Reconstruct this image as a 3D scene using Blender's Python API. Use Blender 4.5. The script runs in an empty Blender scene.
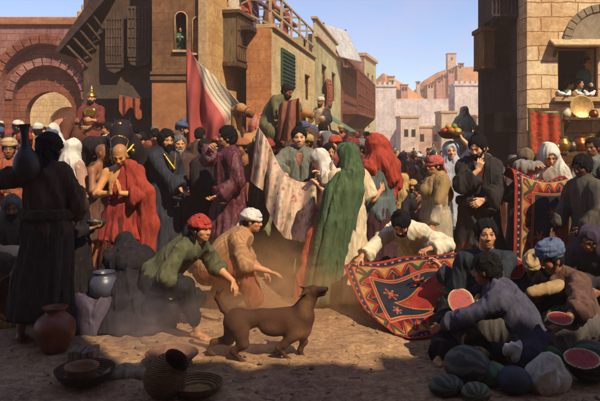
import bpy, math, random, time
import numpy as np
from mathutils import Vector, Matrix
T0 = time.time()
random.seed(7)
rng = np.random.default_rng(7)
f32 = np.float32
scene = bpy.context.scene
COL = scene.collection
RAD = math.radians
FPX, CX, HY, CAMH = 643.0, 300.0, 133.0, 1.85      # focal length, horizon and eye height measured on the photograph

def V3(*a): return np.array(a if len(a) > 1 else a[0], dtype=float)
def nrm(v):
    v = np.asarray(v, float); l = np.linalg.norm(v)
    return v / l if l > 1e-9 else v
def rx(a):
    a = RAD(a); c, s = math.cos(a), math.sin(a); return np.array([[1,0,0],[0,c,-s],[0,s,c]])
def ry(a):
    a = RAD(a); c, s = math.cos(a), math.sin(a); return np.array([[c,0,s],[0,1,0],[-s,0,c]])
def rz(a):
    a = RAD(a); c, s = math.cos(a), math.sin(a); return np.array([[c,-s,0],[s,c,0],[0,0,1]])
def P(px, py, d): return V3((px - CX) / FPX * d, d, CAMH - (py - HY) / FPX * d)
def PX(px, d): return (px - CX) / FPX * d
def lin(h):
    h = h.lstrip('#'); o = []
    for i in (0, 2, 4):
        c = int(h[i:i+2], 16) / 255; o.append(c / 12.92 if c <= .04045 else ((c + .055) / 1.055) ** 2.4)
    return np.array(o)
def rgba(c):
    if isinstance(c, str): c = lin(c)
    return (float(c[0]), float(c[1]), float(c[2]), 1.0)
def sstep(a, b, x):
    t = np.clip((x - a) / (b - a), 0, 1); return t * t * (3 - 2 * t)

# ------------------------------------------------------------------ noise on points
def vnoise(p, seed=0):
    p = np.asarray(p, float); i = np.floor(p).astype(np.int64); f = p - i; f = f * f * (3 - 2 * f)
    def h(dx, dy, dz):
        n = (i[:,0]+dx) * 374761393 + (i[:,1]+dy) * 668265263 + (i[:,2]+dz) * 1442695041 + seed * 1274126177
        n = (n ^ (n >> 13)) & 0x7fffffff; n = (n * 1274126177) & 0x7fffffffffff; n = n ^ (n >> 16)
        return (n & 0xffff) / 65535.0
    x, y, z = f[:,0], f[:,1], f[:,2]
    def L(a, b, t): return a + (b - a) * t
    return L(L(L(h(0,0,0),h(1,0,0),x), L(h(0,1,0),h(1,1,0),x), y), L(L(h(0,0,1),h(1,0,1),x), L(h(0,1,1),h(1,1,1),x), y), z)
def fbm(p, seed=0, o=3):
    s = 0; a = .5; t = 0
    for k in range(o): s = s + a * vnoise(np.asarray(p) * 2**k, seed + k); t += a; a *= .5
    return s / t

# ------------------------------------------------------------------ implicit surfaces -> one continuous mesh
class SDF:
    def __init__(s): s.p = []
    def cap(s, a, b, ra, rb=None, k=.02, fl=None, op=0):
        a = V3(a); b = V3(b); rb = ra if rb is None else rb; ba = b - a; bb = max(ba @ ba, 1e-9)
        if fl is not None: n = nrm(fl[0]); q = 1 / fl[1] ** 2 - 1; bn = ba @ n
        def f(x, y, z):
            px, py, pz = x - a[0], y - a[1], z - a[2]
            h = np.clip((px*ba[0] + py*ba[1] + pz*ba[2]) / bb, 0, 1)
            wx, wy, wz = px - ba[0]*h, py - ba[1]*h, pz - ba[2]*h
            d2 = wx*wx + wy*wy + wz*wz
            if fl is not None:
                wn = wx*n[0] + wy*n[1] + wz*n[2]
                return (np.sqrt(d2 + q * wn * wn) - (ra + (rb - ra) * h)) * (fl[1] if fl[1] < 1 else 1) ** .5
            return np.sqrt(d2) - (ra + (rb - ra) * h)
        m = max(ra, rb) * (max(1, fl[1]) if fl is not None else 1)
        s.p.append((f, np.minimum(a, b) - m, np.maximum(a, b) + m, k, op)); return s
    def chain(s, pts, rs, k=.02, fl=None):
        for i in range(len(pts) - 1): s.cap(pts[i], pts[i+1], rs[i], rs[i+1], k, fl)
        return s
    def ell(s, c, r, R=None, k=.02, op=0):
        c = V3(c); r = V3(r); R = np.eye(3) if R is None else R          # columns of R = local axes
        def f(x, y, z):
            px, py, pz = x - c[0], y - c[1], z - c[2]
            a = (px*R[0,0] + py*R[1,0] + pz*R[2,0]) / r[0]
            b = (px*R[0,1] + py*R[1,1] + pz*R[2,1]) / r[1]
            e = (px*R[0,2] + py*R[1,2] + pz*R[2,2]) / r[2]
            k0 = np.sqrt(a*a + b*b + e*e) + 1e-6
            k1 = np.sqrt((a/r[0])**2 + (b/r[1])**2 + (e/r[2])**2) + 1e-6
            return k0 * (k0 - 1) / k1
        m = np.abs(R) @ r
        s.p.append((f, c - m, c + m, k, op)); return s
    def loft(s, zs, cx, cy, rxs, rys, yaw=0, pl=0, amp=0, seed=0, k=.03, amp0=0):
        """upright tapering tube with pleats; zs ascending"""
        zs = V3(zs); c, sn = math.cos(RAD(yaw)), math.sin(RAD(yaw))
        r_ = np.random.default_rng(seed); ph = r_.uniform(0, 6.28, 4)
        def f(x, y, z):
            zz = np.clip(z, zs[0], zs[-1])
            X = x - np.interp(zz, zs, cx); Y = y - np.interp(zz, zs, cy)
            a = np.interp(zz, zs, rxs); b = np.interp(zz, zs, rys)
            u = X*c + Y*sn; v = -X*sn + Y*c
            if pl:
                th = np.arctan2(v / b, u / a); t = (zs[-1] - zz) / (zs[-1] - zs[0])
                cz = lambda q: 2*np.abs(np.sin(q))**.75 - 1.27
                w = cz((th*pl + ph[0])*.5*(2 if pl % 2 else 1) + .9*np.sin(th*2 + ph[1]) + .4*t) * .6 + np.sin(th*(pl*2-1) + ph[2] + 1.1*np.sin(3*th + ph[3])) * .35
                m = 1 + (amp0 + (amp - amp0) * t) * w
                a = a * m; b = b * m
            q = np.sqrt((u/a)**2 + (v/b)**2)
            d = (q - 1) * np.minimum(a, b) * .8
            e = np.maximum(zs[0] - z, z - zs[-1])
            return np.maximum(d, e)
        m = max(max(rxs), max(rys)) * (1 + abs(amp))
        s.p.append((f, V3(min(cx)-m, min(cy)-m, zs[0]), V3(max(cx)+m, max(cy)+m, zs[-1]), k, 0)); return s
    def half(s, c, n, k=.005, ext=.4):
        """cut away everything on the +n side of the plane through c, within ext of c"""
        c = V3(c); n = nrm(n)
        def f(x, y, z): return -((x-c[0])*n[0] + (y-c[1])*n[1] + (z-c[2])*n[2])
        s.p.append((f, c - ext, c + ext, k, 1)); return s
    def mesh(s, cell, fine=()):
        us = [p for p in s.p if p[4] == 0]
        lo = np.min([p[1] for p in us], 0) - 3*cell; hi = np.max([p[2] for p in us], 0) + 3*cell
        ax = []
        for i in range(3):
            q = [lo[i]]
            zs = [(z[0][i], z[1][i], z[2]) for z in fine]
            while q[-1] < hi[i]:
                v = q[-1]; st = cell
                for a, b, c in zs:
                    if a - c <= v <= b: st = min(st, c)
                    elif v < a < v + st: st = min(st, max(a - v, c))
                q.append(v + st)
            ax.append(np.array(q, f32))
        D = np.full([len(a) for a in ax], .25, f32)
        for f, l, h, k, op in s.p:
            pad = k + 2.5*cell
            if op and k < .02: pad = 0
            ix = [(max(0, np.searchsorted(ax[i], l[i]-pad)), np.searchsorted(ax[i], h[i]+pad)) for i in range(3)]
            if any(b - a < 1 for a, b in ix): continue
            sl = tuple(slice(a, b) for a, b in ix)
            d = f(ax[0][sl[0]][:,None,None], ax[1][sl[1]][None,:,None], ax[2][sl[2]][None,None,:]).astype(f32)
            v = D[sl]
            if op == 0:
                t = np.clip(.5 + .5*(v - d)/k, 0, 1); D[sl] = v + (d - v)*t - k*t*(1-t)
            else:
                d = -d; t = np.clip(.5 - .5*(v - d)/k, 0, 1); D[sl] = v + (d - v)*t + k*t*(1-t)
        return nets(D, ax)

def nets(D, ax):
    S = D < 0
    n = np.array(D.shape)
    cnt = np.zeros(n - 1, np.uint8)
    for a in (0, 1):
        for b in (0, 1):
            for c in (0, 1): cnt += S[a:n[0]-1+a, b:n[1]-1+b, c:n[2]-1+c]
    mask = (cnt > 0) & (cnt < 8)
    I = np.argwhere(mask); vid = np.full(mask.shape, -1, np.int64); vid[mask] = np.arange(len(I))
    pos = np.zeros((len(I), 3)); num = np.zeros(len(I))
    cor = [(a, b, c) for a in (0,1) for b in (0,1) for c in (0,1)]
    val = {o: D[I[:,0]+o[0], I[:,1]+o[1], I[:,2]+o[2]].astype(float) for o in cor}
    for o in cor:
        for x in range(3):
            if o[x]: continue
            q = list(o); q[x] = 1; q = tuple(q); a, b = val[o], val[q]; cr = (a < 0) != (b < 0)
            t = np.where(cr, a / np.where(cr, a - b, 1), 0)
            e = np.array(o, float)[None,:].repeat(len(I), 0); e[:,x] += t
            pos += np.where(cr[:,None], e, 0); num += cr
    pos = pos / num[:,None] + I
    V = np.stack([np.interp(pos[:,i], np.arange(len(ax[i])), ax[i]) for i in range(3)], 1)
    Fs = []
    for x in range(3):
        y, z = (x+1) % 3, (x+2) % 3
        sl0 = [slice(None)]*3; sl1 = [slice(None)]*3; sl0[x] = slice(0, -1); sl1[x] = slice(1, None)
        for q in (sl0, sl1): q[y] = slice(1, -1); q[z] = slice(1, -1)
        A, B = S[tuple(sl0)], S[tuple(sl1)]
        E = np.argwhere(A != B); flip = A[tuple(E.T)]
        E[:,y] += 1; E[:,z] += 1
        def g(dy, dz):
            q = E.copy(); q[:,y] += dy; q[:,z] += dz; return vid[tuple(q.T)]
        F = np.stack([g(-1,-1), g(0,-1), g(0,0), g(-1,0)], 1)
        F[~flip] = F[~flip][:, ::-1]
        Fs.append(F)
    return V, np.concatenate(Fs)

def vnormals(V, F):
    a, b, c, d = (V[F[:,i]] for i in range(4))
    fn = np.cross(c - a, d - b); N = np.zeros_like(V)
    for i in range(4):
        for k in range(3): N[:,k] += np.bincount(F[:,i], fn[:,k], len(V))
    return N / (np.linalg.norm(N, axis=1, keepdims=True) + 1e-12)
def relax(V, F, it=1, w=.5):
    for _ in range(it):
        A = np.zeros_like(V); n = np.zeros(len(V))
        for i in range(4):
            for j in (1, 3):
                o = V[F[:,(i+j) % 4]]
                for k in range(3): A[:,k] += np.bincount(F[:,i], o[:,k], len(V))
                n += np.bincount(F[:,i], minlength=len(V))
        V = V + w * (A / np.maximum(n, 1)[:,None] - V)
    return V
def folds(V, F, amp, freq=9, axis=(0,0,1), stretch=.28, seed=0, mask=None):
    stretch *= .62; amp *= 1.0
    N = vnormals(V, F); ax_ = nrm(axis)
    al = V @ ax_
    q = V + np.outer(al * (stretch - 1), ax_)
    w = np.stack([vnoise(q*freq*.42 + 7.3*k, seed + 11*k) for k in range(3)], 1) - .5
    q = q * freq + w * 1.9
    a = vnoise(q, seed); r = (1 - np.abs(2*a - 1)) ** 2.5
    b = vnoise(q * 2.3 + 5, seed + 3); r2 = (1 - np.abs(2*b - 1)) ** 2.2
    d = 1.2 * amp * ((r - .27) + .24 * (r2 - .30))
    if mask is not None: d = d * mask
    return V + N * d[:,None]

# ------------------------------------------------------------------ blender objects
def mkobj(name, V, F, mat=None, parent=None, col=None, smooth=True):
    """V: Nx3, F: array of quads/tris or list of index lists"""
    me = bpy.data.meshes.new(name)
    if isinstance(F, np.ndarray):
        nf, c = F.shape
        me.vertices.add(len(V)); me.vertices.foreach_set('co', np.asarray(V, f32).ravel())
        me.loops.add(nf*c); me.loops.foreach_set('vertex_index', F.astype(np.int32).ravel())
        me.polygons.add(nf); me.polygons.foreach_set('loop_start', np.arange(0, nf*c, c, dtype=np.int32))
        me.polygons.foreach_set('loop_total', np.full(nf, c, np.int32))
        me.update(calc_edges=True)
    else:
        me.from_pydata([tuple(map(float, v)) for v in V], [], [tuple(map(int, f)) for f in F]); me.update()
    if smooth: me.polygons.foreach_set('use_smooth', np.ones(len(me.polygons), bool))
    if col is not None:
        at = me.color_attributes.new('Col', 'FLOAT_COLOR', 'POINT')
        c = np.ones((len(V), 4), f32); c[:,:3] = col; at.data.foreach_set('color', c.ravel())
    me.validate()
    o = bpy.data.objects.new(name, me); COL.objects.link(o)
    if mat: me.materials.append(mat)
    if parent is not None: o.parent = parent
    return o
def tag(o, label=None, cat=None, group=None, kind=None):
    for k, v in (('label', label), ('category', cat), ('group', group), ('kind', kind)):
        if v: o[k] = v
    return o
def empty(name, loc, yaw=0, label=None, cat=None, group=None):
    o = bpy.data.objects.new(name, None); COL.objects.link(o); o.empty_display_size = .2
    o.location = [float(q) for q in loc]; o.rotation_euler = (0, 0, RAD(yaw)); return tag(o, label, cat, group)
def kids(o): return [c for c in bpy.data.objects if c.parent == o]
def copy_tree(o, parent=None, cm=None):
    c = o.copy(); COL.objects.link(c); c.parent = parent
    for k in (cm[o.name] if cm else kids(o)): copy_tree(k, c, cm)
    return c

class MB:
    """collects hard-edged pieces into ONE mesh"""
    def __init__(s): s.V = []; s.F = []
    def add(s, V, F):
        n = len(s.V); s.V += [tuple(v) for v in V]; s.F += [[i + n for i in f] for f in F]; return s
    def box(s, lo, hi, R=None, o=(0,0,0), jit=0):
        x0, y0, z0 = lo; x1, y1, z1 = hi
        v = V3([(x0,y0,z0),(x1,y0,z0),(x1,y1,z0),(x0,y1,z0),(x0,y0,z1),(x1,y0,z1),(x1,y1,z1),(x0,y1,z1)])
        if jit: v = v + rng.uniform(-jit, jit, v.shape)
        if R is not None: v = v @ np.asarray(R).T
        v = v + V3(o)
        return s.add(v, [(0,3,2,1),(4,5,6,7),(0,1,5,4),(1,2,6,5),(2,3,7,6),(3,0,4,7)])
    def bar(s, a, b, w, h=None, up=(0,0,1)):
        a, b = V3(a), V3(b); h = h or w; d = nrm(b - a); u = V3(up)
        if abs(d @ u) > .95: u = V3(0,1,0)
        sx = nrm(np.cross(d, u)); uy = np.cross(sx, d); v = []
        for q in (a, b):
            for i, j in ((-1,-1),(1,-1),(1,1),(-1,1)): v.append(q + sx*i*w/2 + uy*j*h/2)
        return s.add(v, [(0,1,2,3),(7,6,5,4),(0,4,5,1),(1,5,6,2),(2,6,7,3),(3,7,4,0)])
    def tube(s, pts, r, n=8):
        pts = [V3(p) for p in pts]; rs = r if hasattr(r, '__len__') else [r]*len(pts); v = []; f = []
        for i, p in enumerate(pts):
            d = nrm(pts[min(i+1, len(pts)-1)] - pts[max(i-1, 0)]); u = V3(0,0,1) if abs(d[2]) < .9 else V3(0,1,0)
            a = nrm(np.cross(d, u)); b = np.cross(d, a)
            for k in range(n): t = 2*math.pi*k/n; v.append(p + rs[i]*(a*math.cos(t) + b*math.sin(t)))
        for i in range(len(pts)-1):
            for k in range(n): f.append((i*n+k, i*n+(k+1)%n, (i+1)*n+(k+1)%n, (i+1)*n+k))
        f.append(tuple(range(n))[::-1]); f.append(tuple((len(pts)-1)*n + k for k in range(n)))
        return s.add(v, f)
    def lathe(s, prof, n=32, c=(0,0,0), R=None):
        v = []; f = []; m = len(prof)
        for r, z in prof:
            for k in range(n): t = 2*math.pi*k/n; v.append((r*math.cos(t), r*math.sin(t), z))
        v = V3(v)
        if R is not None: v = v @ np.asarray(R).T
        v = v + V3(c)
        for i in range(m-1):
            for k in range(n): f.append((i*n+k, i*n+(k+1)%n, (i+1)*n+(k+1)%n, (i+1)*n+k))
        f.append(tuple(range(n))[::-1]); f.append(tuple((m-1)*n+k for k in range(n)))
        return s.add(v, f)
    def ngon(s, poly, y0, y1):
        """prism: poly of (x,z) counter-clockwise seen from -y, extruded y0..y1"""
        n = len(poly); v = [(x, y0, z) for x, z in poly] + [(x, y1, z) for x, z in poly]
        return s.add(v, [tuple(range(n)), tuple(range(2*n-1, n-1, -1))] + [(i, n+i, n+(i+1)%n, (i+1)%n) for i in range(n)])
    def build(s, name, mat=None, parent=None, smooth=False, bev=0, at=None):
        o = mkobj(name, s.V, s.F, mat, parent, smooth=smooth)
        if bev:
            m = o.modifiers.new('b', 'BEVEL'); m.width = bev; m.segments = 1; m.limit_method = 'ANGLE'
        if at is not None: o.location = at
        return o

def sheet(name, fn, nu, nv, th, mat, parent=None, colfn=None, close_u=False):
    """cloth: fn(u,v)->Nx3 on a grid, given real thickness"""
    u, v = np.meshgrid(np.linspace(0,1,nu), np.linspace(0,1,nv), indexing='ij'); u = u.ravel(); v = v.ravel()
    p = fn(u, v); q = np.arange(nu*nv).reshape(nu, nv)
    F = np.stack([q[:-1,:-1].ravel(), q[1:,:-1].ravel(), q[1:,1:].ravel(), q[:-1,1:].ravel()], 1)
    N = vnormals(p, F)
    V = np.concatenate([p + N*th/2, p - N*th/2]); n = nu*nv
    rim = np.concatenate([q[:,0], q[-1,1:], q[-2::-1,-1], q[0,-2:0:-1]])
    r2 = np.roll(rim, -1)
    F = np.concatenate([F, F[:, ::-1] + n, np.stack([rim, rim+n, r2+n, r2], 1)])
    col = None
    if colfn is not None: c = colfn(u, v); col = np.concatenate([c, c])
    return mkobj(name, V, F, mat, parent, col)
# ------------------------------------------------------------------ procedural materials
class NT:
    def __init__(s, name):
        s.m = bpy.data.materials.new(name); s.m.use_nodes = True; s.t = s.m.node_tree; s.t.nodes.clear()
        s.out = s.n('ShaderNodeOutputMaterial'); s.b = s.n('ShaderNodeBsdfPrincipled'); s.l(s.b.outputs[0], s.out.inputs[0])
    def n(s, t, **k):
        q = s.t.nodes.new(t)
        for a, b in k.items(): setattr(q, a, b)
        return q
    def l(s, a, b): s.t.links.new(a, b)
    def coord(s, scale=(1,1,1), kind='Object'):
        c = s.n('ShaderNodeTexCoord'); m = s.n('ShaderNodeMapping'); m.inputs['Scale'].default_value = scale
        s.l(c.outputs[kind], m.inputs[0]); return m.outputs[0]
    def noise(s, vec, scale, detail=4, rough=.6, dist=0):
        q = s.n('ShaderNodeTexNoise'); q.inputs['Scale'].default_value = scale; q.inputs['Detail'].default_value = detail
        q.inputs['Roughness'].default_value = rough; q.inputs['Distortion'].default_value = dist
        if vec is not None: s.l(vec, q.inputs['Vector'])
        return q
    def ramp(s, fac, stops):
        q = s.n('ShaderNodeValToRGB'); e = q.color_ramp.elements
        while len(e) < len(stops): e.new(.5)
        for i, (p, c) in enumerate(stops): e[i].position = p; e[i].color = rgba(c) if not isinstance(c, (int, float)) else (c, c, c, 1)
        s.l(fac, q.inputs[0]); return q.outputs[0]
    def mix(s, fac, a, b, mode='MIX'):
        q = s.n('ShaderNodeMix', data_type='RGBA', blend_type=mode)
        for v, i in ((fac, 0), (a, 6), (b, 7)):
            if isinstance(v, (int, float)): q.inputs[i].default_value = v if i == 0 else (v, v, v, 1)
            elif isinstance(v, (str, np.ndarray, tuple)): q.inputs[i].default_value = rgba(v)
            else: s.l(v, q.inputs[i])
        return q.outputs[2]
    def bump(s, h, st=.3, dist=.01):
        q = s.n('ShaderNodeBump'); q.inputs['Strength'].default_value = st; q.inputs['Distance'].default_value = dist
        s.l(h, q.inputs['Height']); s.l(q.outputs[0], s.b.inputs['Normal'])
    def fin(s, col, rough=.85, spec=.25):
        if isinstance(col, (str, np.ndarray)): s.b.inputs['Base Color'].default_value = rgba(col)
        else: s.l(col, s.b.inputs['Base Color'])
        if isinstance(rough, (int, float)): s.b.inputs['Roughness'].default_value = rough
        else: s.l(rough, s.b.inputs['Roughness'])
        s.b.inputs['Specular IOR Level'].default_value = spec
        return s.m
_cm = {}
def cloth(c, c2=None, sc=5, rough=.9, pat=None, spec=.15):
    """dyed, worn cloth: uneven dye in brush-like patches, weave bump"""
    key = (c, c2, sc, rough, pat)
    if key in _cm: return _cm[key]
    t = NT('cloth'); v = t.coord()
    ds = lambda q: (q*.86 + .14*(q @ V3(.3, .5, .2)))*.90
    a = ds(lin(c)); b = ds(lin(c2)) if c2 else np.clip(a * V3(.55, .5, .52), 0, 1)
    b = b*.65 + a*.35
    n1 = t.noise(v, sc, 5, .65, 1.2)
    n2 = t.noise(t.coord((1, 1, .35)), sc*5, 3, .6, .8)
    col = t.mix(t.ramp(n1.outputs[0], [(.36, 0.), (.62, 1.)]), b, a)
    n3 = t.noise(t.coord((3, 3, .6)), 5, 4, .65, 1.5); n4 = t.noise(v, 1.7, 3, .5, .5)
    col = t.mix(t.ramp(n2.outputs[0], [(.35, 0.), (.7, .5)]), col, np.clip(a*1.4 + .015, 0, 1))
    col = t.mix(t.ramp(n3.outputs[0], [(.36, .4), (.56, 0.)]), col, b*.75)
    col = t.mix(t.ramp(n4.outputs[0], [(.4, .22), (.62, 0.)]), col, t.mix(1., col, (.75, .78, 1.0), 'MULTIPLY'))
    col = t.mix(t.ramp(n4.outputs[0], [(.45, 0.), (.7, .25)]), col, t.mix(1., col, (1.25, .95, .7), 'MULTIPLY'))
    if pat == 'stripe':
        w = t.n('ShaderNodeTexWave', bands_direction='X'); w.inputs['Scale'].default_value = 9; w.inputs['Distortion'].default_value = 2; w.inputs['Detail'].default_value = 2
        t.l(v, w.inputs[0]); col = t.mix(t.ramp(w.outputs[0], [(.45, 0.), (.6, .75)]), col, b)
    if pat in ('flower', 'brocade'):
        vo = t.n('ShaderNodeTexVoronoi'); vo.inputs['Scale'].default_value = 11 if pat == 'flower' else 18; wv = t.n('ShaderNodeVectorMath', operation='MULTIPLY_ADD'); wn = t.noise(v, 14, 3); t.l(wn.outputs['Color'], wv.inputs[0]); wv.inputs[1].default_value = (.11, .11, .11); t.l(v, wv.inputs[2]); t.l(wv.outputs[0], vo.inputs[0])
        k2 = lin('#9a4a44') if pat == 'flower' else a*2.4 + .02
        col = t.mix(t.ramp(vo.outputs['Distance'], [(.18, .75), (.40, 0.)]), col, k2)
        vo = t.n('ShaderNodeTexVoronoi'); vo.inputs['Scale'].default_value = 7; t.l(wv.outputs[0], vo.inputs[0])
        if pat == 'flower': col = t.mix(t.ramp(vo.outputs['Distance'], [(.16, .65), (.34, 0.)]), col, '#6a7a4c')
    w = t.noise(v, 160, 2); rd = t.noise(t.coord((1, 1, .22)), 9, 3, .5, 1.5); rd.noise_type = 'RIDGED_MULTIFRACTAL'
    t.bump(t.mix(.14, t.mix(.15, rd.outputs[0], n2.outputs[0]), w.outputs[0]), .75, .04)
    _cm[key] = t.fin(col, rough, spec); return _cm[key]
def vcol(name, rough=.6, spec=.3, var=.25, sc=30, bump=.15, sss=0):
    key = ('v', name)
    if key in _cm: return _cm[key]
    t = NT(name); at = t.n('ShaderNodeAttribute', attribute_name='Col'); v = t.coord()
    n1 = t.noise(v, sc, 4); n2 = t.noise(v, 7, 3)
    col = t.mix(t.ramp(n1.outputs[0], [(.35, 0.), (.7, var)]), at.outputs[0], t.mix(1., at.outputs[0], (.45, .38, .36), 'MULTIPLY'))
    col = t.mix(t.ramp(n2.outputs[0], [(.4, 0.), (.7, var*.9)]), col, t.mix(1., at.outputs[0], (1.25, 1.1, 1.0), 'MULTIPLY'))
    t.bump(n1.outputs[0], bump, .01)
    _cm[key] = t.fin(col, rough, spec); return _cm[key]
def plain(name, c, c2=None, sc=8, rough=.7, metal=0, bump=.3, dist=.01, spec=.3, vec=None, dsc=4):
    key = ('p', name, c, c2)
    if key in _cm: return _cm[key]
    t = NT(name); v = t.coord(vec or (1,1,1)); n1 = t.noise(v, sc, 6, .65, .8); n2 = t.noise(v, sc*dsc, 4)
    a = lin(c); b = lin(c2) if c2 else a*.5
    col = t.mix(t.ramp(n1.outputs[0], [(.35, 0.), (.65, 1.)]), b, a)
    col = t.mix(t.ramp(n2.outputs[0], [(.35, .35), (.65, 0.)]), col, a*.45)
    t.bump(t.mix(.5, n1.outputs[0], n2.outputs[0]), bump, dist); t.b.inputs['Metallic'].default_value = metal
    _cm[key] = t.fin(col, rough, spec); return _cm[key]
def masonry(name, c, c2, mortar, w=.5, h=.25, sc=1., bump=.6, stain=None, mort=.012):
    t = NT(name); cc = t.n('ShaderNodeTexCoord'); sp = t.n('ShaderNodeSeparateXYZ'); t.l(cc.outputs['Object'], sp.inputs[0])
    ad = t.n('ShaderNodeMath', operation='ADD'); t.l(sp.outputs[0], ad.inputs[0]); t.l(sp.outputs[1], ad.inputs[1])
    cb = t.n('ShaderNodeCombineXYZ'); t.l(ad.outputs[0], cb.inputs[0]); t.l(sp.outputs[2], cb.inputs[1])
    wob = t.noise(cc.outputs['Object'], 2.2, 3)
    vv = t.n('ShaderNodeVectorMath', operation='MULTIPLY_ADD'); t.l(wob.outputs['Color'], vv.inputs[0]); vv.inputs[1].default_value = (.09, .09, 0); t.l(cb.outputs[0], vv.inputs[2])
    br = t.n('ShaderNodeTexBrick'); t.l(vv.outputs[0], br.inputs['Vector']); br.inputs['Scale'].default_value = sc
    br.inputs['Color1'].default_value = rgba(c); br.inputs['Color2'].default_value = rgba(c2); br.inputs['Mortar'].default_value = rgba(mortar)
    br.inputs['Brick Width'].default_value = w; br.inputs['Row Height'].default_value = h; br.inputs['Mortar Size'].default_value = mort; br.inputs['Mortar Smooth'].default_value = .6
    br.offset_frequency = 2; br.squash = .8; br.squash_frequency = 3
    n1 = t.noise(cc.outputs['Object'], 1.3, 6, .7, 1.); n2 = t.noise(cc.outputs['Object'], 11, 6, .7, .6)
    col = t.mix(t.ramp(n1.outputs[0], [(.38, .65), (.6, 0.)]), br.outputs['Color'], lin(stain) if stain else lin(c)*V3(.5, .42, .4))
    col = t.mix(t.ramp(n2.outputs[0], [(.35, .55), (.6, 0.)]), col, t.mix(1., col, (.5, .42, .4), 'MULTIPLY'))
    col = t.mix(t.ramp(n2.outputs[0], [(.55, 0.), (.75, .5)]), col, t.mix(1., col, (1.4, 1.3, 1.2), 'MULTIPLY'))
    n3 = t.n('ShaderNodeTexNoise'); mp = t.n('ShaderNodeMapping'); mp.inputs['Scale'].default_value = (2.6, 2.6, .3); t.l(cc.outputs['Object'], mp.inputs[0]); t.l(mp.outputs[0], n3.inputs[0]); n3.inputs['Scale'].default_value = 1.6; n3.inputs['Detail'].default_value = 6; n3.inputs['Roughness'].default_value = .7
    col = t.mix(t.ramp(n3.outputs[0], [(.36, .32), (.52, 0.)]), col, t.mix(1., col, (.55, .46, .42), 'MULTIPLY'))
    col = t.mix(t.ramp(n3.outputs[0], [(.56, 0.), (.72, .22)]), col, t.mix(1., col, (1.3, 1.22, 1.1), 'MULTIPLY'))
    t.bump(t.mix(.35, br.outputs['Fac'], n2.outputs[0]), bump, .03)
    t.t.nodes[-1].invert = True
    return t.fin(col, .92, .1)
def planks(name, c, c2, sc=5, horiz=False):
    t = NT(name); v = t.coord((1,1,1)); w = t.n('ShaderNodeTexWave', bands_direction='Z' if horiz else 'X', wave_profile='SAW')
    w.inputs['Scale'].default_value = sc; w.inputs['Distortion'].default_value = .4; t.l(v, w.inputs[0])
    n1 = t.noise(t.coord((1,1,6) if horiz else (6,6,1)), 4, 5, .7, .8); n2 = t.noise(v, 1.4, 4)
    col = t.mix(t.ramp(n1.outputs[0], [(.35, 0.), (.65, 1.)]), lin(c2), lin(c))
    col = t.mix(t.ramp(n2.outputs[0], [(.4, .6), (.6, 0.)]), col, lin(c2)*.6)
    col = t.mix(t.ramp(w.outputs[0], [(.0, 1.), (.08, 0.)]), col, lin(c2)*.3)
    t.bump(t.mix(.5, n1.outputs[0], w.outputs[0]), .5, .02); return t.fin(col, .8, .2)
# ------------------------------------------------------------------ people
SKIN = {'tan': '#b98560', 'light': '#d3a17c', 'brown': '#8a5a3c', 'dark': '#5d3a28', 'gold': '#c48a54'}
LOD = {0: (.0095, .0036, .0052), 1: (.012, .0055, .0075), 2: (.020, .011, .014)}
def ik(a, t, l1, l2, hint):
    a, t = V3(a), V3(t); d = t - a; L = np.linalg.norm(d); u = d / max(L, 1e-6); L = min(L, (l1 + l2) * .998)
    x = (l1*l1 - l2*l2 + L*L) / (2*L); y = math.sqrt(max(l1*l1 - x*x, 0)); h = V3(hint); h = h - u*(h @ u)
    return a + u*x + nrm(h)*y, a + u*L
def solve(p):
    """joint positions in a 1.72 m tall local frame: x to the person's right, y forward, z up"""
    J = dict(p); g = p.get
    pel = V3(g('pelvis', (0, 0, .93))); Rt = rz(g('twist', 0)*.5) @ ry(g('roll', 0)) @ rx(-g('lean', 0)); Rp = rz(0) @ ry(g('roll', 0)*.5) @ rx(-g('lean', 0)*g('pelf', .5))
    R2 = rz(g('twist', 0)) @ ry(g('roll', 0)) @ rx(-g('lean', 0) - g('hunch', 4)); fem = g('sex', 'm') == 'f'
    mid = pel + Rt @ V3(0, 0, .27); neck = mid + R2 @ V3(0, -.005, .265); sw = .148 if fem else .170; sw *= g('sw', 1)
    J.update(pel=pel, mid=mid, neck=neck, Rt=Rt, R2=R2, Rp=Rp, fem=fem)
    Rh = rz(g('hyaw', 0)) @ rx(-g('hpitch', 0)) @ ry(g('hroll', 0)); J['Rh'] = Rh
    J['head'] = neck + nrm(R2 @ V3(0, 0, 1) + Rh @ V3(0, 0, 1)) * .066 + Rh @ V3(0, .022, .094)
    for s, n in ((1, 'r'), (-1, 'l')):
        sh = neck + R2 @ V3(s*sw, -.005, -.078 + (.03 if V3(g(n+'h', (0,0,.7)))[2] > 1.45 else 0))
        tgt = V3(g(n+'h', (s*.25, .06, .80))); el, wr = ik(sh, tgt, .285, .25, V3(g(n+'e', (s*.5, -.5, -.4))))
        hd = nrm(V3(g(n+'d'))) if n+'d' in p else nrm(wr - el)
        pn = V3(g(n+'p', (-s, 0, 0))); pn = pn - hd*(pn @ hd)
        if np.linalg.norm(pn) < .3: pn = V3(0, .3, -1) - hd*(V3(0, .3, -1) @ hd)
        hip = pel + Rp @ V3(s*.092, 0, -.02); ank = V3(g(n+'f', (s*.10, 0, .085)))
        kn, ank = ik(hip, ank, .415, .415, V3(g(n+'k', (s*.12, 1, 0))))
        J.update({n+'S': sh, n+'E': el, n+'W': wr, n+'D': hd, n+'P': nrm(pn), n+'H': hip, n+'K': kn, n+'A': ank, n+'T': nrm(V3(g(n+'t', (s*.18, 1, -.12))))})
    return J
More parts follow.
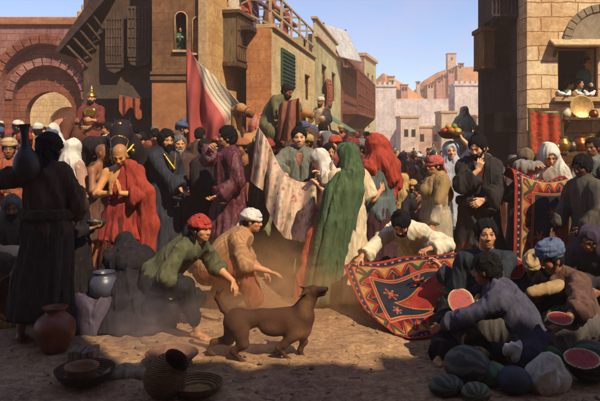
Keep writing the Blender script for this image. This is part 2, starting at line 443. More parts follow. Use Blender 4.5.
def hand_sdf(S, J, n, s, ind=0.):
    w, hd, pn = J[n+'W'], J[n+'D'], J[n+'P']; sd = s * np.cross(hd, pn); cu = J.get(n+'c', 28); k = .006
    sp = J.get(n+'sp', 5)
    for i, (o, L, kl) in enumerate(((.030, .072, .082), (.010, .080, .088), (-.010, .075, .085), (-.029, .060, .076))):
        kn = w + hd*kl + sd*o
        S.cap(w + hd*.012 + sd*o*.55, kn, .0135, .0115, .012, (pn, .85))
        d = nrm(hd + sd*math.tan(RAD(sp))*(1.5 - i)*.9); c = cu * (1 + .12*(i - 1)); q = kn
        for j, (f, r) in enumerate(((.44, .0092), (.31, .0084), (.25, .0074))):
            a = RAD(c) * (.8 if j == 0 else 1.)
            ax_ = nrm(np.cross(d, pn)); d = nrm(d*math.cos(a) + np.cross(ax_, d)*math.sin(a)) if j or True else d
            pn2 = pn
            q2 = q + d*L*f; S.cap(q, q2, r, r*.93, k); q = q2
            pn = nrm(np.cross(ax_, d)) * 1.0
            if pn @ pn2 < 0: pn = -pn
        pn = J[n+'P']
    b = w + hd*.022 + sd*.024; d = nrm(hd*.72 + sd*.62 + pn*.32*(cu/28.)); m = b + d*.042
    S.cap(b, m, .0135, .0105, .012); e = nrm(hd*.85 + sd*.22 + pn*.4*(cu/28.)); S.cap(m, m + e*.032, .0098, .0082, k)
def head_sdf(S, J, lod):
    R, c = J['Rh'], J['head']; f = J['fem']; W = lambda *a: c + R @ V3(*a)
    k = .022; fv = np.random.default_rng(int(abs(c[0]*9131 + c[1]*7717 + c[2]*5003)*10) % 99991).uniform(-1, 1, 6)
    S.ell(W(0, -.018, .032), (.080, .098, .086), R, k)
    S.ell(W(0, .022, -.030), (.066*(1+.05*fv[0]) if not f else .063, .070, .082*(1+.04*fv[1])), R, k)
    S.ell(W(0, .040, -.078), (.043*(1+.16*fv[2]) if not f else .037*(1+.08*fv[2]), .040, .034), R, k)
    S.ell(W(0, .062, -.100), (.020 if not f else .016, .017, .014), R, .018)
    S.cap(J['neck'] + J['R2'] @ V3(0, .0, -.05), W(0, -.022, -.055), .060 if not f else .052, .052 if not f else .046, .03)
    if lod < 2:
        for s in (1, -1):
            S.ell(W(s*.043, .056, -.028), (.020, .018, .018), R, .018)
            S.ell(W(s*.030, .094, .000), (.017, .017, .0125), R, .012, 1)
            S.ell(W(s*.030, .0735, -.001), (.0150, .0140, .0130), R, .004)
            S.ell(W(s*.076, -.008, -.012), (.010, .019, .031), R, .006)
            S.ell(W(s*.012, .096, -.037), (.0085, .011, .008), R, .006)
            S.cap(W(s*.014, .086, .017), W(s*.046, .074, .018), .0085, .007, .012)
        S.cap(W(0, .080+.003*fv[4], .008), W(0, .103+.006*fv[3], -.030-.003*fv[4]), .0085, .0115+.0018*fv[5], .010)
        S.cap(W(-.020, .082, -.066), W(.020, .082, -.066), .0062, None, .008); S.ell(W(0, .088, -.0635), (.016, .0075, .006), R, .006)
        S.cap(W(-.015, .082, -.077), W(.015, .082, -.077), .0072, None, .008)
        S.ell(W(0, .0895, -.0700), (.022, .006, .0018), R, .003, 1)
    else:
        S.cap(W(0, .080, .008), W(0, .104, -.032), .010, .014, .012)
        for s in (1, -1):
            S.ell(W(s*.030, .092, .000), (.018, .016, .013), R, .014, 1); S.ell(W(s*.077, -.008, -.012), (.012, .02, .032), R, .008)
def body(J, lod, root, h):
    S = SDF(); f = J['fem']; Rt, R2, Rp = J['Rt'], J['R2'], J['Rp']; pel, mid, neck = J['pel'], J['mid'], J['neck']
    fw, fw2 = Rt[:,1], R2[:,1]; fat = J.get('fat', 1)
    S.ell(pel + Rp @ V3(0, -.005, -.02), (.160*fat, .110*fat, .125), Rp, .05)
    S.cap(pel, mid, .145*fat, .128*fat, .05, (fw, .72))
    S.cap(mid, neck + R2 @ V3(0, 0, -.15), .132*fat, .142*fat if not f else .126, .05, (fw2, .70))
    S.cap(J['lS'] + R2 @ V3(.03, 0, 0), J['rS'] + R2 @ V3(-.03, 0, 0), .050, None, .05)
    for s in (1, -1):
        if f: S.ell(neck + R2 @ V3(s*.066, .070, -.215), (.054, .048, .054), R2, .03)
        else: S.ell(neck + R2 @ V3(s*.070, .062, -.165), (.072, .034, .058), R2, .03)
        S.cap(neck + R2 @ V3(s*.03, -.015, .005), neck + R2 @ V3(s*.13, -.01, -.055), .040, .034, .04)
    for n, s in (('r', 1), ('l', -1)):
        m = .86 if f else 1.
        S.cap(J[n+'S'], J[n+'E'], .052*m, .038*m, .03); S.ell(J[n+'S'] + R2 @ V3(s*.012, 0, -.015), V3(.056, .056, .064)*m, R2, .03)
        u = nrm(J[n+'W'] - J[n+'E']); S.cap(J[n+'E'], J[n+'E'] + u*.09, .039*m, .041*m, .02); S.cap(J[n+'E'] + u*.08, J[n+'W'], .041*m, .026*m, .02)
        hand_sdf(S, J, n, s)
        S.cap(J[n+'H'], J[n+'K'], .088, .055, .04); u = J[n+'A'] - J[n+'K']
        S.cap(J[n+'K'], J[n+'K'] + u*.3, .054, .056, .03); S.cap(J[n+'K'] + u*.3, J[n+'A'], .057, .034, .03)
        t = J[n+'T']; a = J[n+'A']; up = nrm(V3(0,0,1) - t*t[2]); sd = np.cross(t, up)
        S.cap(a - up*.045 - t*.035, a + t*.10 - up*.048, .034, .030, .025, (up, .9))
        if lod == 0:
            for i in range(5):
                o = (-.032 + .016*i) * s; b = a + t*(.125 - .007*i) - up*.060 + sd*o
                S.cap(b - t*.03, b + t*(.038 - .004*i), .0125, .0115 if i else .014, .006)
        else: S.cap(a + t*.08 - up*.055, a + t*.155 - up*.062, .034, .026, .02, (up, .55))
    head_sdf(S, J, lod)
    cb, ch, cd = LOD[lod]; hc = J['head']; r = V3(.145, .145, .15)
    fine = [(hc - r, hc + r, ch)]
    for n in 'rl':
        q = J[n+'W'] + J[n+'D']*.09
        fine.append((q - .105, q + .105, cd))
    V, F = S.mesh(cb, fine); V = relax(V, F, 1, .4)
    # natural colouring: skin, lips, eyes, brows, hair stubble
    sk = lin(SKIN[J.get('skin', 'tan')]); C = np.tile(sk, (len(V), 1)); L = (V - hc) @ J['Rh']
    hcol = lin(J.get('hair', '#17110d'))
    def pt(w, c):
        nonlocal C
        w = np.clip(w, 0, 1)[:,None]; C = C*(1-w) + np.asarray(c)*w
    near = np.linalg.norm(L, axis=1) < .16
    def blob(c, r, soft=.35):
        q = np.sqrt((((L - V3(c)) / V3(r))**2).sum(1)); return near * sstep(1 + soft, 1 - soft, q)
    pt(.35*blob((.045, .07, -.04), (.03, .03, .025), .6) + .35*blob((-.045, .07, -.04), (.03, .03, .025), .6), sk*V3(1.25, .8, .75))
    pt(.4*blob((0, .105, -.032), (.018, .018, .014), .5), sk*V3(1.2, .8, .75))
    if J.get('stubble', not f): pt(.5*near*sstep(-.035, -.075, L[:,2])*sstep(-.03, .03, L[:,1])*(L[:,2] > -.13), sk*.45 + hcol*.25)
    if J.get('shaved'): pt(.55*near*sstep(.035, .06, L[:,2] - .35*np.maximum(L[:,1], 0) + .012), sk*.35 + hcol*.4)
    e = .0015 if lod == 0 else .002
    for s in (1, -1):
        pt(.6*blob((s*.031, .082, .003), (.020, .02, .012), .5), sk*V3(.55, .45, .42))
        if lod < 2 and not J.get('closed'):
            lk = J.get('look', 0)*.005
            pt(blob((s*.030, .088, .000), (.0122, .02, .0036+e), .25), (.36, .32, .28))
            pt(blob((s*.030 + lk, .088, .0005), (.0058, .02, .0046+e), .2), (.012, .008, .006))
        pt(blob((s*.030, .088, .0068), (.0150, .02, .0026+e), .3), sk*.12)
        pt(.9*blob((s*.032, .085, .0235 - (0 if lod < 2 else .004)), (.021, .022, .0042+e), .35), hcol)
    pt(.75*blob((0, .092, -.070), (.022, .02, .0095), .3), sk*V3(.95, .42, .40)); pt(.8*blob((0, .092, -.0700), (.021, .02, .0022), .3), sk*V3(.3, .15, .14))
    sc = h / 1.72
    return mkobj('body', V*sc, F, vcol('skin', .55, .35, .22, 40, .12), root, C)

def garment(J, root, h, lod, name, mat, loose=.03, sl=1., flare=.02, hem=None, hemr=(.25, .22), legs=None, pl=8, amp=.15, vneck=0, fold=.024, top=True, ctr=None, wr=None, belt=None, seed=None, extra=None, cuts=None, legr=.0, lap=0, sides='rl', cell=None, waist=None, ffreq=7.5, shoulder=1):
    S = SDF(); Rt, R2, Rp = J['Rt'], J['R2'], J['Rp']; pel, mid, neck = J['pel'], J['mid'], J['neck']; fw, fw2 = Rt[:,1], R2[:,1]; lo = loose
    lo = loose = loose*.8
    seed = seed if seed is not None else int(abs(pel[0]*977 + neck[1]*1331 + h*733)) + len(name)*17; fat = J.get('fat', 1)
    for n, s in (('r', 1), ('l', -1)):
        if n in sides and sl > 0 and top:
            a, e, w = J[n+'S'], J[n+'E'], J[n+'W']; r = .063 + lo*.45
            if sl <= .55: q = a + (e-a)*min(1, sl/.5); S.cap(a, q, r, r - .006 + flare*.6, .03); cu = (q, nrm(e-a), r)
            else:
                S.cap(a, e, r, .050+lo*.42, .03); q = e + (w-e)*((sl-.5)/.5); S.cap(e, q, .050+lo*.42, .034+lo*.25+flare*.8, .03)
                if flare > .04: S.cap(e + V3(0,0,-.02), q + V3(0, 0, -flare*1.3), .04, .03+flare*.8, .05)
                cu = (q, nrm(w-e), .06)
            if lod < 2: S.half(cu[0] + cu[1]*.022, cu[1], .006, .05 + cu[2])
    if top:
        S.cap(pel + Rt @ V3(0, 0, .0), mid, (.150+lo)*fat, (.135+lo)*fat, .05, (fw, .76))
        S.cap(mid, neck + R2 @ V3(0, 0, -.12), (.138+lo)*fat, .146+lo*.7, .05, (fw2, .77))
        if hem is None: S.ell(pel + Rp @ V3(0, -.005, .02), (.172+lo, .126+lo, .12), Rp, .05)
        if J['fem']: S.ell(neck + R2 @ V3(0, .062, -.21), (.135, .075, .075), R2, .04)
        if shoulder:
            S.cap(J['lS'] + R2 @ V3(.03, 0, 0), J['rS'] + R2 @ V3(-.03, 0, 0), .054+lo*.5, None, .05)
            for s in (1, -1): S.cap(neck + R2 @ V3(s*.045, -.015, -.012), neck + R2 @ V3(s*.13, -.01, -.06), .047+lo*.4, .043+lo*.4, .03)
    elif hem is None and legs: S.ell(pel + Rp @ V3(0, -.005, -.02), (.162+lo*.5, .115+lo*.5, .12), Rp, .05)
    for n, s in (('r', 1), ('l', -1)):
        if legs:
            a, k_, an = J[n+'H'], J[n+'K'], J[n+'A']; r = .094+lo*.8+legr
            S.cap(a, k_, r, .066+lo*.8+legr, .04)
            if legs > .5: S.cap(k_, k_ + (an-k_)*((legs-.5)/.5), .066+lo*.8+legr, .050+lo*.8+legr*.8, .03)
    if lap:   # cloth stretched between the two legs of a seated or kneeling figure
        A = [J['rH'], J['rK'], J['rA']]; B = [J['lH'], J['lK'], J['lA']]
        for t in (.25, .5, .75):
            q = [a*(1-t) + b*t for a, b in zip(A, B)]; S.cap(q[0], q[1], .10+lo, .07+lo, .06)
            if lap > 1: S.cap(q[1], q[2], .07+lo, .05+lo, .06)
    if hem is not None:
        m = (J['rA'] + J['lA'])/2; fz = ctr if ctr is not None else (m[0], m[1]); w = wr or (.165+lo, .125+lo)
        if waist is not None: zt = waist
        else: zt = pel[2] + .10
        z1 = hem; zm = pel[2] - .08
        S.loft([z1, z1 + (zm-z1)*.45, zm, zt], [fz[0], fz[0]*.75+pel[0]*.25, pel[0], pel[0]], [fz[1], fz[1]*.7+pel[1]*.3, pel[1]-.005, pel[1] + (mid-pel)[1]*.3],
               [hemr[0], hemr[0]*.55+w[0]*.5, w[0]*1.06, w[0]*.93], [hemr[1], hemr[1]*.55+w[1]*.52, w[1]*1.08, w[1]*.95], 0, pl, amp, seed, .05)
    if extra: extra(S, J)
    if vneck: 
        b = neck + R2 @ V3(0, .10, -.02); S.cap(b + R2 @ V3(0, .02, .06), b + R2 @ V3(.0, .035, -vneck), .062, .012, .012, None, 1)
    if cuts: cuts(S, J)
    cb = cell or {0: .0092, 1: .0125, 2: .022}[lod]
    V, F = S.mesh(cb); V = relax(V, F, 1, .5)
    fax = Rt[:,2] if (hem is None and top) else (0, .15, 1)
    if fold: V = folds(V, F, fold if lod < 2 else fold*1.1, ffreq, fax, .30, seed)
    if fold and lod == 0: V = folds(V, F, fold*.22, ffreq*2.1, np.asarray(fax) + V3(.35, .1, 0), .4, seed + 5)
    if fold: V = relax(V, F, 1, .5)
    return mkobj(name, V*(h/1.72), F, mat, root)

def ring(S, c, R, rx_, ry_, r, z=0, n=18, k=.012, tilt=0, fl=None):
    q = [c + R @ (rx(tilt) @ V3(rx_*math.cos(2*math.pi*i/n), ry_*math.sin(2*math.pi*i/n), z)) for i in range(n+1)]
    S.chain(q, [r]*(n+1), k, fl)
def headpiece(J, root, h, lod, kind, mat, name=None, **kw):
    S = SDF(); R, c = J['Rh'], J['head']; W = lambda *a: c + R @ V3(*a); g = kw.get; amp = .004; ff = 22; seed = g('seed', 3); axv = R @ V3(.5, .3, .6); cell = {0: .0068, 1: .009, 2: .015}[lod]
    if kind in ('hair', 'longhair', 'topknot', 'bun', 'curly'):
        t = g('t', .008)
        S.ell(W(0, -.024, .038), (.082+t, .097+t, .086+t), R, .02)
        if kind == 'longhair':
            S.cap(W(0, -.07, 0), W(0, -.095, -.16), .075, .07, .04, (R[:,1], .7))
            for s in (1, -1): S.cap(W(s*.068, -.02, .0), W(s*.075, -.03, -.13), .028, .03, .03)
        else:
            S.ell(W(0, -.050, -.02), (.070+t, .058+t, .07), R, .03)
            for s in (1, -1): S.cap(W(s*.072, .018, .02), W(s*.074, .022, -.022), .012, .006, .01)
        if kind == 'topknot': S.cap(W(0, -.04, .11), W(0, -.035, .155), .022, .030, .02); S.cap(W(0, -.04, .118), W(0, -.04, .125), .030, None, .008)
        if kind == 'bun': S.ell(W(0, -.115, .03), (.042, .036, .042), R, .015)
        S.ell(W(0, .105, -.030), (.070, .070, .100), R, .02, 1)
        amp = g('amp', .011); ff = g('ff', 30); axv = R @ V3(0, .8, -.6); name = name or 'hair'
        if kind == 'curly': amp, ff = .016, 34
    elif kind == 'beard':
        L = g('L', .04)
        S.cap(W(-.058, .030, -.045), W(-.030, .060, -.098), .018, .022, .02); S.cap(W(.058, .030, -.045), W(.030, .060, -.098), .018, .022, .02)
        S.cap(W(0, .070, -.100), W(0, .072, -.100-L), .030, .018, .03); S.cap(W(-.028, .094, -.060), W(.028, .094, -.060), .0065, None, .008); S.cap(W(.028, .092, -.06), W(.034, .078, -.09), .0085, None, .01); S.cap(W(-.028, .092, -.06), W(-.034, .078, -.09), .0085, None, .01)
        S.ell(W(0, .094, -.073), (.017, .03, .0065), R, .004, 1); amp, ff = .006, 40; name = name or 'beard'; axv = R @ V3(0, 0, 1)
    elif kind == 'kerchief':
        S.ell(W(0, -.022, .038), (.097, .116, .096), R, .02)
        S.half(W(0, .05, .038), R @ V3(0, .35, -1), .008)
        ring(S, W(0, -.02, .036), R, .089, .110, .014, 0, tilt=g('tilt', -8), k=.014)
        S.ell(W(0, -.125, .01), (.026, .022, .024), R, .012); S.cap(W(.0, -.13, 0), W(.03, -.165, -.13), .016, .030, .012, (R[:,1], .5)); S.cap(W(.0, -.13, 0), W(-.035, -.15, -.10), .016, .026, .012, (R[:,1], .5)); name = name or 'kerchief'; amp = .008
    elif kind == 'turban':
        z = g('z', .066); r = g('r', .032); w = g('w', 0)
        S.ell(W(0, -.02, .055), (.094+w, .110+w, .085+w*.6), R, .02); S.half(W(0, .06, .042), R @ V3(0, .3, -1), .01)
        for i, (dz, ra, ti) in enumerate(((0, .088, 8), (.016, .090, -12), (.032, .086, 10), (.048, .076, -9), (.064, .060, 6), (.076, .040, -4))):
            ring(S, W(0, -.022, z+dz), R, ra+w, ra+.016+w, r*.62, 0, 22, .0035, ti)
        if g('tail'): S.cap(W(.03, -.11, .03), W(.05, -.14, -.16), .022, .034, .015, (R[:,1], .45))
        name = name or 'turban'; amp = .004; ff = 24
    elif kind == 'veil':      # cloth over the head falling on the shoulders
        ln = g('L', .34); n = J['neck']; R2 = J['R2']; fwd = g('fwd', 0)
        S.ell(W(0, -.022, .034), (.092, .110, .096), R, .03)
        S.cap(W(0, -.03, .0), n + R2 @ V3(0, -.03, -.03), .10, .125, .05); S.cap(n + R2 @ V3(0, -.04, -.02), n + R2 @ V3(0, -.07, -ln), .15, .19, .06, (R2[:,1], .62))
        for s in (1, -1): S.cap(n + R2 @ V3(s*.06, -.01, .02), J['rS' if s > 0 else 'lS'] + V3(0, 0, .0), .075, .075, .05); S.cap(J['rS' if s > 0 else 'lS'], (J['rS' if s > 0 else 'lS'] + R2 @ V3(0, -.02, -ln*.7)), .078, .06, .05)
        S.ell(W(0, .115, -.030), (.066, .09, .100), R, .015, 1); S.cap(W(0, .10, -.08), n + R2 @ V3(0, .16, -.16), .05, .035, .03, None, 1)
        name = name or 'headscarf'; amp = g('amp', .016); ff = 12; axv = (0, 0, 1); cell *= 1.35
    elif kind == 'cap':
        S.ell(W(0, -.022, .047), (.099, .117, .092), R, .02); S.half(W(0, .05, .05), R @ V3(0, .2, -1), .006); ring(S, W(0, -.022, .054), R, .090, .108, .013, 0, tilt=-6); name = name or 'cap'
    elif kind == 'fez':
        S.cap(W(0, -.02, .06), W(0, -.025, .135), .088, .072, .01); S.half(W(0, .0, .048), R @ V3(0, .1, -1), .004); S.half(W(0, 0, .15), R @ V3(0, 0, 1), .004); amp = .002; name = name or 'cap'
    elif kind == 'helmet':
        S.ell(W(0, -.015, .05), (.092, .11, .085), R, .02); S.chain([W(0,-.015,.11), W(0,-.015,.18), W(0,-.015,.27)], [.05, .028, .008], .03); S.half(W(0, .05, .04), R @ V3(0, .2, -1), .006); ring(S, W(0, -.015, .045), R, .088, .105, .014, 0, tilt=-5); amp = 0; name = name or 'helmet'
    V, F = S.mesh(cell); V = relax(V, F, 1, .5)
    if amp: V = folds(V, F, amp, ff, axv, .3, seed)
    return mkobj(name, V*(h/1.72), F, mat, root)

HAIRM = lambda c='#17110d': plain('hair', c, None, 34, .8, bump=1., dist=.03, vec=(1,.5,.3), spec=.2)
def person(loc, h, yaw, label, pose=None, lod=0, group=None, hair=('hair', '#17110d'), beard=None, wear=(), headwear=None, cat='person', base=0):
    """wear: list of dicts for garment(); headwear: list of (kind, material, kwargs)"""
    p = dict(pose or {}); p.setdefault('hair', hair[1] if hair else '#17110d')
    root = empty('person', loc, yaw, label, cat, group)
    J = solve(p); body(J, lod, root, h)
    if hair: headpiece(J, root, h, lod, hair[0], HAIRM(hair[1]), **(hair[2] if len(hair) > 2 else {}))
    if beard: headpiece(J, root, h, lod, 'beard', HAIRM(beard[0]), L=beard[1])
    for kw in wear:
        kw = dict(kw); fn = kw.pop('fn', None)
        if fn: fn(J, root, h, lod, **kw)
        else: garment(J, root, h, lod, **kw)
    for q in headwear or ():
        headpiece(J, root, h, lod, q[0], q[1], **(q[2] if len(q) > 2 else {}))
    return root, J
def wpt(root, J, key, h):
    """world position of a joint"""
    return V3(root.location) + rz(math.degrees(root.rotation_euler.z)) @ (V3(J[key]) * h / 1.72)
def sash(J, root, h, lod, mat, name='sash', z=.0, r=.022, loose=.03, tail=0, fl=.9):
    S = SDF(); Rt = J['Rt']; c = J['pel'] + Rt @ V3(0, 0, .08 + z)
    for dz in (-.022, .0, .022): ring(S, c, Rt, .150+loose, .115+loose, r, dz, 26, .008)
    if tail:
        q = c + Rt @ V3(.06, .125+loose, 0); S.cap(q, q + V3(.02, .03, -tail), .025, .035, .02, (V3(0,1,0), .5)); q = c + Rt @ V3(.03, .13+loose, 0); S.cap(q, q + V3(-.02, .03, -tail*.8), .022, .03, .02, (V3(0,1,0), .5))
    V, F = S.mesh({0: .008, 1: .011, 2: .018}[lod]); V = folds(V, F, .007, 18, Rt[:,0], .3, 5)
    return mkobj(name, V*(h/1.72), F, mat, root)
def drape(J, root, h, lod, mat, pts, rs, name='shawl', fl=.5, n=(0,1,0), k=.04, fold=.022, freq=10, axis=(0,0,1), seed=9, cuts=None, cell=None):
    """cloth thrown over the body along several strands: pts = list of point lists (local frame, may be joint keys)"""
    S = SDF()
    def g(q):
        if isinstance(q, str): return V3(J[q])
        if isinstance(q[0], str): return V3(J[q[0]]) + V3(q[1])
        return V3(q)
    for st, r in zip(pts, rs): S.chain([g(q) for q in st], r, k, (V3(n), fl) if fl else None)
    if cuts: cuts(S, J)
    V, F = S.mesh(cell or {0: .0105, 1: .014, 2: .022}[lod]); V = relax(V, F, 1, .5); V = folds(V, F, fold, freq, axis, .28, seed)
    if lod == 0: V = folds(V, F, fold*.25, freq*2.3, axis, .35, seed+3)
    V = relax(V, F, 2, .5)
    return mkobj(name, V*(h/1.72), F, mat, root)
HAZE, EXPOSURE = .0038, 0.74
# ==================================================================== THE PLACE
def gz(x, y):
    """street level: flat in front, sinking a little where the crowd stands"""
    x = np.asarray(x, float); y = np.asarray(y, float)
    return (.30 - 1.04*sstep(.1, 1.6, x - .012*y))*sstep(9.3, 12.5, y) + .1*sstep(60, 200, y)
def ground():
    ys = np.concatenate([np.arange(-14, 2.5, .5), np.arange(2.5, 9, .045), np.arange(9, 30, .35), np.geomspace(30, 420, 26)])
    xs = np.concatenate([-np.geomspace(260, 5, 24), np.arange(-4.6, 4.6, .05), np.geomspace(5, 260, 24)])
    X, Y = np.meshgrid(xs, ys, indexing='ij'); p = np.stack([X.ravel(), Y.ravel(), 0*X.ravel()], 1)
    z = gz(p[:,0], p[:,1]); near = sstep(14, 8, p[:,1]) * sstep(-2, 2, p[:,1])
    q = p * V3(1.1, 1.5, 1)
    slab = vnoise(p*V3(1.7, 2.3, 1) + (fbm(p*1.3, 5)[:,None] - .5)*1.2, 3)
    z = z + near*(.045*(fbm(p*2.1, 1) - .5) + .034*(fbm(p*7, 2) - .5) + .012*(vnoise(p*19, 9) - .5) + .028*(sstep(.44, .52, slab) - .5)*sstep(6.3, 5.0, p[:,1]))
    n, m = len(xs), len(ys); i = np.arange(n*m).reshape(n, m)
    F = np.stack([i[:-1,:-1].ravel(), i[1:,:-1].ravel(), i[1:,1:].ravel(), i[:-1,1:].ravel()], 1)
    p[:,2] = z
    t = NT('trodden_earth'); v = t.coord(); n1 = t.noise(v, .55, 6, .65, .6); n2 = t.noise(t.coord((1, 1.8, 1)), 3.2, 7, .7, 1.2); n3 = t.noise(v, 22, 6, .75); vo = t.n('ShaderNodeTexVoronoi', feature='DISTANCE_TO_EDGE'); vo.inputs['Scale'].default_value = 1.25
    wv = t.n('ShaderNodeVectorMath', operation='MULTIPLY_ADD'); wn = t.noise(v, 2.4, 4); t.l(wn.outputs['Color'], wv.inputs[0]); wv.inputs[1].default_value = (.5, .5, .5); t.l(t.coord((1, 1.5, 1)), wv.inputs[2]); t.l(wv.outputs[0], vo.inputs[0])
    col = t.mix(t.ramp(n1.outputs[0], [(.36, 0.), (.64, 1.)]), '#a67e5c', '#8a6456')
    col = t.mix(t.ramp(n2.outputs[0], [(.36, 0.), (.66, .8)]), col, '#c0a070')
    col = t.mix(t.ramp(n3.outputs[0], [(.33, .75), (.6, 0.)]), col, '#5d4638')
    col = t.mix(t.ramp(t.noise(v, 5.5, 5, .7, 2.).outputs[0], [(.34, .55), (.5, 0.)]), col, '#5a4134')
    st = t.noise(v, 46, 3, .6); col = t.mix(t.ramp(st.outputs[0], [(.62, 0.), (.7, .6)]), col, '#c9b28c')
    h = t.mix(.5, t.mix(.4, n3.outputs[0], n2.outputs[0]), t.noise(v, 7, 5, .7, 1.5).outputs[0]); t.bump(h, .6, .03)
    o = mkobj('ground', p, F, t.fin(col, .95, .1)); return tag(o, kind='structure', label='trodden sandy earth of the market street with worn slabs', cat='ground')
ground()

ASHLAR = masonry('warm_ashlar', '#efdab2', '#dcbb8c', '#bd9a70', .62, .27, 1., .8, '#c09468', .016)
SANDY = masonry('sandy_plaster', '#d6b078', '#c9a068', '#b28c5c', .8, .3, 1., .35, '#a87c4c', .008)
BROWNW = masonry('brown_plaster', '#8a6646', '#7c5a40', '#6a4c38', .8, .3, 1., .3, '#5c4234', .008)
PINKST = masonry('pink_stone', '#a47a70', '#94685e', '#7c564e', .55, .24, 1., .6, '#7a4a4e', .014)
REDST = masonry('red_stone', '#94604a', '#825040', '#683e34', .5, .22, 1., .6, '#6a382c', .014)
PALEST = masonry('pale_wall', '#e0d8d0', '#d8cec6', '#c6bab2', 1.6, .7, 1., .3, '#b3a2a0', .01)
YELST = masonry('yellow_plaster', '#c4bd94', '#b8b088', '#a49c76', .9, .35, 1., .3, '#8f8258', .006)
DWOODL = planks('timber_boards', '#6b5546', '#46372f', 6)
DWOOD = planks('dark_wood', '#3a2c2a', '#1f1718', 6)
DWOOD2 = planks('purple_dark_wood', '#3b2e33', '#221a20', 5, True)
WOOD = planks('brown_wood', '#7a5636', '#4c3422', 7)
RWOOD = planks('red_brown_wood', '#8c5240', '#5e3428', 6)
GREENW = planks('green_paint', '#3f6a55', '#27463a', 9, True)
TRIM = plain('pale_trim', '#c9a87c', '#a5845c', 6, .9)
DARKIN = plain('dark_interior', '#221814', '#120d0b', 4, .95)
ROOFT = plain('roof_board', '#4a3834', '#2a2020', 6, .9)

def holes(W, H, T, hs, z0=0, x0=0):
    """wall slab in local x/z with real rectangular openings, outer face at y=0"""
    m = MB(); xs = sorted({x0, W} | {h[0] for h in hs} | {h[1] for h in hs}); zs = sorted({z0, H} | {h[2] for h in hs} | {h[3] for h in hs})
    nx, nz = len(xs), len(zs); vid = {}
    def v(i, k, b):
        if (i, k, b) not in vid: vid[(i, k, b)] = len(m.V); m.V.append((xs[i], T if b else 0, zs[k]))
        return vid[(i, k, b)]
    def solid(i, k):
        if i < 0 or k < 0 or i >= nx-1 or k >= nz-1: return False
        cx, cz = (xs[i]+xs[i+1])/2, (zs[k]+zs[k+1])/2
        return not any(h[0] < cx < h[1] and h[2] < cz < h[3] for h in hs)
    for i in range(nx-1):
        for k in range(nz-1):
            if not solid(i, k): continue
            m.F.append([v(i,k,0), v(i+1,k,0), v(i+1,k+1,0), v(i,k+1,0)]); m.F.append([v(i,k,1), v(i,k+1,1), v(i+1,k+1,1), v(i+1,k,1)])
            if not solid(i-1, k): m.F.append([v(i,k,0), v(i,k+1,0), v(i,k+1,1), v(i,k,1)])
            if not solid(i+1, k): m.F.append([v(i+1,k,0), v(i+1,k,1), v(i+1,k+1,1), v(i+1,k+1,0)])
            if not solid(i, k-1): m.F.append([v(i,k,0), v(i,k,1), v(i+1,k,1), v(i+1,k,0)])
            if not solid(i, k+1): m.F.append([v(i,k+1,0), v(i+1,k+1,0), v(i+1,k+1,1), v(i,k+1,1)])
    return m
def arch_wall(W, H, xc, R, zs, T, y=0, n=20, x0=0):
    pts = [(x0, -1.5), (xc-R, -1.5)] + [(xc - R*math.cos(math.pi*i/n), zs + R*math.sin(math.pi*i/n)) for i in range(n+1)] + [(xc+R, -1.5), (W, -1.5), (W, H), (x0, H)]
    # split into two simple polygons at the crown so no polygon is badly concave
    k = 2 + n//2; top = (xc, H)
    m = MB(); m.ngon(pts[:k+1] + [top, (x0, H)], y, y+T); m.ngon([top] + pts[k:-1], y, y+T); return m
def spandrels(m, x0, x1, zt, T, y=0, n=8):
    """turns the top of a rectangular opening into a round arch"""
    R = (x1-x0)/2; xc = (x0+x1)/2
    arc = [(xc - R*math.cos(math.pi*i/n), zt - R + R*math.sin(math.pi*i/n)) for i in range(n+1)]; h = n//2
    m.ngon([(x0, zt)] + arc[:h+1], y, y+T); m.ngon(arc[h:] + [(x1, zt)], y, y+T)
def facade(name, A, B, label, cat, z=-1.5):
    A, B = V3(A), V3(B); d = B - A; root = empty(name, (A[0], A[1], 0), math.degrees(math.atan2(d[1], d[0])), label, cat); return root, float(np.linalg.norm(d))
def window(root, x0, x1, z0, z1, frame=WOOD, pane=DARKIN, T=.4, bars=2, fw=.05, name='window', back=True):
    m = MB()
    for a, b in (((x0, z0), (x0, z1)), ((x1, z0), (x1, z1)), ((x0, z0), (x1, z0)), ((x0, z1), (x1, z1))):
        m.bar((a[0], .10, a[1]), (b[0], .10, b[1]), fw, fw*1.2)
    for i in range(1, bars): q = x0 + (x1-x0)*i/bars; m.bar((q, .115, z0), (q, .115, z1), fw*.6, fw*.6)
    f = m.build(name, frame, root, bev=.004)
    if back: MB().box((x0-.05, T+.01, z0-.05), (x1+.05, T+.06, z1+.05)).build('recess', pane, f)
    return f

# ---- gatehouse on the left
g, W = facade('city_gatehouse', (-12.2, 22), (-6.6, 22), 'pink stone city gate with nested round arches and a light opening', 'gatehouse')
xc = PX(44, 22) + 12.2
arch_wall(W, 5.55, xc, 1.50, 3.40, .32).build('outer_arch_wall', PINKST, g)
arch_wall(W, 5.5, xc - .02, 1.20, 3.00, .30, .33).build('inner_arch_wall', REDST, g)
arch_wall(W, 5.45, xc - .06, .86, 2.45, .42, .64).build('gate_passage', REDST, g)
m = MB()
for i in range(17):
    a0, a1 = math.pi*i/17 + .012, math.pi*(i+1)/17 - .012; r0, r1 = 1.50, 1.80 + .03*rng.random()
    m.ngon([(xc + r*math.cos(a), 3.40 + r*math.sin(a)) for r, a in ((r0, a0), (r1, a0), (r1, a1), (r0, a1))], -.06 - .02*rng.random(), -.001)
m.build('arch_ring', REDST, g, bev=.015)
m = MB()
for i in range(13):
    a0, a1 = math.pi*i/13 + .015, math.pi*(i+1)/13 - .015
    m.ngon([(xc - .02 + r*math.cos(a), 3.00 + r*math.sin(a)) for r, a in ((1.20, a0), (1.46, a0), (1.46, a1), (1.20, a1))], .27, .328)
m.build('inner_arch_ring', PINKST, g, bev=.01)
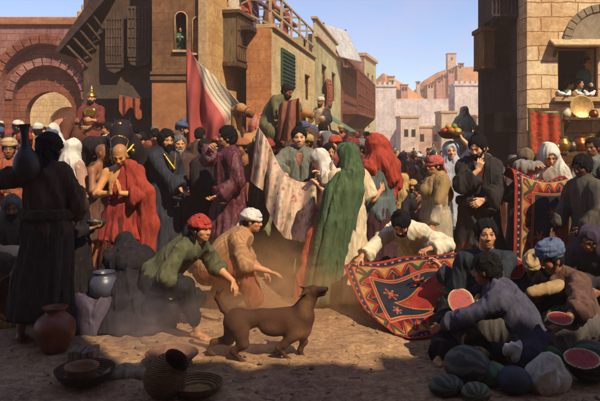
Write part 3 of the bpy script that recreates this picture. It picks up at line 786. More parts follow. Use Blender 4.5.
MB().box((-.1, -.12, 5.55), (W+.1, 2.7, 5.80), jit=.02).build('parapet', plain('parapet_stone', '#b07a54', '#8f5c44', 5, .9), g, bev=.02)
m = MB(); mx = PX(91, 22) + 12.2
m.box((mx-.47, -.05, 5.803), (mx+.47, .75, 6.02)); m.box((mx-.34, 0, 6.022), (mx+.34, .7, 6.26)); m.box((mx-.2, .05, 6.262), (mx+.2, .65, 6.5)); m.build('merlon', plain('merlon_stone', '#c99b62', '#a87848', 6, .9), g, bev=.03)
h, W = facade('pale_house', (-14, 33), (-9, 33), 'pale sunlit house with an arch seen through the city gate', 'house')
m = arch_wall(W, 4.6, 2.1, 1.0, 2.2, .4); m.build('wall', masonry('pale_yellow_stone', '#d8bd8c', '#c8a878', '#ac8c62', .7, .3), h); MB().box((.9, .42, -1.5), (3.3, .5, 3.4)).build('recess', plain('rose_plaster', '#cf9a74', '#b57e5c', 3, .9), h); MB().box((-.1, -.1, 4.6), (W+.1, .6, 4.75)).build('cornice', TRIM, h)

# ---- dark timber house beside the gate
h, W = facade('timber_house', (-5.05, 15), (-3.26, 15), 'dark timber house with hanging bays and a steep eave beside the gate', 'house')
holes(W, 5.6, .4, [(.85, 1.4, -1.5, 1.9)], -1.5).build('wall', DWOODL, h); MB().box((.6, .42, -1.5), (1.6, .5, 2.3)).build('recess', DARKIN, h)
MB().box((W-.35, .42, -1.5), (W, 5, 5.6)).build('side_wall', DWOODL, h); MB().box((0, .42, -1.5), (.3, 5, 5.6)).build('side_wall', DWOODL, h)
m = MB(); m.ngon([(-.45, 3.72), (-.38, 3.66), (.75, 4.95), (1.0, 5.9), (.55, 5.2), (.25, 4.72)], -.55, 3.5); m.build('roof', ROOFT, h)
for i in range(5): MB().bar((-.25 + .15*i, -.5, 3.86 + .17*i), (.1 + .1*i, -.02, 3.4 + .2*i), .05).build('bracket', DWOODL, h)
for x0, x1, z0, z1 in ((.62, .98, 3.35, 4.5), (1.12, 1.62, 3.5, 4.75)):
    b = MB().box((x0, -.30, z0), (x1, -.001, z1)).build('hanging_bay', planks('grey_brown_wood', '#6a5848', '#43362e', 9), h)
    m = MB()
    for i in range(7): q = x0 + (x1-x0)*i/6; m.bar((q, -.315, z0+.1), (q, -.315, z1-.05), .022)
    for i in range(6): q = z0 + .1 + (z1-z0-.15)*i/5; m.bar((x0, -.315, q), (x1, -.315, q), .02)
    m.build('lattice', DWOODL, b); n = MB(); n.ngon([((x0+x1)/2 + (x1-x0)/2*math.cos(a), z0 + .02 - .10*math.sin(a)) for a in np.linspace(math.pi, 2*math.pi, 9)][::1] if False else [(x0, z0), (x0+.06, z0-.08), ((x0+x1)/2, z0-.13), (x1-.06, z0-.08), (x1, z0)], -.28, -.02); n.build('corbel', DWOODL, b)
MB().box((0, 0, 0), (1.75, .035, .55), rx(-52), (.25, -.55, 2.62)).build('awning', planks('awning_boards', '#54463a', '#332a26', 8), h)
for x in (.3, 1.9): MB().bar((x, -.5, 2.65), (x, -.02, 2.2), .045).build('bracket', DWOODL, h)

# ---- tall brown house with the arched windows, and its sandy side with the oriel
h, W = facade('tall_brown_house', (PX(152, 14), 14), (PX(208, 14), 14), 'tall brown and sandy corner house with arched windows and a boxed oriel', 'house')
wx = lambda px: PX(px, 14) - PX(152, 14); wz = lambda y: CAMH + (133 - y)*14/643
ar = [(wx(175), wx(187), wz(50), wz(12)), (wx(192.5), wx(203), wz(53), wz(17))]
m = holes(W, 8, .35, ar, -1.5)
for a in ar: spandrels(m, a[0], a[1], a[3], .35)
m.build('front_wall', BROWNW, h)
for a in ar:
    f = MB(); R = (a[1]-a[0])/2; xc = (a[0]+a[1])/2
    f.tube([(a[0], -.015, a[2])] + [(xc - R*math.cos(q), -.015, a[3]-R + R*math.sin(q)) for q in np.linspace(0, math.pi, 9)] + [(a[1], -.015, a[2])], .016, 6); f = f.build('window', TRIM, h, True)
    MB().box((a[0]-.05, .36, a[2]-.05), (a[1]+.05, .40, a[3]+.05)).build('shutter', planks('grey_green_shutter', '#5a5a48', '#3a3c32', 12), f); MB().box((a[0]-.04, -.07, a[2]-.05), (a[1]+.04, -.001, a[2]-.004)).build('sill', TRIM, f)
MB().box((-.03, -.05, wz(46)-.62), (W+.0, -.001, wz(46)-.56)).box((-.03, -.06, wz(78)-.05), (W, -.001, wz(78)+.03)).build('ledge', plain('ledge_stone', '#7a5a40', '#5f4434', 7, .9), h)
MB().box((0, -.012, -1.5), (W, -.001, wz(80))).build('dado', plain('red_dado', '#a8744c', '#8f5c3e', 3, .95), h)
d2 = rz(-math.degrees(h.rotation_euler.z)) @ V3(-1.32 + 2.0 - 0, 3, 0); an = math.degrees(math.atan2(3, .70))
side = holes(3.1, 8, .35, [], -1.5).build('side_wall', SANDY, h); side.location = (W, .0, 0); side.rotation_euler = (0, 0, RAD(an))
MB().box((-.16, -.014, -1.5), (.0, .16, 8)).build('corner_quoin', TRIM, side)
ob = MB().box((.95, -.34, 3.50), (2.15, -.001, 4.62)).build('oriel', planks('grey_oriel', '#7d6a50', '#54462f', 10), side)
m = MB()
for i in range(9): q = .95 + 1.2*i/8; m.bar((q, -.352, 3.58), (q, -.352, 4.55), .03)
for z in (3.56, 3.9, 4.25, 4.56): m.bar((.95, -.355, z), (2.15, -.355, z), .035)
m.build('lattice', WOOD, ob, bev=.004); MB().box((.88, -.42, 4.622), (2.22, -.001, 4.70)).build('cornice', WOOD, ob); MB().box((.9, -.38, 3.40), (2.2, -.001, 3.498)).build('base', WOOD, ob)
MB().box((0, .4, 7.9), (W, 4, 8.0)).build('roof', ROOFT, h)

# ---- terrace house with the green shutter
CREAMW = masonry('cream_plaster', '#dcc89c', '#d0ba8c', '#bca67a', .9, .35, 1., .35, '#b59a6c', .008)
h, W = facade('terrace_house', (-.675, 15.5), (.51, 22), 'sandy terrace house with a green shutter and a trellised roof terrace', 'house')
gx0, gx1 = 1.0, 2.75; H = 4.38
holes(W, H, .35, [(gx0, gx1, 3.1, 4.02), (4.6, 5.6, 2.9, 3.7), (3.6, 4.8, -1.5, 1.9)], -1.5).build('wall', CREAMW, h)
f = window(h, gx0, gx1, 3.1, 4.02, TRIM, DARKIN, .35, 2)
m = MB(); m.box((gx0, -.05, 3.08), ((gx0+gx1)/2-.01, -.004, 4.04)); m.box(((gx0+gx1)/2+.01, -.05, 3.08), (gx1, -.004, 4.04))
for i in range(9): m.bar((gx0+.04, -.06, 3.14+.1*i), (gx1-.04, -.06, 3.14+.1*i), .03)
m.build('shutter', GREENW, f, bev=.004)
window(h, 4.6, 5.6, 2.9, 3.7); MB().box((3.55, .36, -1.5), (4.85, .42, 2.0)).build('recess', DARKIN, h)
fr = MB().box((-.62, -.0, -1.5), (-.012, .35, H)); fr = fr.build('front_wall', masonry('red_plaster', '#bd8458', '#ab7048', '#96603f', .7, .3, 1, .3, '#94603f', .006), h); fr.rotation_euler = (0, 0, -h.rotation_euler.z)
MB().box((-.02, -.07, H+.002), (W, .4, H+.1)).build('parapet', TRIM, h, bev=.01)
m = MB(); zt = H + .95
for x in np.linspace(.05, W-.05, 6): m.bar((x, .05, H+.1), (x, .05, zt), .06); m.bar((x, .05, zt), (x, 1.9, zt+.1), .05)
for x in np.linspace(.05, W-.05, 4): m.bar((x, 1.9, H+.0), (x, 1.9, zt+.1), .06)
for z in (H+.45, zt): m.bar((0, .05, z), (W, .05, z), .05)
m.bar((0, 1.9, zt+.1), (W, 1.9, zt+.1), .06); m.bar((.05, .05, H+.1), (.05, 1.9, zt), .04); m.bar((.05, 1.9, H+.1), (.05, .05, zt), .04)
m.build('trellis', plain('bleached_timber', '#c2ab8e', '#9a8468', 9, .9), h)
MB().box((-.6, .36, H-.12), (W, 3.5, H-.02)).build('roof', ROOFT, h); MB().box((-.55, 3.2, H), (W, 3.5, H+1.0)).build('back_wall', CREAMW, h)

# ---- yellow house with the hung carpets
h, W = facade('yellow_house', (.53, 22.05), (1.9, 30), 'yellow plastered house with a baluster roof rail and green awning', 'house'); H = 5.15
holes(W, H, .35, [(1.6, 3.0, 3.3, 4.4), (4.6, 6.0, 3.2, 4.4), (2, 3.4, -1.5, 2)], -1.5).build('wall', YELST, h)
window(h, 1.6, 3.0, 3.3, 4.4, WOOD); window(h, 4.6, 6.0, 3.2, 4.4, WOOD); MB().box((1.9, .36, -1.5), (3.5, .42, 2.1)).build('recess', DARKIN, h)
m = MB().box((-.03, -.1, H+.002), (W, .25, H+.1)).box((-.03, -.06, H+.62), (W, .16, H+.70))
m.build('parapet', TRIM, h)
m = MB()
for x in np.linspace(.1, W-.1, 26): m.bar((x, .05, H+.1), (x, .05, H+.62), .09)
m.build('balustrade', plain('white_baluster', '#cfc2a2', '#a99c7c', 6, .9), h)
MB().box((0, 0, 0), (2.6, .03, 1.3), rx(-58), (1.4, -1.1, 1.9)).build('awning', cloth('#5d7a5c', '#3c5442', 3), h)
MB().box((0, .36, H-.1), (W, 6, H)).build('roof', ROOFT, h); MB().box((-.02, .42, -1.5), (.35, 6, H)).build('side_wall', YELST, h)

# ---- red balcony house, white roof screen, square tower
h, W = facade('balcony_house', (1.93, 30.1), (4.2, 42), 'long red brown house with a latticed timber balcony down the street', 'house'); H = 5.45
holes(W, H, .35, [(1.5, 2.6, -1.5, 2), (5, 6.2, -1.5, 2), (8.4, 9.6, -1.5, 2)], -1.5).build('wall', REDST, h); MB().box((.3, .36, -1.5), (W-.3, .42, 2.2)).build('recess', DARKIN, h)
b = MB().box((.4, -.75, 2.75), (W-.5, -.001, 2.9)).box((.4, -.75, 4.85), (W-.5, -.001, 4.95)).build('balcony', RWOOD, h)
m = MB()
for x in np.linspace(.45, W-.55, 16): m.bar((x, -.72, 2.9), (x, -.72, 4.85), .07)
for z in (3.25, 3.75, 4.4): m.bar((.45, -.72, z), (W-.55, -.72, z), .06)
m.build('lattice', RWOOD, b)
for x in np.linspace(.9, W-1, 9): MB().bar((x, -.7, 2.74), (x, -.02, 2.1), .09).build('brace', WOOD, b)
MB().box((-.02, -.12, H+.002), (W, .4, H+.16)).build('cornice', RWOOD, h); MB().box((0, .36, H-.1), (W, 6, H)).build('roof', ROOFT, h)
h, W = facade('square_tower', (4.22, 42.1), (5.55, 47), 'square pale house tower at the far end of the left row', 'tower'); H = 6.9
holes(W, H, .4, [(1.2, 2.0, 4.6, 5.9), (3.1, 3.9, 4.6, 5.9), (1.5, 2.3, 2.2, 3.3)], -1.5).build('wall', YELST, h)
window(h, 1.2, 2.0, 4.6, 5.9); window(h, 3.1, 3.9, 4.6, 5.9); window(h, 1.5, 2.3, 2.2, 3.3)
fw = MB().box((-1.0, 0, -1.5), (-.012, .4, H)).build('front_wall', PINKST, h); fw.rotation_euler = (0, 0, -h.rotation_euler.z); MB().box((-.1, -.15, H+.002), (W+.1, .5, H+.2)).build('cornice', TRIM, h)
aw = empty('roof_awning', (1.75, 28.0, 5.15), 60, 'pale canvas awning leaning on the roofs between yellow house and balcony house', 'awning')
def fW(u, v): return np.stack([2.3*u, .80*v + 0*u, 1.5*v - .10*np.sin(u*math.pi)*np.sin(v*math.pi)], 1)
sheet('canvas', fW, 24, 16, .03, plain('white_canvas', '#b8b6b2', '#969494', 3, .9), aw)
for q_ in (.04, 2.26): MB().bar((q_, .84, -.1), (q_, .84, 1.58), .06).build('pole', WOOD, aw)

LM_ = [masonry('low_house_%d' % i, c, c, c, 1.2, .5, 1, .2) for i, c in enumerate(('#d8c8b8', '#c9ac98', '#d2c0a4'))]
# ---- far end: pale wall with two towers, town hills
h, W = facade('town_wall', (6.0, 60), (18.5, 60), 'pale town wall with two square towers closing the street', 'town wall')
MB().box((2.3, .4, -1.5), (9.3, 1.6, 5.05)).build('curtain_wall', PALEST, h); MB().box((0.9, -.2, -1.5), (2.95, 2, 6.15)).build('tower', PALEST, h); MB().box((8.4, -.2, -1.5), (10.8, 2, 6.25)).build('tower', PALEST, h)
m = MB().box((.8, -.3, 6.152), (3.05, 2.1, 6.35)).box((8.3, -.3, 6.252), (10.9, 2.1, 6.45))
for i in range(5): m.box((.85+.46*i, -.25, 6.352), (1.1+.46*i, .1, 6.6)); m.box((8.38+.5*i, -.25, 6.452), (8.66+.5*i, .1, 6.7))
m.build('battlement', PALEST, h); MB().box((2.9, -.9, -1.5), (8.4, .38, 2.2)).build('lower_wall', masonry('rose_wall', '#d6bfb0', '#cab2a2', '#b29a8c', 1.2, .5), h)
MB().box((10.8, .3, -1.5), (16.5, 1.4, 4.6)).build('curtain_wall', PALEST, h)
for i, (x0_, w_, H_, dz_) in enumerate(((8.3, 1.5, 3.1, 0), (9.7, 2.0, 2.3, .5), (11.6, 1.3, 3.5, -.3), (12.8, 1.9, 2.7, .4), (14.6, 1.6, 3.2, .1))):
    b_ = empty('low_house', (x0_, 53 + dz_, 0), 0, '%s low flat roofed house at the foot of the pale town wall' % ('leftmost', 'wide second', 'tallest middle', 'second from right', 'rightmost')[i], 'house', 'low houses below the town wall'); MB().box((0, 0, -1.5), (w_, 2.5, H_)).build('wall', LM_[i % 3], b_); MB().box((-.08, -.08, H_+.002), (w_+.08, 2.5, H_+.16)).build('roof', TRIM, b_)
    for q_ in np.linspace(.3, w_-.6, 2): MB().box((q_, -.03, H_*.5), (q_+.32, -.003, H_*.5+.6)).build('window', DARKIN, b_)
def hill(name, pts, d, depth, mat, seed):
    xs = np.linspace(pts[0][0], pts[-1][0], 160); tp = np.interp(xs, [p[0] for p in pts], [p[1] for p in pts])
    vs = np.linspace(0, 1, 50); V = []
    for v in vs:
        prof = math.sin(v*math.pi)**.8
        yy = d - depth*.5 + depth*v
        for x, t in zip(xs, tp): V.append(((x-300)/643*d, yy, (CAMH + (133 - t)/643*d)*prof - 1.5))
    V = V3(V); V[:,2] += (fbm(V*.14, seed, 4) - .5)*1.6*np.clip(V[:,2]/4, 0, 1); V[:,1] += (fbm(V*.05, seed+4, 3)-.5)*8
    n, m_ = len(vs), len(xs); i = np.arange(n*m_).reshape(n, m_); F = np.stack([i[:-1,:-1].ravel(), i[:-1,1:].ravel(), i[1:,1:].ravel(), i[1:,:-1].ravel()], 1)
    return tag(mkobj(name, V, F, mat), kind='structure')
HILLM = plain('hill_earth', '#cc9060', '#a06a44', .5, .95, bump=.8, dist=.5, dsc=6)
hill('hill', [(335, 112), (362, 84), (383, 64), (398, 72), (412, 82), (432, 92), (455, 100)], 92, 18, HILLM, 3)
hill('hill', [(392, 100), (408, 86), (422, 74), (436, 65), (450, 61), (470, 60), (490, 64), (520, 74), (560, 90), (640, 105)], 116, 26, HILLM, 8)
def little(x, y, d, w, hgt, mat, lab, name='hillside_house', win=2):
    b = empty(name, ((x-300)/643*d, d, CAMH + (133-y)/643*d), 0, lab, 'castle' if name == 'castle' else 'house', None if name == 'castle' else 'houses on the far hill')
    MB().box((-w/2, -w/2, -3), (w/2, w/2, hgt)).build('wall', mat, b); MB().box((-w/2-.08, -w/2-.08, hgt+.003), (w/2+.08, w/2+.08, hgt+.15)).build('roof', plain('far_roof', '#a86448', '#8a5040', 3), b)
    m = MB()
    for i in range(win): q = -w/2 + w*(i+.7)/(win+.4); m.box((q-.13, -w/2-.04, hgt*.35), (q+.13, -w/2-.004, hgt*.35+.5))
    m.build('window', DARKIN, b); return b
LH = ['pale', 'rosy', 'ochre']; LM = [plain('far_wall_%d' % i, c, None, 2, .95) for i, c in enumerate(('#d8bca6', '#c8917e', '#cba476'))]
for i, (x, y, w) in enumerate(((428, 92, 2.4), (434, 88, 2.2), (440, 91, 3), (445, 84, 2.4), (451, 88, 2.8), (456, 79, 2.2), (433, 96, 2.6), (462, 90, 2.6), (448, 94, 2.2), (421, 96, 2.0), (404, 91, 2.2), (391, 85, 2.0))):
    d = 92 if x < 410 else 108
    little(x, y + 3, d - 4, w*.42, .85 + .3*(i % 3), LM[i % 3], '%s box shaped house on the far hill' % LH[i % 3])['group'] = '%s houses on the far hill' % LH[i % 3]
for i in range(26):
    x = 418 + 44*((i*.618) % 1); y0_ = np.interp(x, [408, 422, 436, 450, 470], [90, 78, 69, 65, 64]); y = y0_ + 4 + (91 - y0_)*((i*.381) % 1)
    little(x, y, 101 + 3*((i*.27) % 1), .55 + .5*((i*.73) % 1), .45 + .35*((i*.51) % 1), LM[(i*7) % 3], '%s box shaped house on the far hill' % LH[(i*7) % 3], win=1 + i % 2)['group'] = '%s houses on the far hill' % LH[(i*7) % 3]
c = little(451, 64, 115, 1.5, 1.7, LM[0], 'small square castle keep on top of the far right hill', 'castle', 1)

# ---- sunlit stone house on the right
h, W = facade('stone_house', (PX(527, 12), 12), (9.5, 12), 'sunlit ashlar stone house with a deep window above the stalls', 'house'); X = lambda px: PX(px, 12) - PX(527, 12); Z = lambda y: CAMH + (133-y)*12/643
hs = [(X(558), X(598), Z(97), Z(47))]
holes(W, 8, .55, hs, -1.5).build('front_wall', ASHLAR, h)
sw_ = MB().box((0, .553, -1.5), (.5, 1.04, 8)).build('side_wall', masonry('shaded_side_stone', '#5c5058', '#50464e', '#3e363e', .55, .25, 1., .6, '#443a42', .012), h)  # darker stone colour puts this side's shade into the material
wf = window(h, hs[0][0], hs[0][1], hs[0][2], hs[0][3], WOOD, DARKIN, 1.6, 1, .05, back=False)
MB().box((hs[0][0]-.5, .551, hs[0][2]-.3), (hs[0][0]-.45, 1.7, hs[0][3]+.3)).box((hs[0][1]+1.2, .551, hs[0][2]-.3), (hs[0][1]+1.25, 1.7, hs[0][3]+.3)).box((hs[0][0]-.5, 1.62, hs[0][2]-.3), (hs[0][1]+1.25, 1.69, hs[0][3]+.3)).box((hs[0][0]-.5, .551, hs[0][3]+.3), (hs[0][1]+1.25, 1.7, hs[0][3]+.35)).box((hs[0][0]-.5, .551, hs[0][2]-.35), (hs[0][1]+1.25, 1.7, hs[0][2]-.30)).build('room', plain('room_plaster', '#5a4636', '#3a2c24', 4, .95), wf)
MB().box((hs[0][0]-.10, -.10, hs[0][2]-.09), (hs[0][1]+.12, -.001, hs[0][2]-.003)).build('sill', TRIM, wf, bev=.008)
MB().box((0, 0, 0), (hs[0][1]-hs[0][0]+.34, .05, .26), rx(-60), (hs[0][0]-.16, -.24, hs[0][3]+.02)).build('hood', plain('hood_stone', '#cdb58c', '#a58c66', 8, .9), wf, bev=.01)
for x in (hs[0][0]-.08, hs[0][1]+.08): MB().bar((x, -.2, hs[0][3]+.03), (x, -.02, hs[0][3]-.18), .045).build('bracket', WOOD, wf)
m = MB(); cx_, cz_ = X(602), Z(44)
for i in range(15):
    a0, a1 = math.pi*i/15 + .01, math.pi*(i+1)/15 - .01
    m.ngon([(cx_ + r*math.cos(a), cz_ + r*math.sin(a)) for r, a in ((.60, a0), (.74, a0), (.74, a1), (.60, a1))], -.05, -.001)
m.build('blind_arch', plain('grey_arch_stone', '#9a8a70', '#7a6a56', 7, .9), h, bev=.006)
m = MB(); m.ngon([(cx_ + .585*math.cos(a), cz_ + .585*math.sin(a)) for a in np.linspace(0, math.pi, 20)], -.02, -.001); m.build('tympanum', plain('grey_tympanum', '#a08f76', '#7d7060', 5, .95), h)
sh = MB().box((X(555), -.42, Z(118)-.05), (X(640), -.001, Z(118))).build('shelf', WOOD, h, bev=.006); [MB().bar((X(q_), -.4, Z(118)-.055), (X(q_), -.01, Z(118)-.35), .05).build('bracket', WOOD, sh) for q_ in (560, 598)]
MB().box((X(553), -.62, Z(152)-.06), (X(650), -.001, Z(152))).build('shelf', WOOD, h, bev=.006)
MB().box((X(527)-.05, -.35, Z(112)), (X(560), -.30, Z(112)+.06)).build('rug_rail', WOOD, h)

# ---- dark timber house up the street on the right
h, W = facade('dark_oriel_house', (3.73, 13.05), (4.6, 13.05), 'dark purple timber house with overhanging oriels beside the stone house', 'house')
zz = lambda y: CAMH + (133-y)*14/643; xx = lambda px: PX(px, 13.05) - 3.73
holes(W, 8, .4, [(xx(497), xx(505), zz(74), zz(50)), (xx(486), xx(496), zz(72), zz(48))], -1.5).build('wall', DWOOD2, h)
for a in ((xx(497), xx(505), zz(74), zz(50)), (xx(486), xx(496), zz(72), zz(48))): window(h, *a, frame=DWOOD, T=.4, bars=3, fw=.035)
q_ = MB().box((0, 0, -1.5), (.3, 9, 8)).build('side_wall', DWOOD2, h); q_.location = (0, .42, 0); q_.rotation_euler = (0, 0, RAD(-17))
o_ = MB().box((xx(484), -.55, zz(31)), (xx(513), -.001, zz(-40))).build('oriel', DWOOD, h)
m = MB()
for i in range(9): q = xx(484) + (xx(513)-xx(484))*i/8; m.bar((q, -.56, zz(30)), (q, -.56, zz(-40)), .03)
for y in (28, 14, 0): m.bar((xx(484), -.565, zz(y)), (xx(513), -.565, zz(y)), .04)
m.build('lattice', planks('worn_lattice', '#584850', '#352b32', 8), o_); m = MB()
for i in range(4): q = xx(487) + .14*i; m.bar((q, -.5, zz(31)-.01), (q, -.02, zz(44)), .05)
m.build('bracket', DWOOD, o_)
b = MB().box((xx(479), -.25, zz(72)), (xx(491), .4, zz(40))).build('side_bay', planks('tan_bay', '#8a6238', '#5c3e24', 8), h); MB().box((xx(477), -.32, zz(40)+.003), (xx(492), .4, zz(36))).build('cornice', WOOD, b); MB().box((xx(478.5), -.28, zz(74)), (xx(491.5), .4, zz(72)-.003)).build('base', WOOD, b)
m = MB()
for q in np.linspace(xx(480), xx(490), 4): m.bar((q, -.262, zz(70)), (q, -.262, zz(42)), .02)
m.build('lattice', WOOD, b)
MB().box((0, 0, 0), (xx(508)-xx(480), .03, .85), rx(-12), (xx(480), -.22, zz(115))).build('awning', cloth('#3a2c34', '#251c24', 3), h)
s_ = MB().box((xx(494), -.5, zz(132)), (xx(511), -.001, zz(114))).build('hatch', planks('grey_hatch', '#564a48', '#332b2c', 9), h); MB().box((xx(496.5), -.52, zz(129)), (xx(508), -.502, zz(119))).build('hatch_grille', DARKIN, s_)

# ---- unseen houses added behind the viewer, heights set to shade the near ground
def add_shade_house(x0, x1, H, y, lab, mat):
    h = empty('shade_house', (x0, y, 0), 0, lab, 'house', 'shade casting houses added behind the viewer'); W = x1 - x0
    MB().box((0, -5, -1.5), (W, 0, H)).build('wall', mat, h); MB().box((-.1, -5.1, H+.003), (W+.1, .15, H+.25)).build('cornice', TRIM, h)
    q = .1; pr = random.Random(int(H*10))
    while q < W - .5:
        w_ = pr.uniform(.25, .8); MB().box((q, -.5, H+.253), (min(q + w_, W-.1), .1, H + .253 + pr.uniform(.12, .62))).build('merlon', mat, h); q += w_ + pr.uniform(.15, .55)  # uneven blocks added to break up the cast shadow edge
    for i in range(int(W/2)): MB().box((.6+2*i, .004, 3), (1.5+2*i, .06, 4.6)).build('shutter', GREENW, h)
BACK = [(-16, 3.2, 12.2, 'tall brown house added out of view to shade the left foreground', BROWNW), (3.25, 9.7, 7.7, 'low sandy house between two taller ones, added unseen to shape the shade', SANDY), (9.75, 19, 11.9, 'tall stone house added out of view to shade the right foreground', ASHLAR)]
for a, b, H, l, m_ in BACK: add_shade_house(a, b, H, -1.0, l, m_)

# scattered stones and straw on the earth
m = MB()
for i in range(1500):
    y = 3.9 + 5.2*rng.random()**1.3; x = (rng.random()*2 - 1)*(.5*y + .2); r0 = .004 + .022*rng.random()**4
    if rng.random() < .35: a = rng.random()*6.28; l = .02 + .09*rng.random()**2; m.bar((x, y, .012), (x + l*math.cos(a), y + l*math.sin(a), .018), .006)
    else: m.lathe([(r0*.5, -r0*.3), (r0, 0), (r0*.75, r0*.5), (r0*.25, r0*.75)], 6, (x, y, .008), rz(rng.random()*360) * V3(1, .7 + .4*rng.random(), 1))
tag(m.build('pebbles', plain('pebble', '#9c8468', '#6b5644', 12, .95), None), 'small stones and bits of straw strewn on the trodden earth', 'pebbles', None, 'stuff')
# ==================================================================== THE PEOPLE
WHITE, CREAM, BLACK = cloth('#d9d2c4', '#a99f92'), cloth('#d3bf9c', '#a88f6c'), cloth('#352d2e', '#1e191a')
MESH_N = {}
def mk(px, d, h, yaw, label, pose=None, W=None, z=0, **kw):
    """stands a person where the photograph has them; W gives world targets for the wrists / ankles as (px, py, depth)"""
    base = V3(PX(px, d), d, z + float(gz(PX(px, d), d))); p = dict(pose or {})
    for k, q in (W or {}).items(): p[k] = rz(-yaw) @ (P(*q) - base) * 1.72 / h
    return person(base, h, yaw, label, p, **kw)
G = dict   # one garment

# ---- left: woman from behind carrying a long-necked jar
mk(47, 5.75, 1.82, 6, 'dark clothed woman seen from behind with a long necked jar on her shoulder', {'sex': 'f', 'skin': 'brown', 'rh': (.20, .20, 1.0), 'le': (-1, .2, -.4), 'hyaw': -25, 'hpitch': 8, 'lf': (-.2, -.05, .09), 'lp': (0, -1, 0)}, {'lh': (21, 172, 5.62)},
   hair=('longhair', '#15100e'), wear=[G(name='bodice', mat=cloth('#5c4230', '#38281e'), loose=.028, sl=.9, flare=.02, fold=.03), G(name='skirt', mat=cloth('#40342a', '#29211c'), top=False, hem=.22, hemr=(.255, .23), waist=1.06, wr=(.185, .15), amp=.14),
   dict(fn=sash, mat=cloth('#4a3a2c', '#2e241d'), name='apron_tie', loose=.05, z=.06)], headwear=[('kerchief', cloth('#211a1a', '#120e0e'), {'tilt': -14})])
# ---- girl with a bowl
mk(78, 6.4, 1.30, -82, 'dark clothed child in profile holding out a bowl beside the jar carrier', {'sex': 'f', 'skin': 'brown', 'hpitch': -6, 'rc': 35, 'lc': 35, 'rp': (0, .2, 1), 'lp': (0, .2, 1)}, {'rh': (92, 228, 6.25), 'lh': (93, 227, 6.47)},
   hair=('longhair', '#120d0b'), wear=[G(name='gown', mat=cloth('#231c1d', '#141011'), loose=.04, sl=.85, flare=.03, hem=.04, hemr=(.26, .25))])
# ---- praying man in red
def redcuts(S, J): S.half(J['neck'] + V3(-.035, 0, .0), (.93, 0, .36), .02, .50)
mk(122, 7.5, 1.72, 178, 'shaven man in a red cloth over one shoulder praying with bowed head', {'skin': 'gold', 'rh': (.055, .25, 1.17), 'lh': (-.055, .25, 1.17), 'rd': (-.12, .30, 1), 'ld': (.12, .30, 1), 'rp': (-1, 0, 0), 'lp': (1, 0, 0), 'rc': 4, 'lc': 4, 'rsp': 1, 'lsp': 1, 're': (1, -.2, -.7), 'le': (-1, -.2, -.7), 'hpitch': 30, 'hyaw': 4, 'shaved': 1, 'closed': 1, 'fat': 1.06},
   hair=None, wear=[G(name='robe', mat=cloth('#5d2418', '#34150f'), top=False, hem=.06, hemr=(.31, .27), waist=1.10, wr=(.185, .15), amp=.2, pl=7),
   G(name='red_wrap', mat=cloth('#a8341e', '#661a10'), loose=.035, sl=.75, flare=.05, sides='l', shoulder=0, hem=.62, hemr=(.245, .20), cuts=redcuts, fold=.03),
   dict(fn=drape, name='shawl_end', mat=cloth('#ad381d', '#701e10'), pts=[[('lS', (.04, .05, .05)), ('lE', (-.03, -.03, .02)), ('lE', (-.07, -.06, -.35)), ('lE', (-.05, -.06, -.62))], [('lS', (.08, -.06, .04)), ('lE', (.06, -.12, -.1)), ('lE', (.05, -.12, -.6))], [('neck', (-.09, .05, -.01)), ('lS', (.02, .11, -.14)), ('lS', (.10, .13, -.36))]], rs=[[.085, .10, .10, .10], [.08, .09, .09], [.055, .06, .055]], fold=.03, k=.06)])
# ---- crouching dark figure in front of the praying man
mk(134, 6.2, 1.62, 25, 'person in black crouching before the praying man, seen from behind', {'pelvis': (0, -.1, .42), 'lean': 52, 'hunch': 25, 'pelf': .4, 'hpitch': 45, 'rf': (.14, -.1, .09), 'lf': (-.14, .05, .09), 'rk': (.5, 1, .3), 'lk': (-.5, 1, .3), 'rh': (.14, .55, .28), 'lh': (-.14, .55, .28), 'skin': 'dark'},
   hair=None, wear=[G(name='robe', mat=cloth('#221d20', '#151214'), loose=.06, sl=.9, legs=1, lap=2, fold=.035), G(name='skirt', mat=cloth('#221d20', '#151214'), top=False, hem=.02, hemr=(.40, .38), waist=.5, wr=(.25, .22), ctr=(0, -.05))], headwear=[('veil', cloth('#252024', '#171416'), {'L': .3})])
# ---- two crouching lads
mk(184, 6.0, 1.66, -104, 'crouching lad in a red kerchief and olive green shirt, hand on knee', {'pelvis': (0, -.26, .52), 'lean': 46, 'hunch': 10, 'pelf': .6, 'hpitch': 2, 'hyaw': -22, 'twist': -8, 'rf': (.20, .22, .09), 'lf': (-.12, -.35, .10), 'rk': (.55, 1, .5), 'lk': (-.4, 1, -.1), 'le': (-.6, -.8, .1), 're': (.8, -.6, .2), 'skin': 'tan', 'rc': 22, 'lc': 22, 'rp': (0, 0, -1), 'lp': (0, 0, -1), 'stubble': 0, 'rh': (.22, .12, .46), 'lh': (-.22, .42, .46), 'rd': (.0, .15, -1), 'ld': (.1, .5, -1)},
   hair=('longhair', '#1f140f', {'t': .004}), wear=[G(name='shirt', mat=cloth('#5f5e3e', '#383a28'), loose=.045, sl=.62, flare=.03, fold=.03), G(name='trousers', mat=cloth('#2b2625', '#181516'), top=False, loose=.03, legs=.85, fold=.03)], headwear=[('kerchief', cloth('#b8321f', '#7a1c14'))])
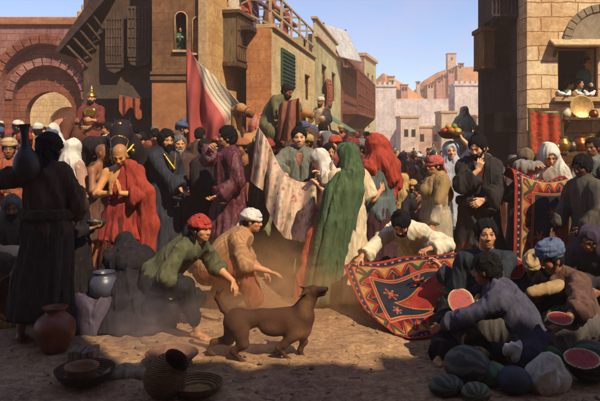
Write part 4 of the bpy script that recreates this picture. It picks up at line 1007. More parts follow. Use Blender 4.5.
mk(238, 6.75, 1.66, -92, 'crouching lad in a white kerchief and loose striped tan shirt reaching out an arm', {'pelvis': (0, -.30, .46), 'lean': 42, 'hunch': 12, 'pelf': .6, 'hpitch': 8, 'hyaw': -8, 'rf': (.18, .22, .09), 'lf': (-.14, -.30, .10), 'rk': (.4, 1, .5), 'lk': (-.4, 1, .1), 'skin': 'tan', 'rp': (0, .1, -1), 'lp': (0, 0, -1), 'rc': 14, 'lh': (-.28, .25, .36), 'stubble': 0}, {'rh': (268, 271, 6.45)},
   hair=('hair', '#1f140f', {'t': .002}), wear=[G(name='shirt', mat=cloth('#c0905c', '#84502c', 5, .9, 'stripe'), loose=.045, sl=.62, flare=.02, fold=.022), G(name='trousers', mat=cloth('#a5542a', '#74381c'), top=False, loose=.05, legs=.9, lap=1, fold=.028), dict(fn=sash, mat=cloth('#7a2a1c', '#511a12'), loose=.035, z=.02)], headwear=[('kerchief', WHITE)])
# ---- people behind the praying man
mk(71, 8.6, 1.74, -40, 'woman in a white headscarf and pale pink shawl behind the jar carrier', {'sex': 'f', 'skin': 'tan', 'rh': (.12, .28, 1.02), 'lh': (-.1, .26, 1.08), 'hpitch': 4}, lod=1, hair=None, wear=[G(name='gown', mat=cloth('#c49a86', '#94614f'), loose=.05, hem=.05, hemr=(.28, .25))], headwear=[('veil', WHITE, {'L': .36})])
mk(91, 8.6, 1.70, -100, 'bald bare shouldered porter in profile bent under a dark load', {'skin': 'brown', 'shaved': 1, 'lean': 14, 'hpitch': 4, 'rh': (.12, .3, 1.25), 'lh': (-.2, .1, 1.3), 're': (.5, .2, -1)}, lod=1, hair=None, wear=[G(name='loincloth', mat=cloth('#6a4634', '#452c22'), top=False, hem=.45, hemr=(.23, .2), wr=(.18, .15))])
mk(107, 9.1, 1.76, -150, 'dark skinned man in a pale grey turban under the dark load', {'skin': 'dark', 'hpitch': 14, 'lh': (-.2, .1, 1.3), 'rh': (.25, .1, 1.0)}, lod=1, wear=[G(name='robe', mat=cloth('#7d4c34', '#54301f'), hem=.06, hemr=(.26, .23))], headwear=[('turban', cloth('#b0aa98', '#7d786a'))])
mk(164, 8.9, 1.86, -125, 'tall bearded man in a dark blue robe with a gold chain, palm held out', {'skin': 'tan', 'hyaw': -14, 'hpitch': 6, 'rh': (.10, .40, 1.02), 'rp': (0, 0, 1), 'rc': 16, 'lh': (-.18, .22, 1.0), 'hair': '#15100e'}, lod=1, hair=('curly', '#15100e', {'t': .016}), beard=('#17110e', .07),
   wear=[G(name='robe', mat=cloth('#31333f', '#1d1f29'), loose=.05, sl=.95, flare=.07, hem=.04, hemr=(.30, .27)), dict(fn=drape, name='gold_chain', mat=plain('gold', '#b98a35', '#7a5520', 20, .35, .8), pts=[[('neck', (.10, .09, -.02)), ('mid', (.05, .235, .06)), ('neck', (-.10, .09, -.02))]], rs=[[.016, .022, .016]], fl=None, fold=.004, cell=.008, k=.01)])
mk(179, 9.7, 1.78, -160, 'grey bearded man looking over the shoulder of the man with the gold chain', {'skin': 'gold', 'hpitch': 6, 'hair': '#8a8078'}, lod=1, hair=('hair', '#7d736a'), beard=('#b0a698', .05), wear=[G(name='robe', mat=cloth('#5a3a30', '#38241e'), hem=.05)])
mk(203, 9.0, 1.74, -120, 'brown faced man in a black cloak beside the burgundy jacketed man', {'skin': 'dark', 'shaved': 1, 'hpitch': 6, 'lh': (-.1, .3, 1.1), 'rh': (.1, .3, 1.1)}, lod=1, hair=('hair', '#2a1a14', {'t': .002}), wear=[G(name='cloak', mat=cloth('#2a1f22', '#181215'), loose=.06, sl=.9, flare=.05, hem=.04, hemr=(.32, .28))])
mk(229, 8.35, 1.90, 112, 'tall man with tousled black hair in a burgundy silk jacket, hand raised', {'skin': 'tan', 'hyaw': -8, 'hpitch': -2, 're': (1, -.3, -.5), 'rp': (0, -.4, -.6), 'rc': 45, 'lp': (0, 0, 1), 'lh': (-.22, .18, .98)}, {'rh': (210, 149, 8.05)}, hair=('curly', '#14100e', {'t': .012, 'amp': .013}),
   wear=[G(name='jacket', mat=cloth('#5e1f2e', '#2c1218', 4, .55, 'brocade', .4), loose=.05, sl=.9, flare=.06, hem=.50, hemr=(.27, .24), fold=.03, vneck=.05), G(name='skirt', mat=cloth('#3a1c20', '#211114'), top=False, hem=.04, hemr=(.30, .27)), dict(fn=sash, mat=cloth('#7c2c34', '#4c171e'), loose=.055)])
# ---- the cloth sellers
mk(244, 9.1, 1.74, 125, 'man in a flat orange cap turned away behind the pale embroidered cloth', {'skin': 'brown', 'rh': (.2, .3, 1.2), 'hyaw': 10}, lod=1, wear=[G(name='coat', mat=cloth('#a5683c', '#724428'), hem=.06)], headwear=[('cap', cloth('#b0602c', '#7c3f1c'))])
mk(268, 8.75, 1.74, 165, 'dark moustached man in a red cap holding up the embroidered cloth', {'skin': 'brown', 'hpitch': 10, 'hyaw': 10, 'rc': 60, 'lc': 60, 'stubble': 1}, {'rh': (258, 140, 8.38), 'lh': (281, 168, 8.3)}, lod=1, wear=[G(name='tunic', mat=cloth('#8d8a63', '#5d5c42'), loose=.05, hem=.05)], headwear=[('cap', cloth('#a03324', '#6c2018'))])
mk(299, 8.5, 1.90, 182, 'man with a topknot in a grey green kimono spreading the embroidered cloth', {'sw': .9, 'skin': 'light', 'hpitch': 3, 'rc': 50, 'lc': 50, 're': (1, -.3, -.3), 'le': (-1, -.3, -.3), 'rp': (0, 0, 1), 'lp': (0, 0, 1)}, {'rh': (281, 176, 8.12), 'lh': (321, 176, 7.98)}, hair=('topknot', '#15110f'),
   wear=[G(name='under_kimono', mat=cloth('#a8674c', '#7c4734'), loose=.0, sl=0, vneck=.12, fold=.012, hem=.4), G(name='kimono', mat=cloth('#77796a', '#4f5348', 9), loose=.045, sl=.86, flare=.10, hem=.04, hemr=(.29, .26), vneck=.30, fold=.028), dict(fn=sash, mat=cloth('#5d4436', '#3c2c24'), loose=.05)])
mk(331, 7.95, 1.64, 95, 'woman in a white headcloth and cream dress, face half hidden, feeling the cloth', {'sex': 'f', 'skin': 'light', 'hpitch': 24, 'hyaw': 10, 'lean': 8, 'rc': 30, 'lc': 30, 'rp': (0, 0, -1), 'lp': (0, 0, -1)}, {'rh': (322, 176, 7.85), 'lh': (318, 184, 7.8)}, hair=None, wear=[G(name='dress', mat=CREAM, loose=.04, sl=.6, hem=.05, hemr=(.27, .25))], headwear=[('veil', WHITE, {'L': .12})])
# ---- the green veil and the red veil
def greenveil(J, root, h, lod, mat):
    S = SDF(); R, c = J['Rh'], J['head']; n = J['neck']; W = lambda *a: c + R @ V3(*a)
    S.ell(W(0, -.025, .034), (.096, .115, .100), R, .03); S.cap(W(0, -.045, .02), n + V3(0, -.05, -.02), .105, .125, .06)
    S.loft([.06, .5, .95, 1.25, 1.43], [-.30, -.22, -.12, -.045, -.01], [-.08, -.09, -.09, -.07, -.04], [.19, .185, .185, .195, .13], [.16, .16, .165, .16, .12], 0, 6, .26, 12, .07, .08)
    S.ell(W(0, .125, -.02), (.068, .10, .11), R, .015, 1); S.cap(J['rE'] + V3(.08, .05, -.3), J['rE'] + V3(.09, .06, .22), .13, .10, .04, None, 1)
    V, F = S.mesh(.0105); V = relax(V, F, 1, .5); V = folds(V, F, .045, 7, (.25, .1, 1), .18, 3); V = folds(V, F, .013, 17, (.2, .1, 1), .25, 8)
    return mkobj('veil', V*(h/1.72), F, mat, root)
mk(347, 7.1, 1.70, 14, 'woman from behind in a long green veil over a cream dress', {'sex': 'f', 'skin': 'tan', 'hyaw': 22, 'hpitch': 10, 're': (.25, -.3, -1), 'rp': (-.3, 1, 0), 'rc': 22, 'lh': (-.12, .3, 1.0), 'roll': 3}, {'rh': (381, 190, 7.35)}, hair=('hair', '#1c1310', {'t': .002}),
   wear=[G(name='dress', mat=cloth('#d8c29a', '#b0946a'), loose=.02, sl=.40, flare=.01, hem=.05, hemr=(.29, .27), amp=.2, fold=.03), dict(fn=greenveil, mat=cloth('#4c633e', '#2c4029', 4)),
   dict(fn=drape, name='red_lining', mat=cloth('#b9492c', '#7f2c1c'), pts=[[('lS', (-.07, -.02, -.25)), (-.36, .02, .75), (-.47, .0, .30), (-.52, .0, .08)], [(-.28, .06, .9), (-.40, .08, .4), (-.45, .08, .1)]], rs=[[.05, .07, .09, .10], [.05, .08, .09]], fold=.03, fl=.6)])
def redveil(J, root, h, lod, mat):
    S = SDF(); R, c = J['Rh'], J['head']; n = J['neck']; W = lambda *a: c + R @ V3(*a); rs_ = J['rS']
    S.ell(W(0, -.025, .034), (.098, .117, .102), R, .03); S.cap(W(0, -.045, .02), n + V3(0, -.05, -.02), .108, .13, .06)
    S.chain([W(.05, -.06, .05), rs_ + V3(.0, -.05, .02), rs_ + V3(.06, -.07, -.20), rs_ + V3(.02, -.07, -.32)], [.09, .10, .075, .05], .05); S.chain([n + V3(0, -.09, 0), n + V3(.10, -.12, -.20)], [.12, .09], .05); S.chain([n + V3(-.06, -.04, -.02), J['lS'] + V3(0, -.02, .0)], [.10, .09], .05)
    S.ell(W(0, .125, -.02), (.070, .10, .115), R, .015, 1)
    V, F = S.mesh(.0105); V = relax(V, F, 1, .5); V = folds(V, F, .024, 9, (.6, .2, -1), .2, 5); V = folds(V, F, .012, 19, (.5, .2, -1), .3, 8)
    return mkobj('veil', V*(h/1.72), F, mat, root)
mk(378, 7.75, 1.78, 40, 'woman in a flame red veil and grey blue bodice seen from behind', {'sex': 'f', 'skin': 'brown', 'hyaw': 20, 'hpitch': 12, 'rh': (.18, .22, .98), 're': (1, -.5, -.4), 'lh': (-.2, .25, 1.0)}, hair=None,
   wear=[G(name='bodice', mat=cloth('#5d6c6b', '#3f4a4c', 6), loose=.045, sl=.8, flare=.03, hem=.8, hemr=(.2, .18), fold=.03), G(name='skirt', mat=cloth('#4a2a30', '#2c1a20'), top=False, hem=.04, hemr=(.30, .28), waist=1.02), dict(fn=redveil, mat=cloth('#b23a1e', '#782012', 5))])
mk(353, 9.3, 1.72, 150, 'thin faced man in a dark red headcloth between the green and red veils', {'skin': 'brown', 'hyaw': -10, 'hpitch': 6}, lod=1, wear=[G(name='robe', mat=cloth('#6c3d3a', '#452624'), hem=.06)], headwear=[('turban', cloth('#7d2f2a', '#521d1b'))])
mk(336, 10.2, 1.74, 140, 'man in a scarlet cap behind the woman in the white headcloth', {'skin': 'tan'}, lod=1, wear=[G(name='robe', mat=cloth('#a4573c', '#74382a'), hem=.06)], headwear=[('cap', cloth('#bb3a22', '#7e2416'))])
# ---- carpet men in the middle
mk(412, 7.0, 1.74, 150, 'black haired man in a cream robe kneeling to spread the red carpet', {'pelvis': (.02, -.28, .50), 'lean': 50, 'hunch': 12, 'twist': 0, 'hpitch': 48, 'hyaw': 4, 'pelf': .5, 'rf': (.16, -.55, .10), 'lf': (-.22, .16, .09), 'rk': (.2, 1, -.2), 'lk': (-.5, 1, .5), 'skin': 'tan', 're': (1, -.4, .3), 'le': (-1, -.3, -.2), 'rc': 45, 'lc': 50, 'rp': (0, 0, -1), 'lp': (0, 0, -1), 'rt': (.1, .4, -1)}, {'rh': (354, 263, 6.62), 'lh': (429, 249, 6.52)}, hair=('topknot', '#130f0d', {'t': .013}), beard=('#17110d', .012),
   wear=[G(name='robe', mat=cloth('#e2d4b4', '#b8a480', 4), loose=.045, sl=.88, flare=.045, legs=1, lap=1, fold=.024, vneck=.2)])
mk(437, 7.55, 1.56, 105, 'youth in a pinkish red kerchief and ochre shawl behind the kneeling man', {'skin': 'tan', 'sex': 'f', 'hpitch': 4, 'hyaw': 10, 'le': (-1, -.2, -.6), 'lc': 50, 'rh': (.2, .12, .85)}, {'lh': (430, 240, 7.25)}, hair=('hair', '#2a1a12', {'t': .002}), wear=[G(name='dress', mat=cloth('#b8a88c', '#857660'), loose=.03, sl=.9, hem=.05), dict(fn=drape, name='shawl', mat=cloth('#a58550', '#745a36'), pts=[[('rS', (.02, 0, .03)), ('neck', (0, -.03, -.02)), ('lS', (-.02, 0, .03))], [('rS', (.03, 0, 0)), ('rE', (.0, .0, .06))], [('lS', (-.03, 0, 0)), ('lE', (.0, .0, .06))], [('neck', (0, -.05, -.05)), ('mid', (0, -.08, .05))], [('neck', (0, .05, -.08)), ('mid', (0, .1, .10))]], rs=[[.075, .08, .075], [.072, .07], [.072, .07], [.12, .14], [.11, .13]], fl=None, fold=.024)], headwear=[('kerchief', cloth('#c0564a', '#8a342e'), {'tilt': -14})])
mk(451, 8.8, 1.70, 155, 'woman with a blue and white headcloth balancing a basket of fruit', {'sex': 'f', 'skin': 'light', 'hyaw': 18, 'lh': (-.16, .10, 1.80), 'le': (-1, .1, .0), 'lc': 30, 'lp': (1, 0, 0), 'rh': (.24, .1, .9), 'ld': (.25, 0, 1)}, lod=1, hair=('hair', '#2a1a12', {'t': .002}), wear=[G(name='blouse', mat=cloth('#b9bcc4', '#7f8492'), loose=.04, sl=.5, flare=.05, hem=.6, hemr=(.22, .2)), G(name='skirt', mat=cloth('#4b5068', '#2e3244'), top=False, hem=.04, hemr=(.3, .28))], headwear=[('veil', cloth('#c4c8d0', '#8a90a2'), {'L': .22})])
# ---- man in dark kimono
mk(479, 7.55, 1.80, 168, 'man with a topknot in a black kimono stroking his chin', {'sw': .92, 'skin': 'light', 'hpitch': 20, 'hyaw': -24, 'twist': 0, 'rh': (.02, .20, 1.36), 'rd': (-.25, .1, 1), 'rp': (-.2, -1, .1), 're': (.8, .4, -1), 'rc': 40, 'lh': (-.03, .24, 1.04), 'lp': (0, -1, 0), 'le': (-1, .2, -.5)}, hair=('topknot', '#100d0d', {'t': .012}), beard=('#1a1412', .02),
   wear=[G(name='under_robe', mat=cloth('#7c2b1f', '#4e1a14'), loose=.0, sl=0, vneck=.14, fold=.012, hem=.3), G(name='kimono', mat=cloth('#352e2c', '#211c1c', 4), loose=.035, sl=.84, flare=.06, hem=.03, hemr=(.33, .28), vneck=.38, fold=.034), dict(fn=sash, mat=cloth('#3c2c28', '#241a18'), loose=.08)])
# ---- seated sellers at the right front
mk(486, 5.75, 1.74, 165, 'black haired man in dark blue seated with a slice of watermelon in hand', {'pelvis': (0, -.05, .26), 'lean': 8, 'hunch': 8, 'hpitch': -4, 'hyaw': 10, 'pelf': .2, 'rf': (.36, .62, .09), 'lf': (-.02, .55, .09), 'rk': (.5, .4, 1), 'lk': (-.5, .5, 1), 'skin': 'tan', 'le': (-1, -.1, -.4), 'lp': (.3, .2, 1), 're': (.3, -.2, -1), 'rc': 40, 'lc': 34, 'rp': (0, .6, -.6), 'rsp': 6, 'stubble': 1}, {'rh': (441, 268, 6.0), 'lh': (474, 303, 5.3)}, hair=('hair', '#12100f', {'t': .012, 'amp': .012}),
   wear=[G(name='jacket', mat=cloth('#2f3640', '#1c2128', 5), loose=.03, sl=.86, flare=.03, fold=.032, vneck=.06), G(name='skirt', mat=cloth('#2a2628', '#191617'), top=False, loose=.06, legs=1, lap=2, fold=.036)])
mk(524, 5.15, 1.72, 62, 'dark haired youth seen from the side seated with knees drawn up, purple grey jacket', {'pelvis': (0, -.05, .13), 'lean': 24, 'hunch': 18, 'hpitch': 12, 'hyaw': 0, 'pelf': -.2, 'rf': (.12, .58, .09), 'lf': (-.12, .60, .09), 'rk': (.2, .4, 1), 'lk': (-.2, .4, 1), 'skin': 'brown', 'rh': (.14, .66, .34), 'lh': (-.20, .62, .26), 'le': (-1, -.1, .1), 're': (1, 0, .1), 'rc': 30, 'lc': 30, 'lp': (1, 0, -.4), 'rp': (-1, 0, -.4)}, hair=('curly', '#181210', {'t': .014, 'amp': .009}),
   wear=[G(name='jacket', mat=cloth('#4c4a5e', '#2c2c3a', 6), loose=.05, sl=.9, flare=.02, fold=.034), G(name='trousers', mat=cloth('#57504a', '#363130', 5), top=False, loose=.045, legs=.92, fold=.034)])
mk(575, 5.55, 1.72, 112, 'melon seller in a blue turban and brown smock leaning forward', {'pelvis': (0, -.10, .20), 'lean': 26, 'hunch': 16, 'hpitch': 18, 'hyaw': 0, 'pelf': .2, 'rf': (.10, .75, .10), 'lf': (-.30, .62, .10), 'rk': (.4, .3, 1), 'lk': (-.5, .3, 1), 'skin': 'brown', 'le': (-1, 0, -.3), 're': (.8, -.3, -.5), 'rp': (0, .2, 1), 'lp': (0, .2, 1), 'lc': 24, 'rc': 24}, {'lh': (560, 323, 5.0), 'rh': (546, 288, 5.55)}, hair=('hair', '#1a1210', {'t': .003}), beard=('#1c1411', .02),
   wear=[G(name='smock', mat=cloth('#6b4a3c', '#443029', 5), loose=.055, sl=.62, flare=.04, fold=.034), G(name='trousers', mat=cloth('#5d564e', '#3b3733', 5), top=False, loose=.06, legs=.95, lap=1, fold=.038)], headwear=[('turban', cloth('#5a6a8c', '#3a4560', 7), {'tail': 1, 'w': .006})])
mk(543, 6.3, 1.66, 150, 'person in a pale ochre turban bending over the melons beside the blue turban', {'pelvis': (0, -.1, .2), 'lean': 40, 'hunch': 20, 'hpitch': 50, 'pelf': .2, 'rf': (.2, .5, .09), 'lf': (-.2, .5, .09), 'rk': (.5, .3, 1), 'lk': (-.5, .3, 1), 'skin': 'brown', 'rh': (.15, .6, .35), 'lh': (-.1, .6, .35)}, lod=1, hair=None, wear=[G(name='robe', mat=cloth('#3d3a3a', '#242324'), loose=.05, sl=.8, legs=1, lap=2, fold=.03)], headwear=[('turban', cloth('#b89a66', '#85693f'))])
mk(597, 6.15, 1.66, 140, 'person in a dark plum hood seated behind the blue turbaned melon seller', {'pelvis': (0, -.1, .3), 'lean': 22, 'hunch': 14, 'hpitch': 26, 'pelf': .2, 'rf': (.2, .5, .09), 'lf': (-.2, .5, .09), 'rk': (.5, .5, 1), 'lk': (-.5, .5, 1), 'skin': 'brown', 'rh': (.2, .5, .45), 'lh': (-.15, .5, .45)}, lod=1, hair=None, wear=[G(name='robe', mat=cloth('#3c333c', '#252026'), loose=.05, sl=.9, legs=1, lap=2, fold=.03)], headwear=[('veil', cloth('#46384a', '#2c2430'), {'L': .25})])
# ---- right: people at the hanging carpet
mk(550, 7.85, 1.74, 150, 'woman in a long white veil stooping over the hanging carpet', {'sex': 'f', 'skin': 'light', 'lean': 16, 'hpitch': 30, 'hyaw': 24, 'lh': (-.1, .4, 1.20), 'lc': 20, 'rc': 20, 'rp': (0, 0, -1)}, {'rh': (534, 170, 7.45)}, hair=None, wear=[G(name='gown', mat=cloth('#c9bca8', '#94867a'), loose=.05, sl=.9, flare=.04, hem=.05)], headwear=[('veil', WHITE, {'L': .42, 'amp': .022})])
mk(526, 7.95, 1.66, 165, 'woman in a brown hood bending to the baby on the hanging carpet', {'sex': 'f', 'skin': 'brown', 'lean': 14, 'hpitch': 26, 'hyaw': -16, 'rh': (.12, .42, 1.16), 'lh': (-.12, .42, 1.16), 'rp': (0, 0, 1), 'lp': (0, 0, 1)}, lod=1, hair=None, wear=[G(name='gown', mat=cloth('#5c4a44', '#3a2f2c'), loose=.05, sl=.9, hem=.05)], headwear=[('veil', cloth('#7a6448', '#4e4030'), {'L': .3})])
mk(590, 6.75, 1.60, 105, 'dark haired youth in a drab olive brown tunic turned from us by the hanging carpet', {'skin': 'dark', 'hpitch': 14, 'hyaw': 14, 'lean': 6, 'rh': (.2, .3, .9), 'lh': (-.2, .25, .95)}, hair=('curly', '#15100f', {'t': .014}), wear=[G(name='tunic', mat=cloth('#5a5248', '#38342f', 5), loose=.055, sl=.9, flare=.03, hem=.05, hemr=(.28, .26), fold=.034)])
mk(616, 6.7, 1.52, 120, 'stocky person in a slate blue headwrap and dark smock at the right edge', {'skin': 'dark', 'hpitch': 20, 'lean': 10, 'rh': (.2, .3, .9), 'lh': (-.2, .3, 1.0)}, lod=1, hair=None, wear=[G(name='smock', mat=cloth('#453e40', '#292628'), loose=.06, sl=.9, hem=.05, hemr=(.3, .28))], headwear=[('veil', cloth('#4c525a', '#30353c'), {'L': .25})])
mk(594, 8.6, 1.76, 130, 'man in a grey green shirt by the pot shelves, one forearm raised', {'skin': 'brown', 'hyaw': 0, 'hpitch': 4, 'rh': (.12, .35, 1.4), 'lh': (-.2, .2, .9), 'rc': 50, 're': (.6, .2, -1)}, lod=1, hair=('hair', '#1a1210'), wear=[G(name='shirt', mat=cloth('#7c8074', '#545a50'), loose=.04, sl=.5, hem=.6, hemr=(.23, .2)), G(name='trousers', mat=cloth('#4a4642', '#2f2c2a'), top=False, legs=.95)])
# ---- left edge
mk(9, 8.8, 1.72, -150, 'man in an orange robe and pale turban at the left edge before the gate', {'skin': 'brown', 'hyaw': -10, 'rh': (.1, .3, 1.1)}, lod=1, wear=[G(name='robe', mat=cloth('#a8522c', '#74341e'), hem=.05)], headwear=[('turban', cloth('#c0a274', '#8d7048'))])
mk(13, 7.1, 1.66, -160, 'seated man in a grey hood beside the pale goat at the left edge', {'pelvis': (0, -.05, .42), 'lean': 12, 'hpitch': 16, 'pelf': 0, 'rf': (.2, .42, .09), 'lf': (-.2, .42, .09), 'rk': (.4, 1, .5), 'lk': (-.4, 1, .5), 'skin': 'brown', 'rh': (.2, .42, .55), 'lh': (-.2, .42, .55), 'rp': (0, 0, -1), 'lp': (0, 0, -1)}, lod=1, hair=None, beard=('#2a211c', .04), wear=[G(name='robe', mat=cloth('#5a4c3c', '#3a3128'), loose=.05, legs=1, lap=2)], headwear=[('veil', cloth('#6c6a5c', '#47463c'), {'L': .2})])
mk(18, 6.5, 1.16, -120, 'child in a yellow wrap crouching behind the copper tray', {'sex': 'f', 'pelvis': (0, -.08, .28), 'lean': 30, 'hunch': 14, 'hpitch': 20, 'rf': (.16, .1, .09), 'lf': (-.16, .1, .09), 'rk': (.4, 1, .6), 'lk': (-.4, 1, .6), 'skin': 'brown', 'rh': (.16, .45, .35), 'lh': (-.16, .45, .35)}, lod=1, hair=('hair', '#17110d'), wear=[G(name='wrap', mat=cloth('#c39a48', '#8d6a2e'), loose=.06, sl=.8, legs=1, lap=2)])
# ---- people in windows and on terraces
def dweller(x, y, z, h, yaw, label, pose, c1, c2, hw=None, skin='brown', group=None):
    return person((x, y, z), h, yaw, label, dict(pose, skin=skin), lod=2, wear=[G(name='robe', mat=cloth(c1, c2), hem=.05, hemr=(.24, .22))], headwear=hw and [hw], hair=('hair', '#1a1210'), group=group)
dweller(PX(181.5, 14.35), 14.30, CAMH + (133-30)*14.4/643 - .92, .96, 185, 'small figure in sea green leaning out of the arched window', {'lean': 14, 'rh': (.14, .35, 1.25), 'lh': (-.14, .35, 1.25), 'sex': 'f'}, '#3f7a62', '#2a5444', None, 'tan')
dweller(PX(588, 12.4), 12.42, 1.66, 1.62, 160, 'woman in turquoise standing in the stone house window', {'sex': 'f', 'rh': (.15, .3, 1.0), 'lh': (-.1, .3, 1.15), 'hyaw': 20}, '#4c8c8c', '#316063', None, 'light')
dweller(PX(578, 12.3), 12.30, 1.46, 1.40, 215, 'child in an ochre dress at the stone house window', {'sex': 'f', 'rh': (.2, .3, .9)}, '#b98a4a', '#7e5c30', None, 'tan')
dweller(PX(568, 12.4), 12.40, 1.50, 1.36, 235, 'seated looking child in green in the window of the stone house', {'hpitch': 10, 'lh': (-.1, .3, 1.1)}, '#58745c', '#3a4e3e', None, 'tan')
dweller(PX(584, 12.2), 12.20, 1.52, 1.16, 175, 'child in dark red leaning on the sill of the stone house', {'lean': 10, 'rh': (.2, .35, .98), 'lh': (-.2, .35, .98)}, '#7a3028', '#4c1e1a', None, 'brown')
ta = math.atan2(6.5, 1.185); TX = lambda u, v: (-.675 + u*math.cos(ta) - v*math.sin(ta), 15.5 + u*math.sin(ta) + v*math.cos(ta), 4.37)
for u, v, yw, c1, c2, lab, hw in ((.4, .8, -120, '#b8502c', '#7c3420', 'woman in orange red at the near corner of the roof terrace', None), (-.25, .9, -150, '#c9b79a', '#94846a', 'person in pale linen leaning on the near end of the terrace', ('turban', WHITE)), (1.7, .9, -100, '#6d5a78', '#483c52', 'person in mauve under the terrace trellis', None), (2.6, .7, -80, '#a86a3c', '#744628', 'person in rust brown under the terrace trellis', ('turban', cloth('#d8c8a8', '#a89878'))), (3.6, .9, -90, '#5b7a5a', '#3c523c', 'person in leaf green under the terrace trellis', None), (4.7, .7, -95, '#8c3a34', '#5c2622', 'person in crimson at the far end of the terrace', None)):
    q = TX(u, v); dweller(q[0], q[1], q[2], 1.55 if hw else 1.5, yw, lab, {'lean': 10, 'rh': (.2, .4, 1.0), 'lh': (-.2, .4, 1.0)}, c1, c2, hw)

# ---- the crowd: a dozen figures built once, then copied with their own clothes
TARGET_N = 92
crowd_cols = [('wine red', '#6d2a2a'), ('brick red', '#96472f'), ('rust orange', '#b0602f'), ('ochre', '#b38a48'), ('dusty rose', '#a5685c'), ('plum', '#54384e'), ('slate blue', '#485064'), ('ink blue', '#2d3246'), ('grey violet', '#6a5e72'), ('olive', '#5e5c3a'), ('umber brown', '#5a4030'), ('cream', '#c8b592'), ('black', '#2a2428'), ('sea green', '#4c6a5e')]
head_cols = [('white', '#d6cfc0'), ('yellow', '#c09a4c'), ('red', '#a03624'), ('blue', '#4c5a7c'), ('grey', '#77706c'), ('brown', '#5c4434')]
poses = [{'rh': (.22, .2, .9)}, {'rh': (.1, .3, 1.1), 'lh': (-.12, .3, 1.05), 'hpitch': 8}, {'rh': (.3, .2, 1.75), 're': (1, 0, 0), 'lh': (-.24, .1, .85)}, {'lean': 8, 'hpitch': 12, 'lh': (-.15, .35, 1.0), 'hyaw': 20}, {'sex': 'f', 'rh': (.12, .28, 1.1), 'lh': (-.1, .28, 1.0), 'hyaw': -20}, {'sex': 'f', 'lh': (-.14, .3, 1.2), 'lean': 4}]
protos = []
for i, (ps, hk) in enumerate([(0, 'turban'), (1, 'hair'), (2, 'turban'), (3, 'cap'), (4, 'veil'), (5, 'veil'), (1, 'fez'), (3, 'hair'), (0, 'hair'), (2, 'hair'), (1, 'turban'), (5, 'hair')]):
    sk = ('brown', 'tan', 'dark', 'gold', 'brown', 'tan')[i % 6]; hw = None if hk == 'hair' else [(hk, WHITE, {'seed': i})]
    r_, _ = person((0, 0, 0), 1.70, 0, 'person in the crowd', dict(poses[ps], skin=sk), lod=2, hair=('curly' if i % 2 else 'hair', '#1a1210') if hk not in ('veil',) else None, beard=('#1c1512', .04) if i in (0, 3, 8, 10) else None, wear=[G(name='robe', mat=BLACK, hem=.04, hemr=(.29, .26), sl=.9, flare=.05, fold=.03, pl=7, amp=.2, seed=i*5+1)], headwear=hw)
    protos.append((r_, hk))
KIDS = {}
for o in list(bpy.data.objects): 
    if o.parent: KIDS.setdefault(o.parent.name, []).append(o)
def recolour(root, c1, hc):
    for ch in root.children:
        m = c1 if ch.name.startswith('robe') else hc if ch.name.split('.')[0] in ('turban', 'cap', 'headscarf') else None
        if m: ch.material_slots[0].link = 'OBJECT'; ch.material_slots[0].material = m
def instance(k, first):
    root = protos[k][0]
    if first: return root
    r = root.copy(); COL.objects.link(r)
    for ch in KIDS[root.name]: c = ch.copy(); COL.objects.link(c); c.parent = r
    return r
used = set(); labels = set(); spots = []; cr = random.Random(21)
def landmark(px, d):
    if 318 <= px < 362 and d < 14: return 'behind the green veil'
    if 262 <= px < 318 and d < 11.5: return 'behind the kimono man'
    if 152 <= px < 212 and d < 11: return 'behind the gold chained man'
    if px < 95: return 'before the city gate'
    if px < 152: return 'under the dark timber house'
    if px < 212: return 'below the tall brown house'
    if px < 262: return 'behind the burgundy jacket'
    if px < 318: return 'below the green shuttered house'
    if px < 362: return 'below the yellow house'
    if px < 412: return 'behind the red veil'
    if px < 462: return 'behind the fruit basket'
    return 'below the dark oriel house'
WORDS = {'turban': '%s turban', 'cap': '%s cap', 'fez': '%s brimless cap', 'veil': '%s headscarf'}
zones = [((388, 446), (12, 14), 12), ((384, 450), (14, 20), 32), ((378, 450), (20, 32), 24), ((335, 385), (10, 14), 10), ((325, 385), (14, 26), 12), ((375, 470), (30, 50), 10), ((150, 335), (9.8, 14.6), 34), ((0, 150), (9.6, 16), 30), ((250, 330), (11.5, 15), 7), ((440, 530), (9.3, 12.5), 8)]
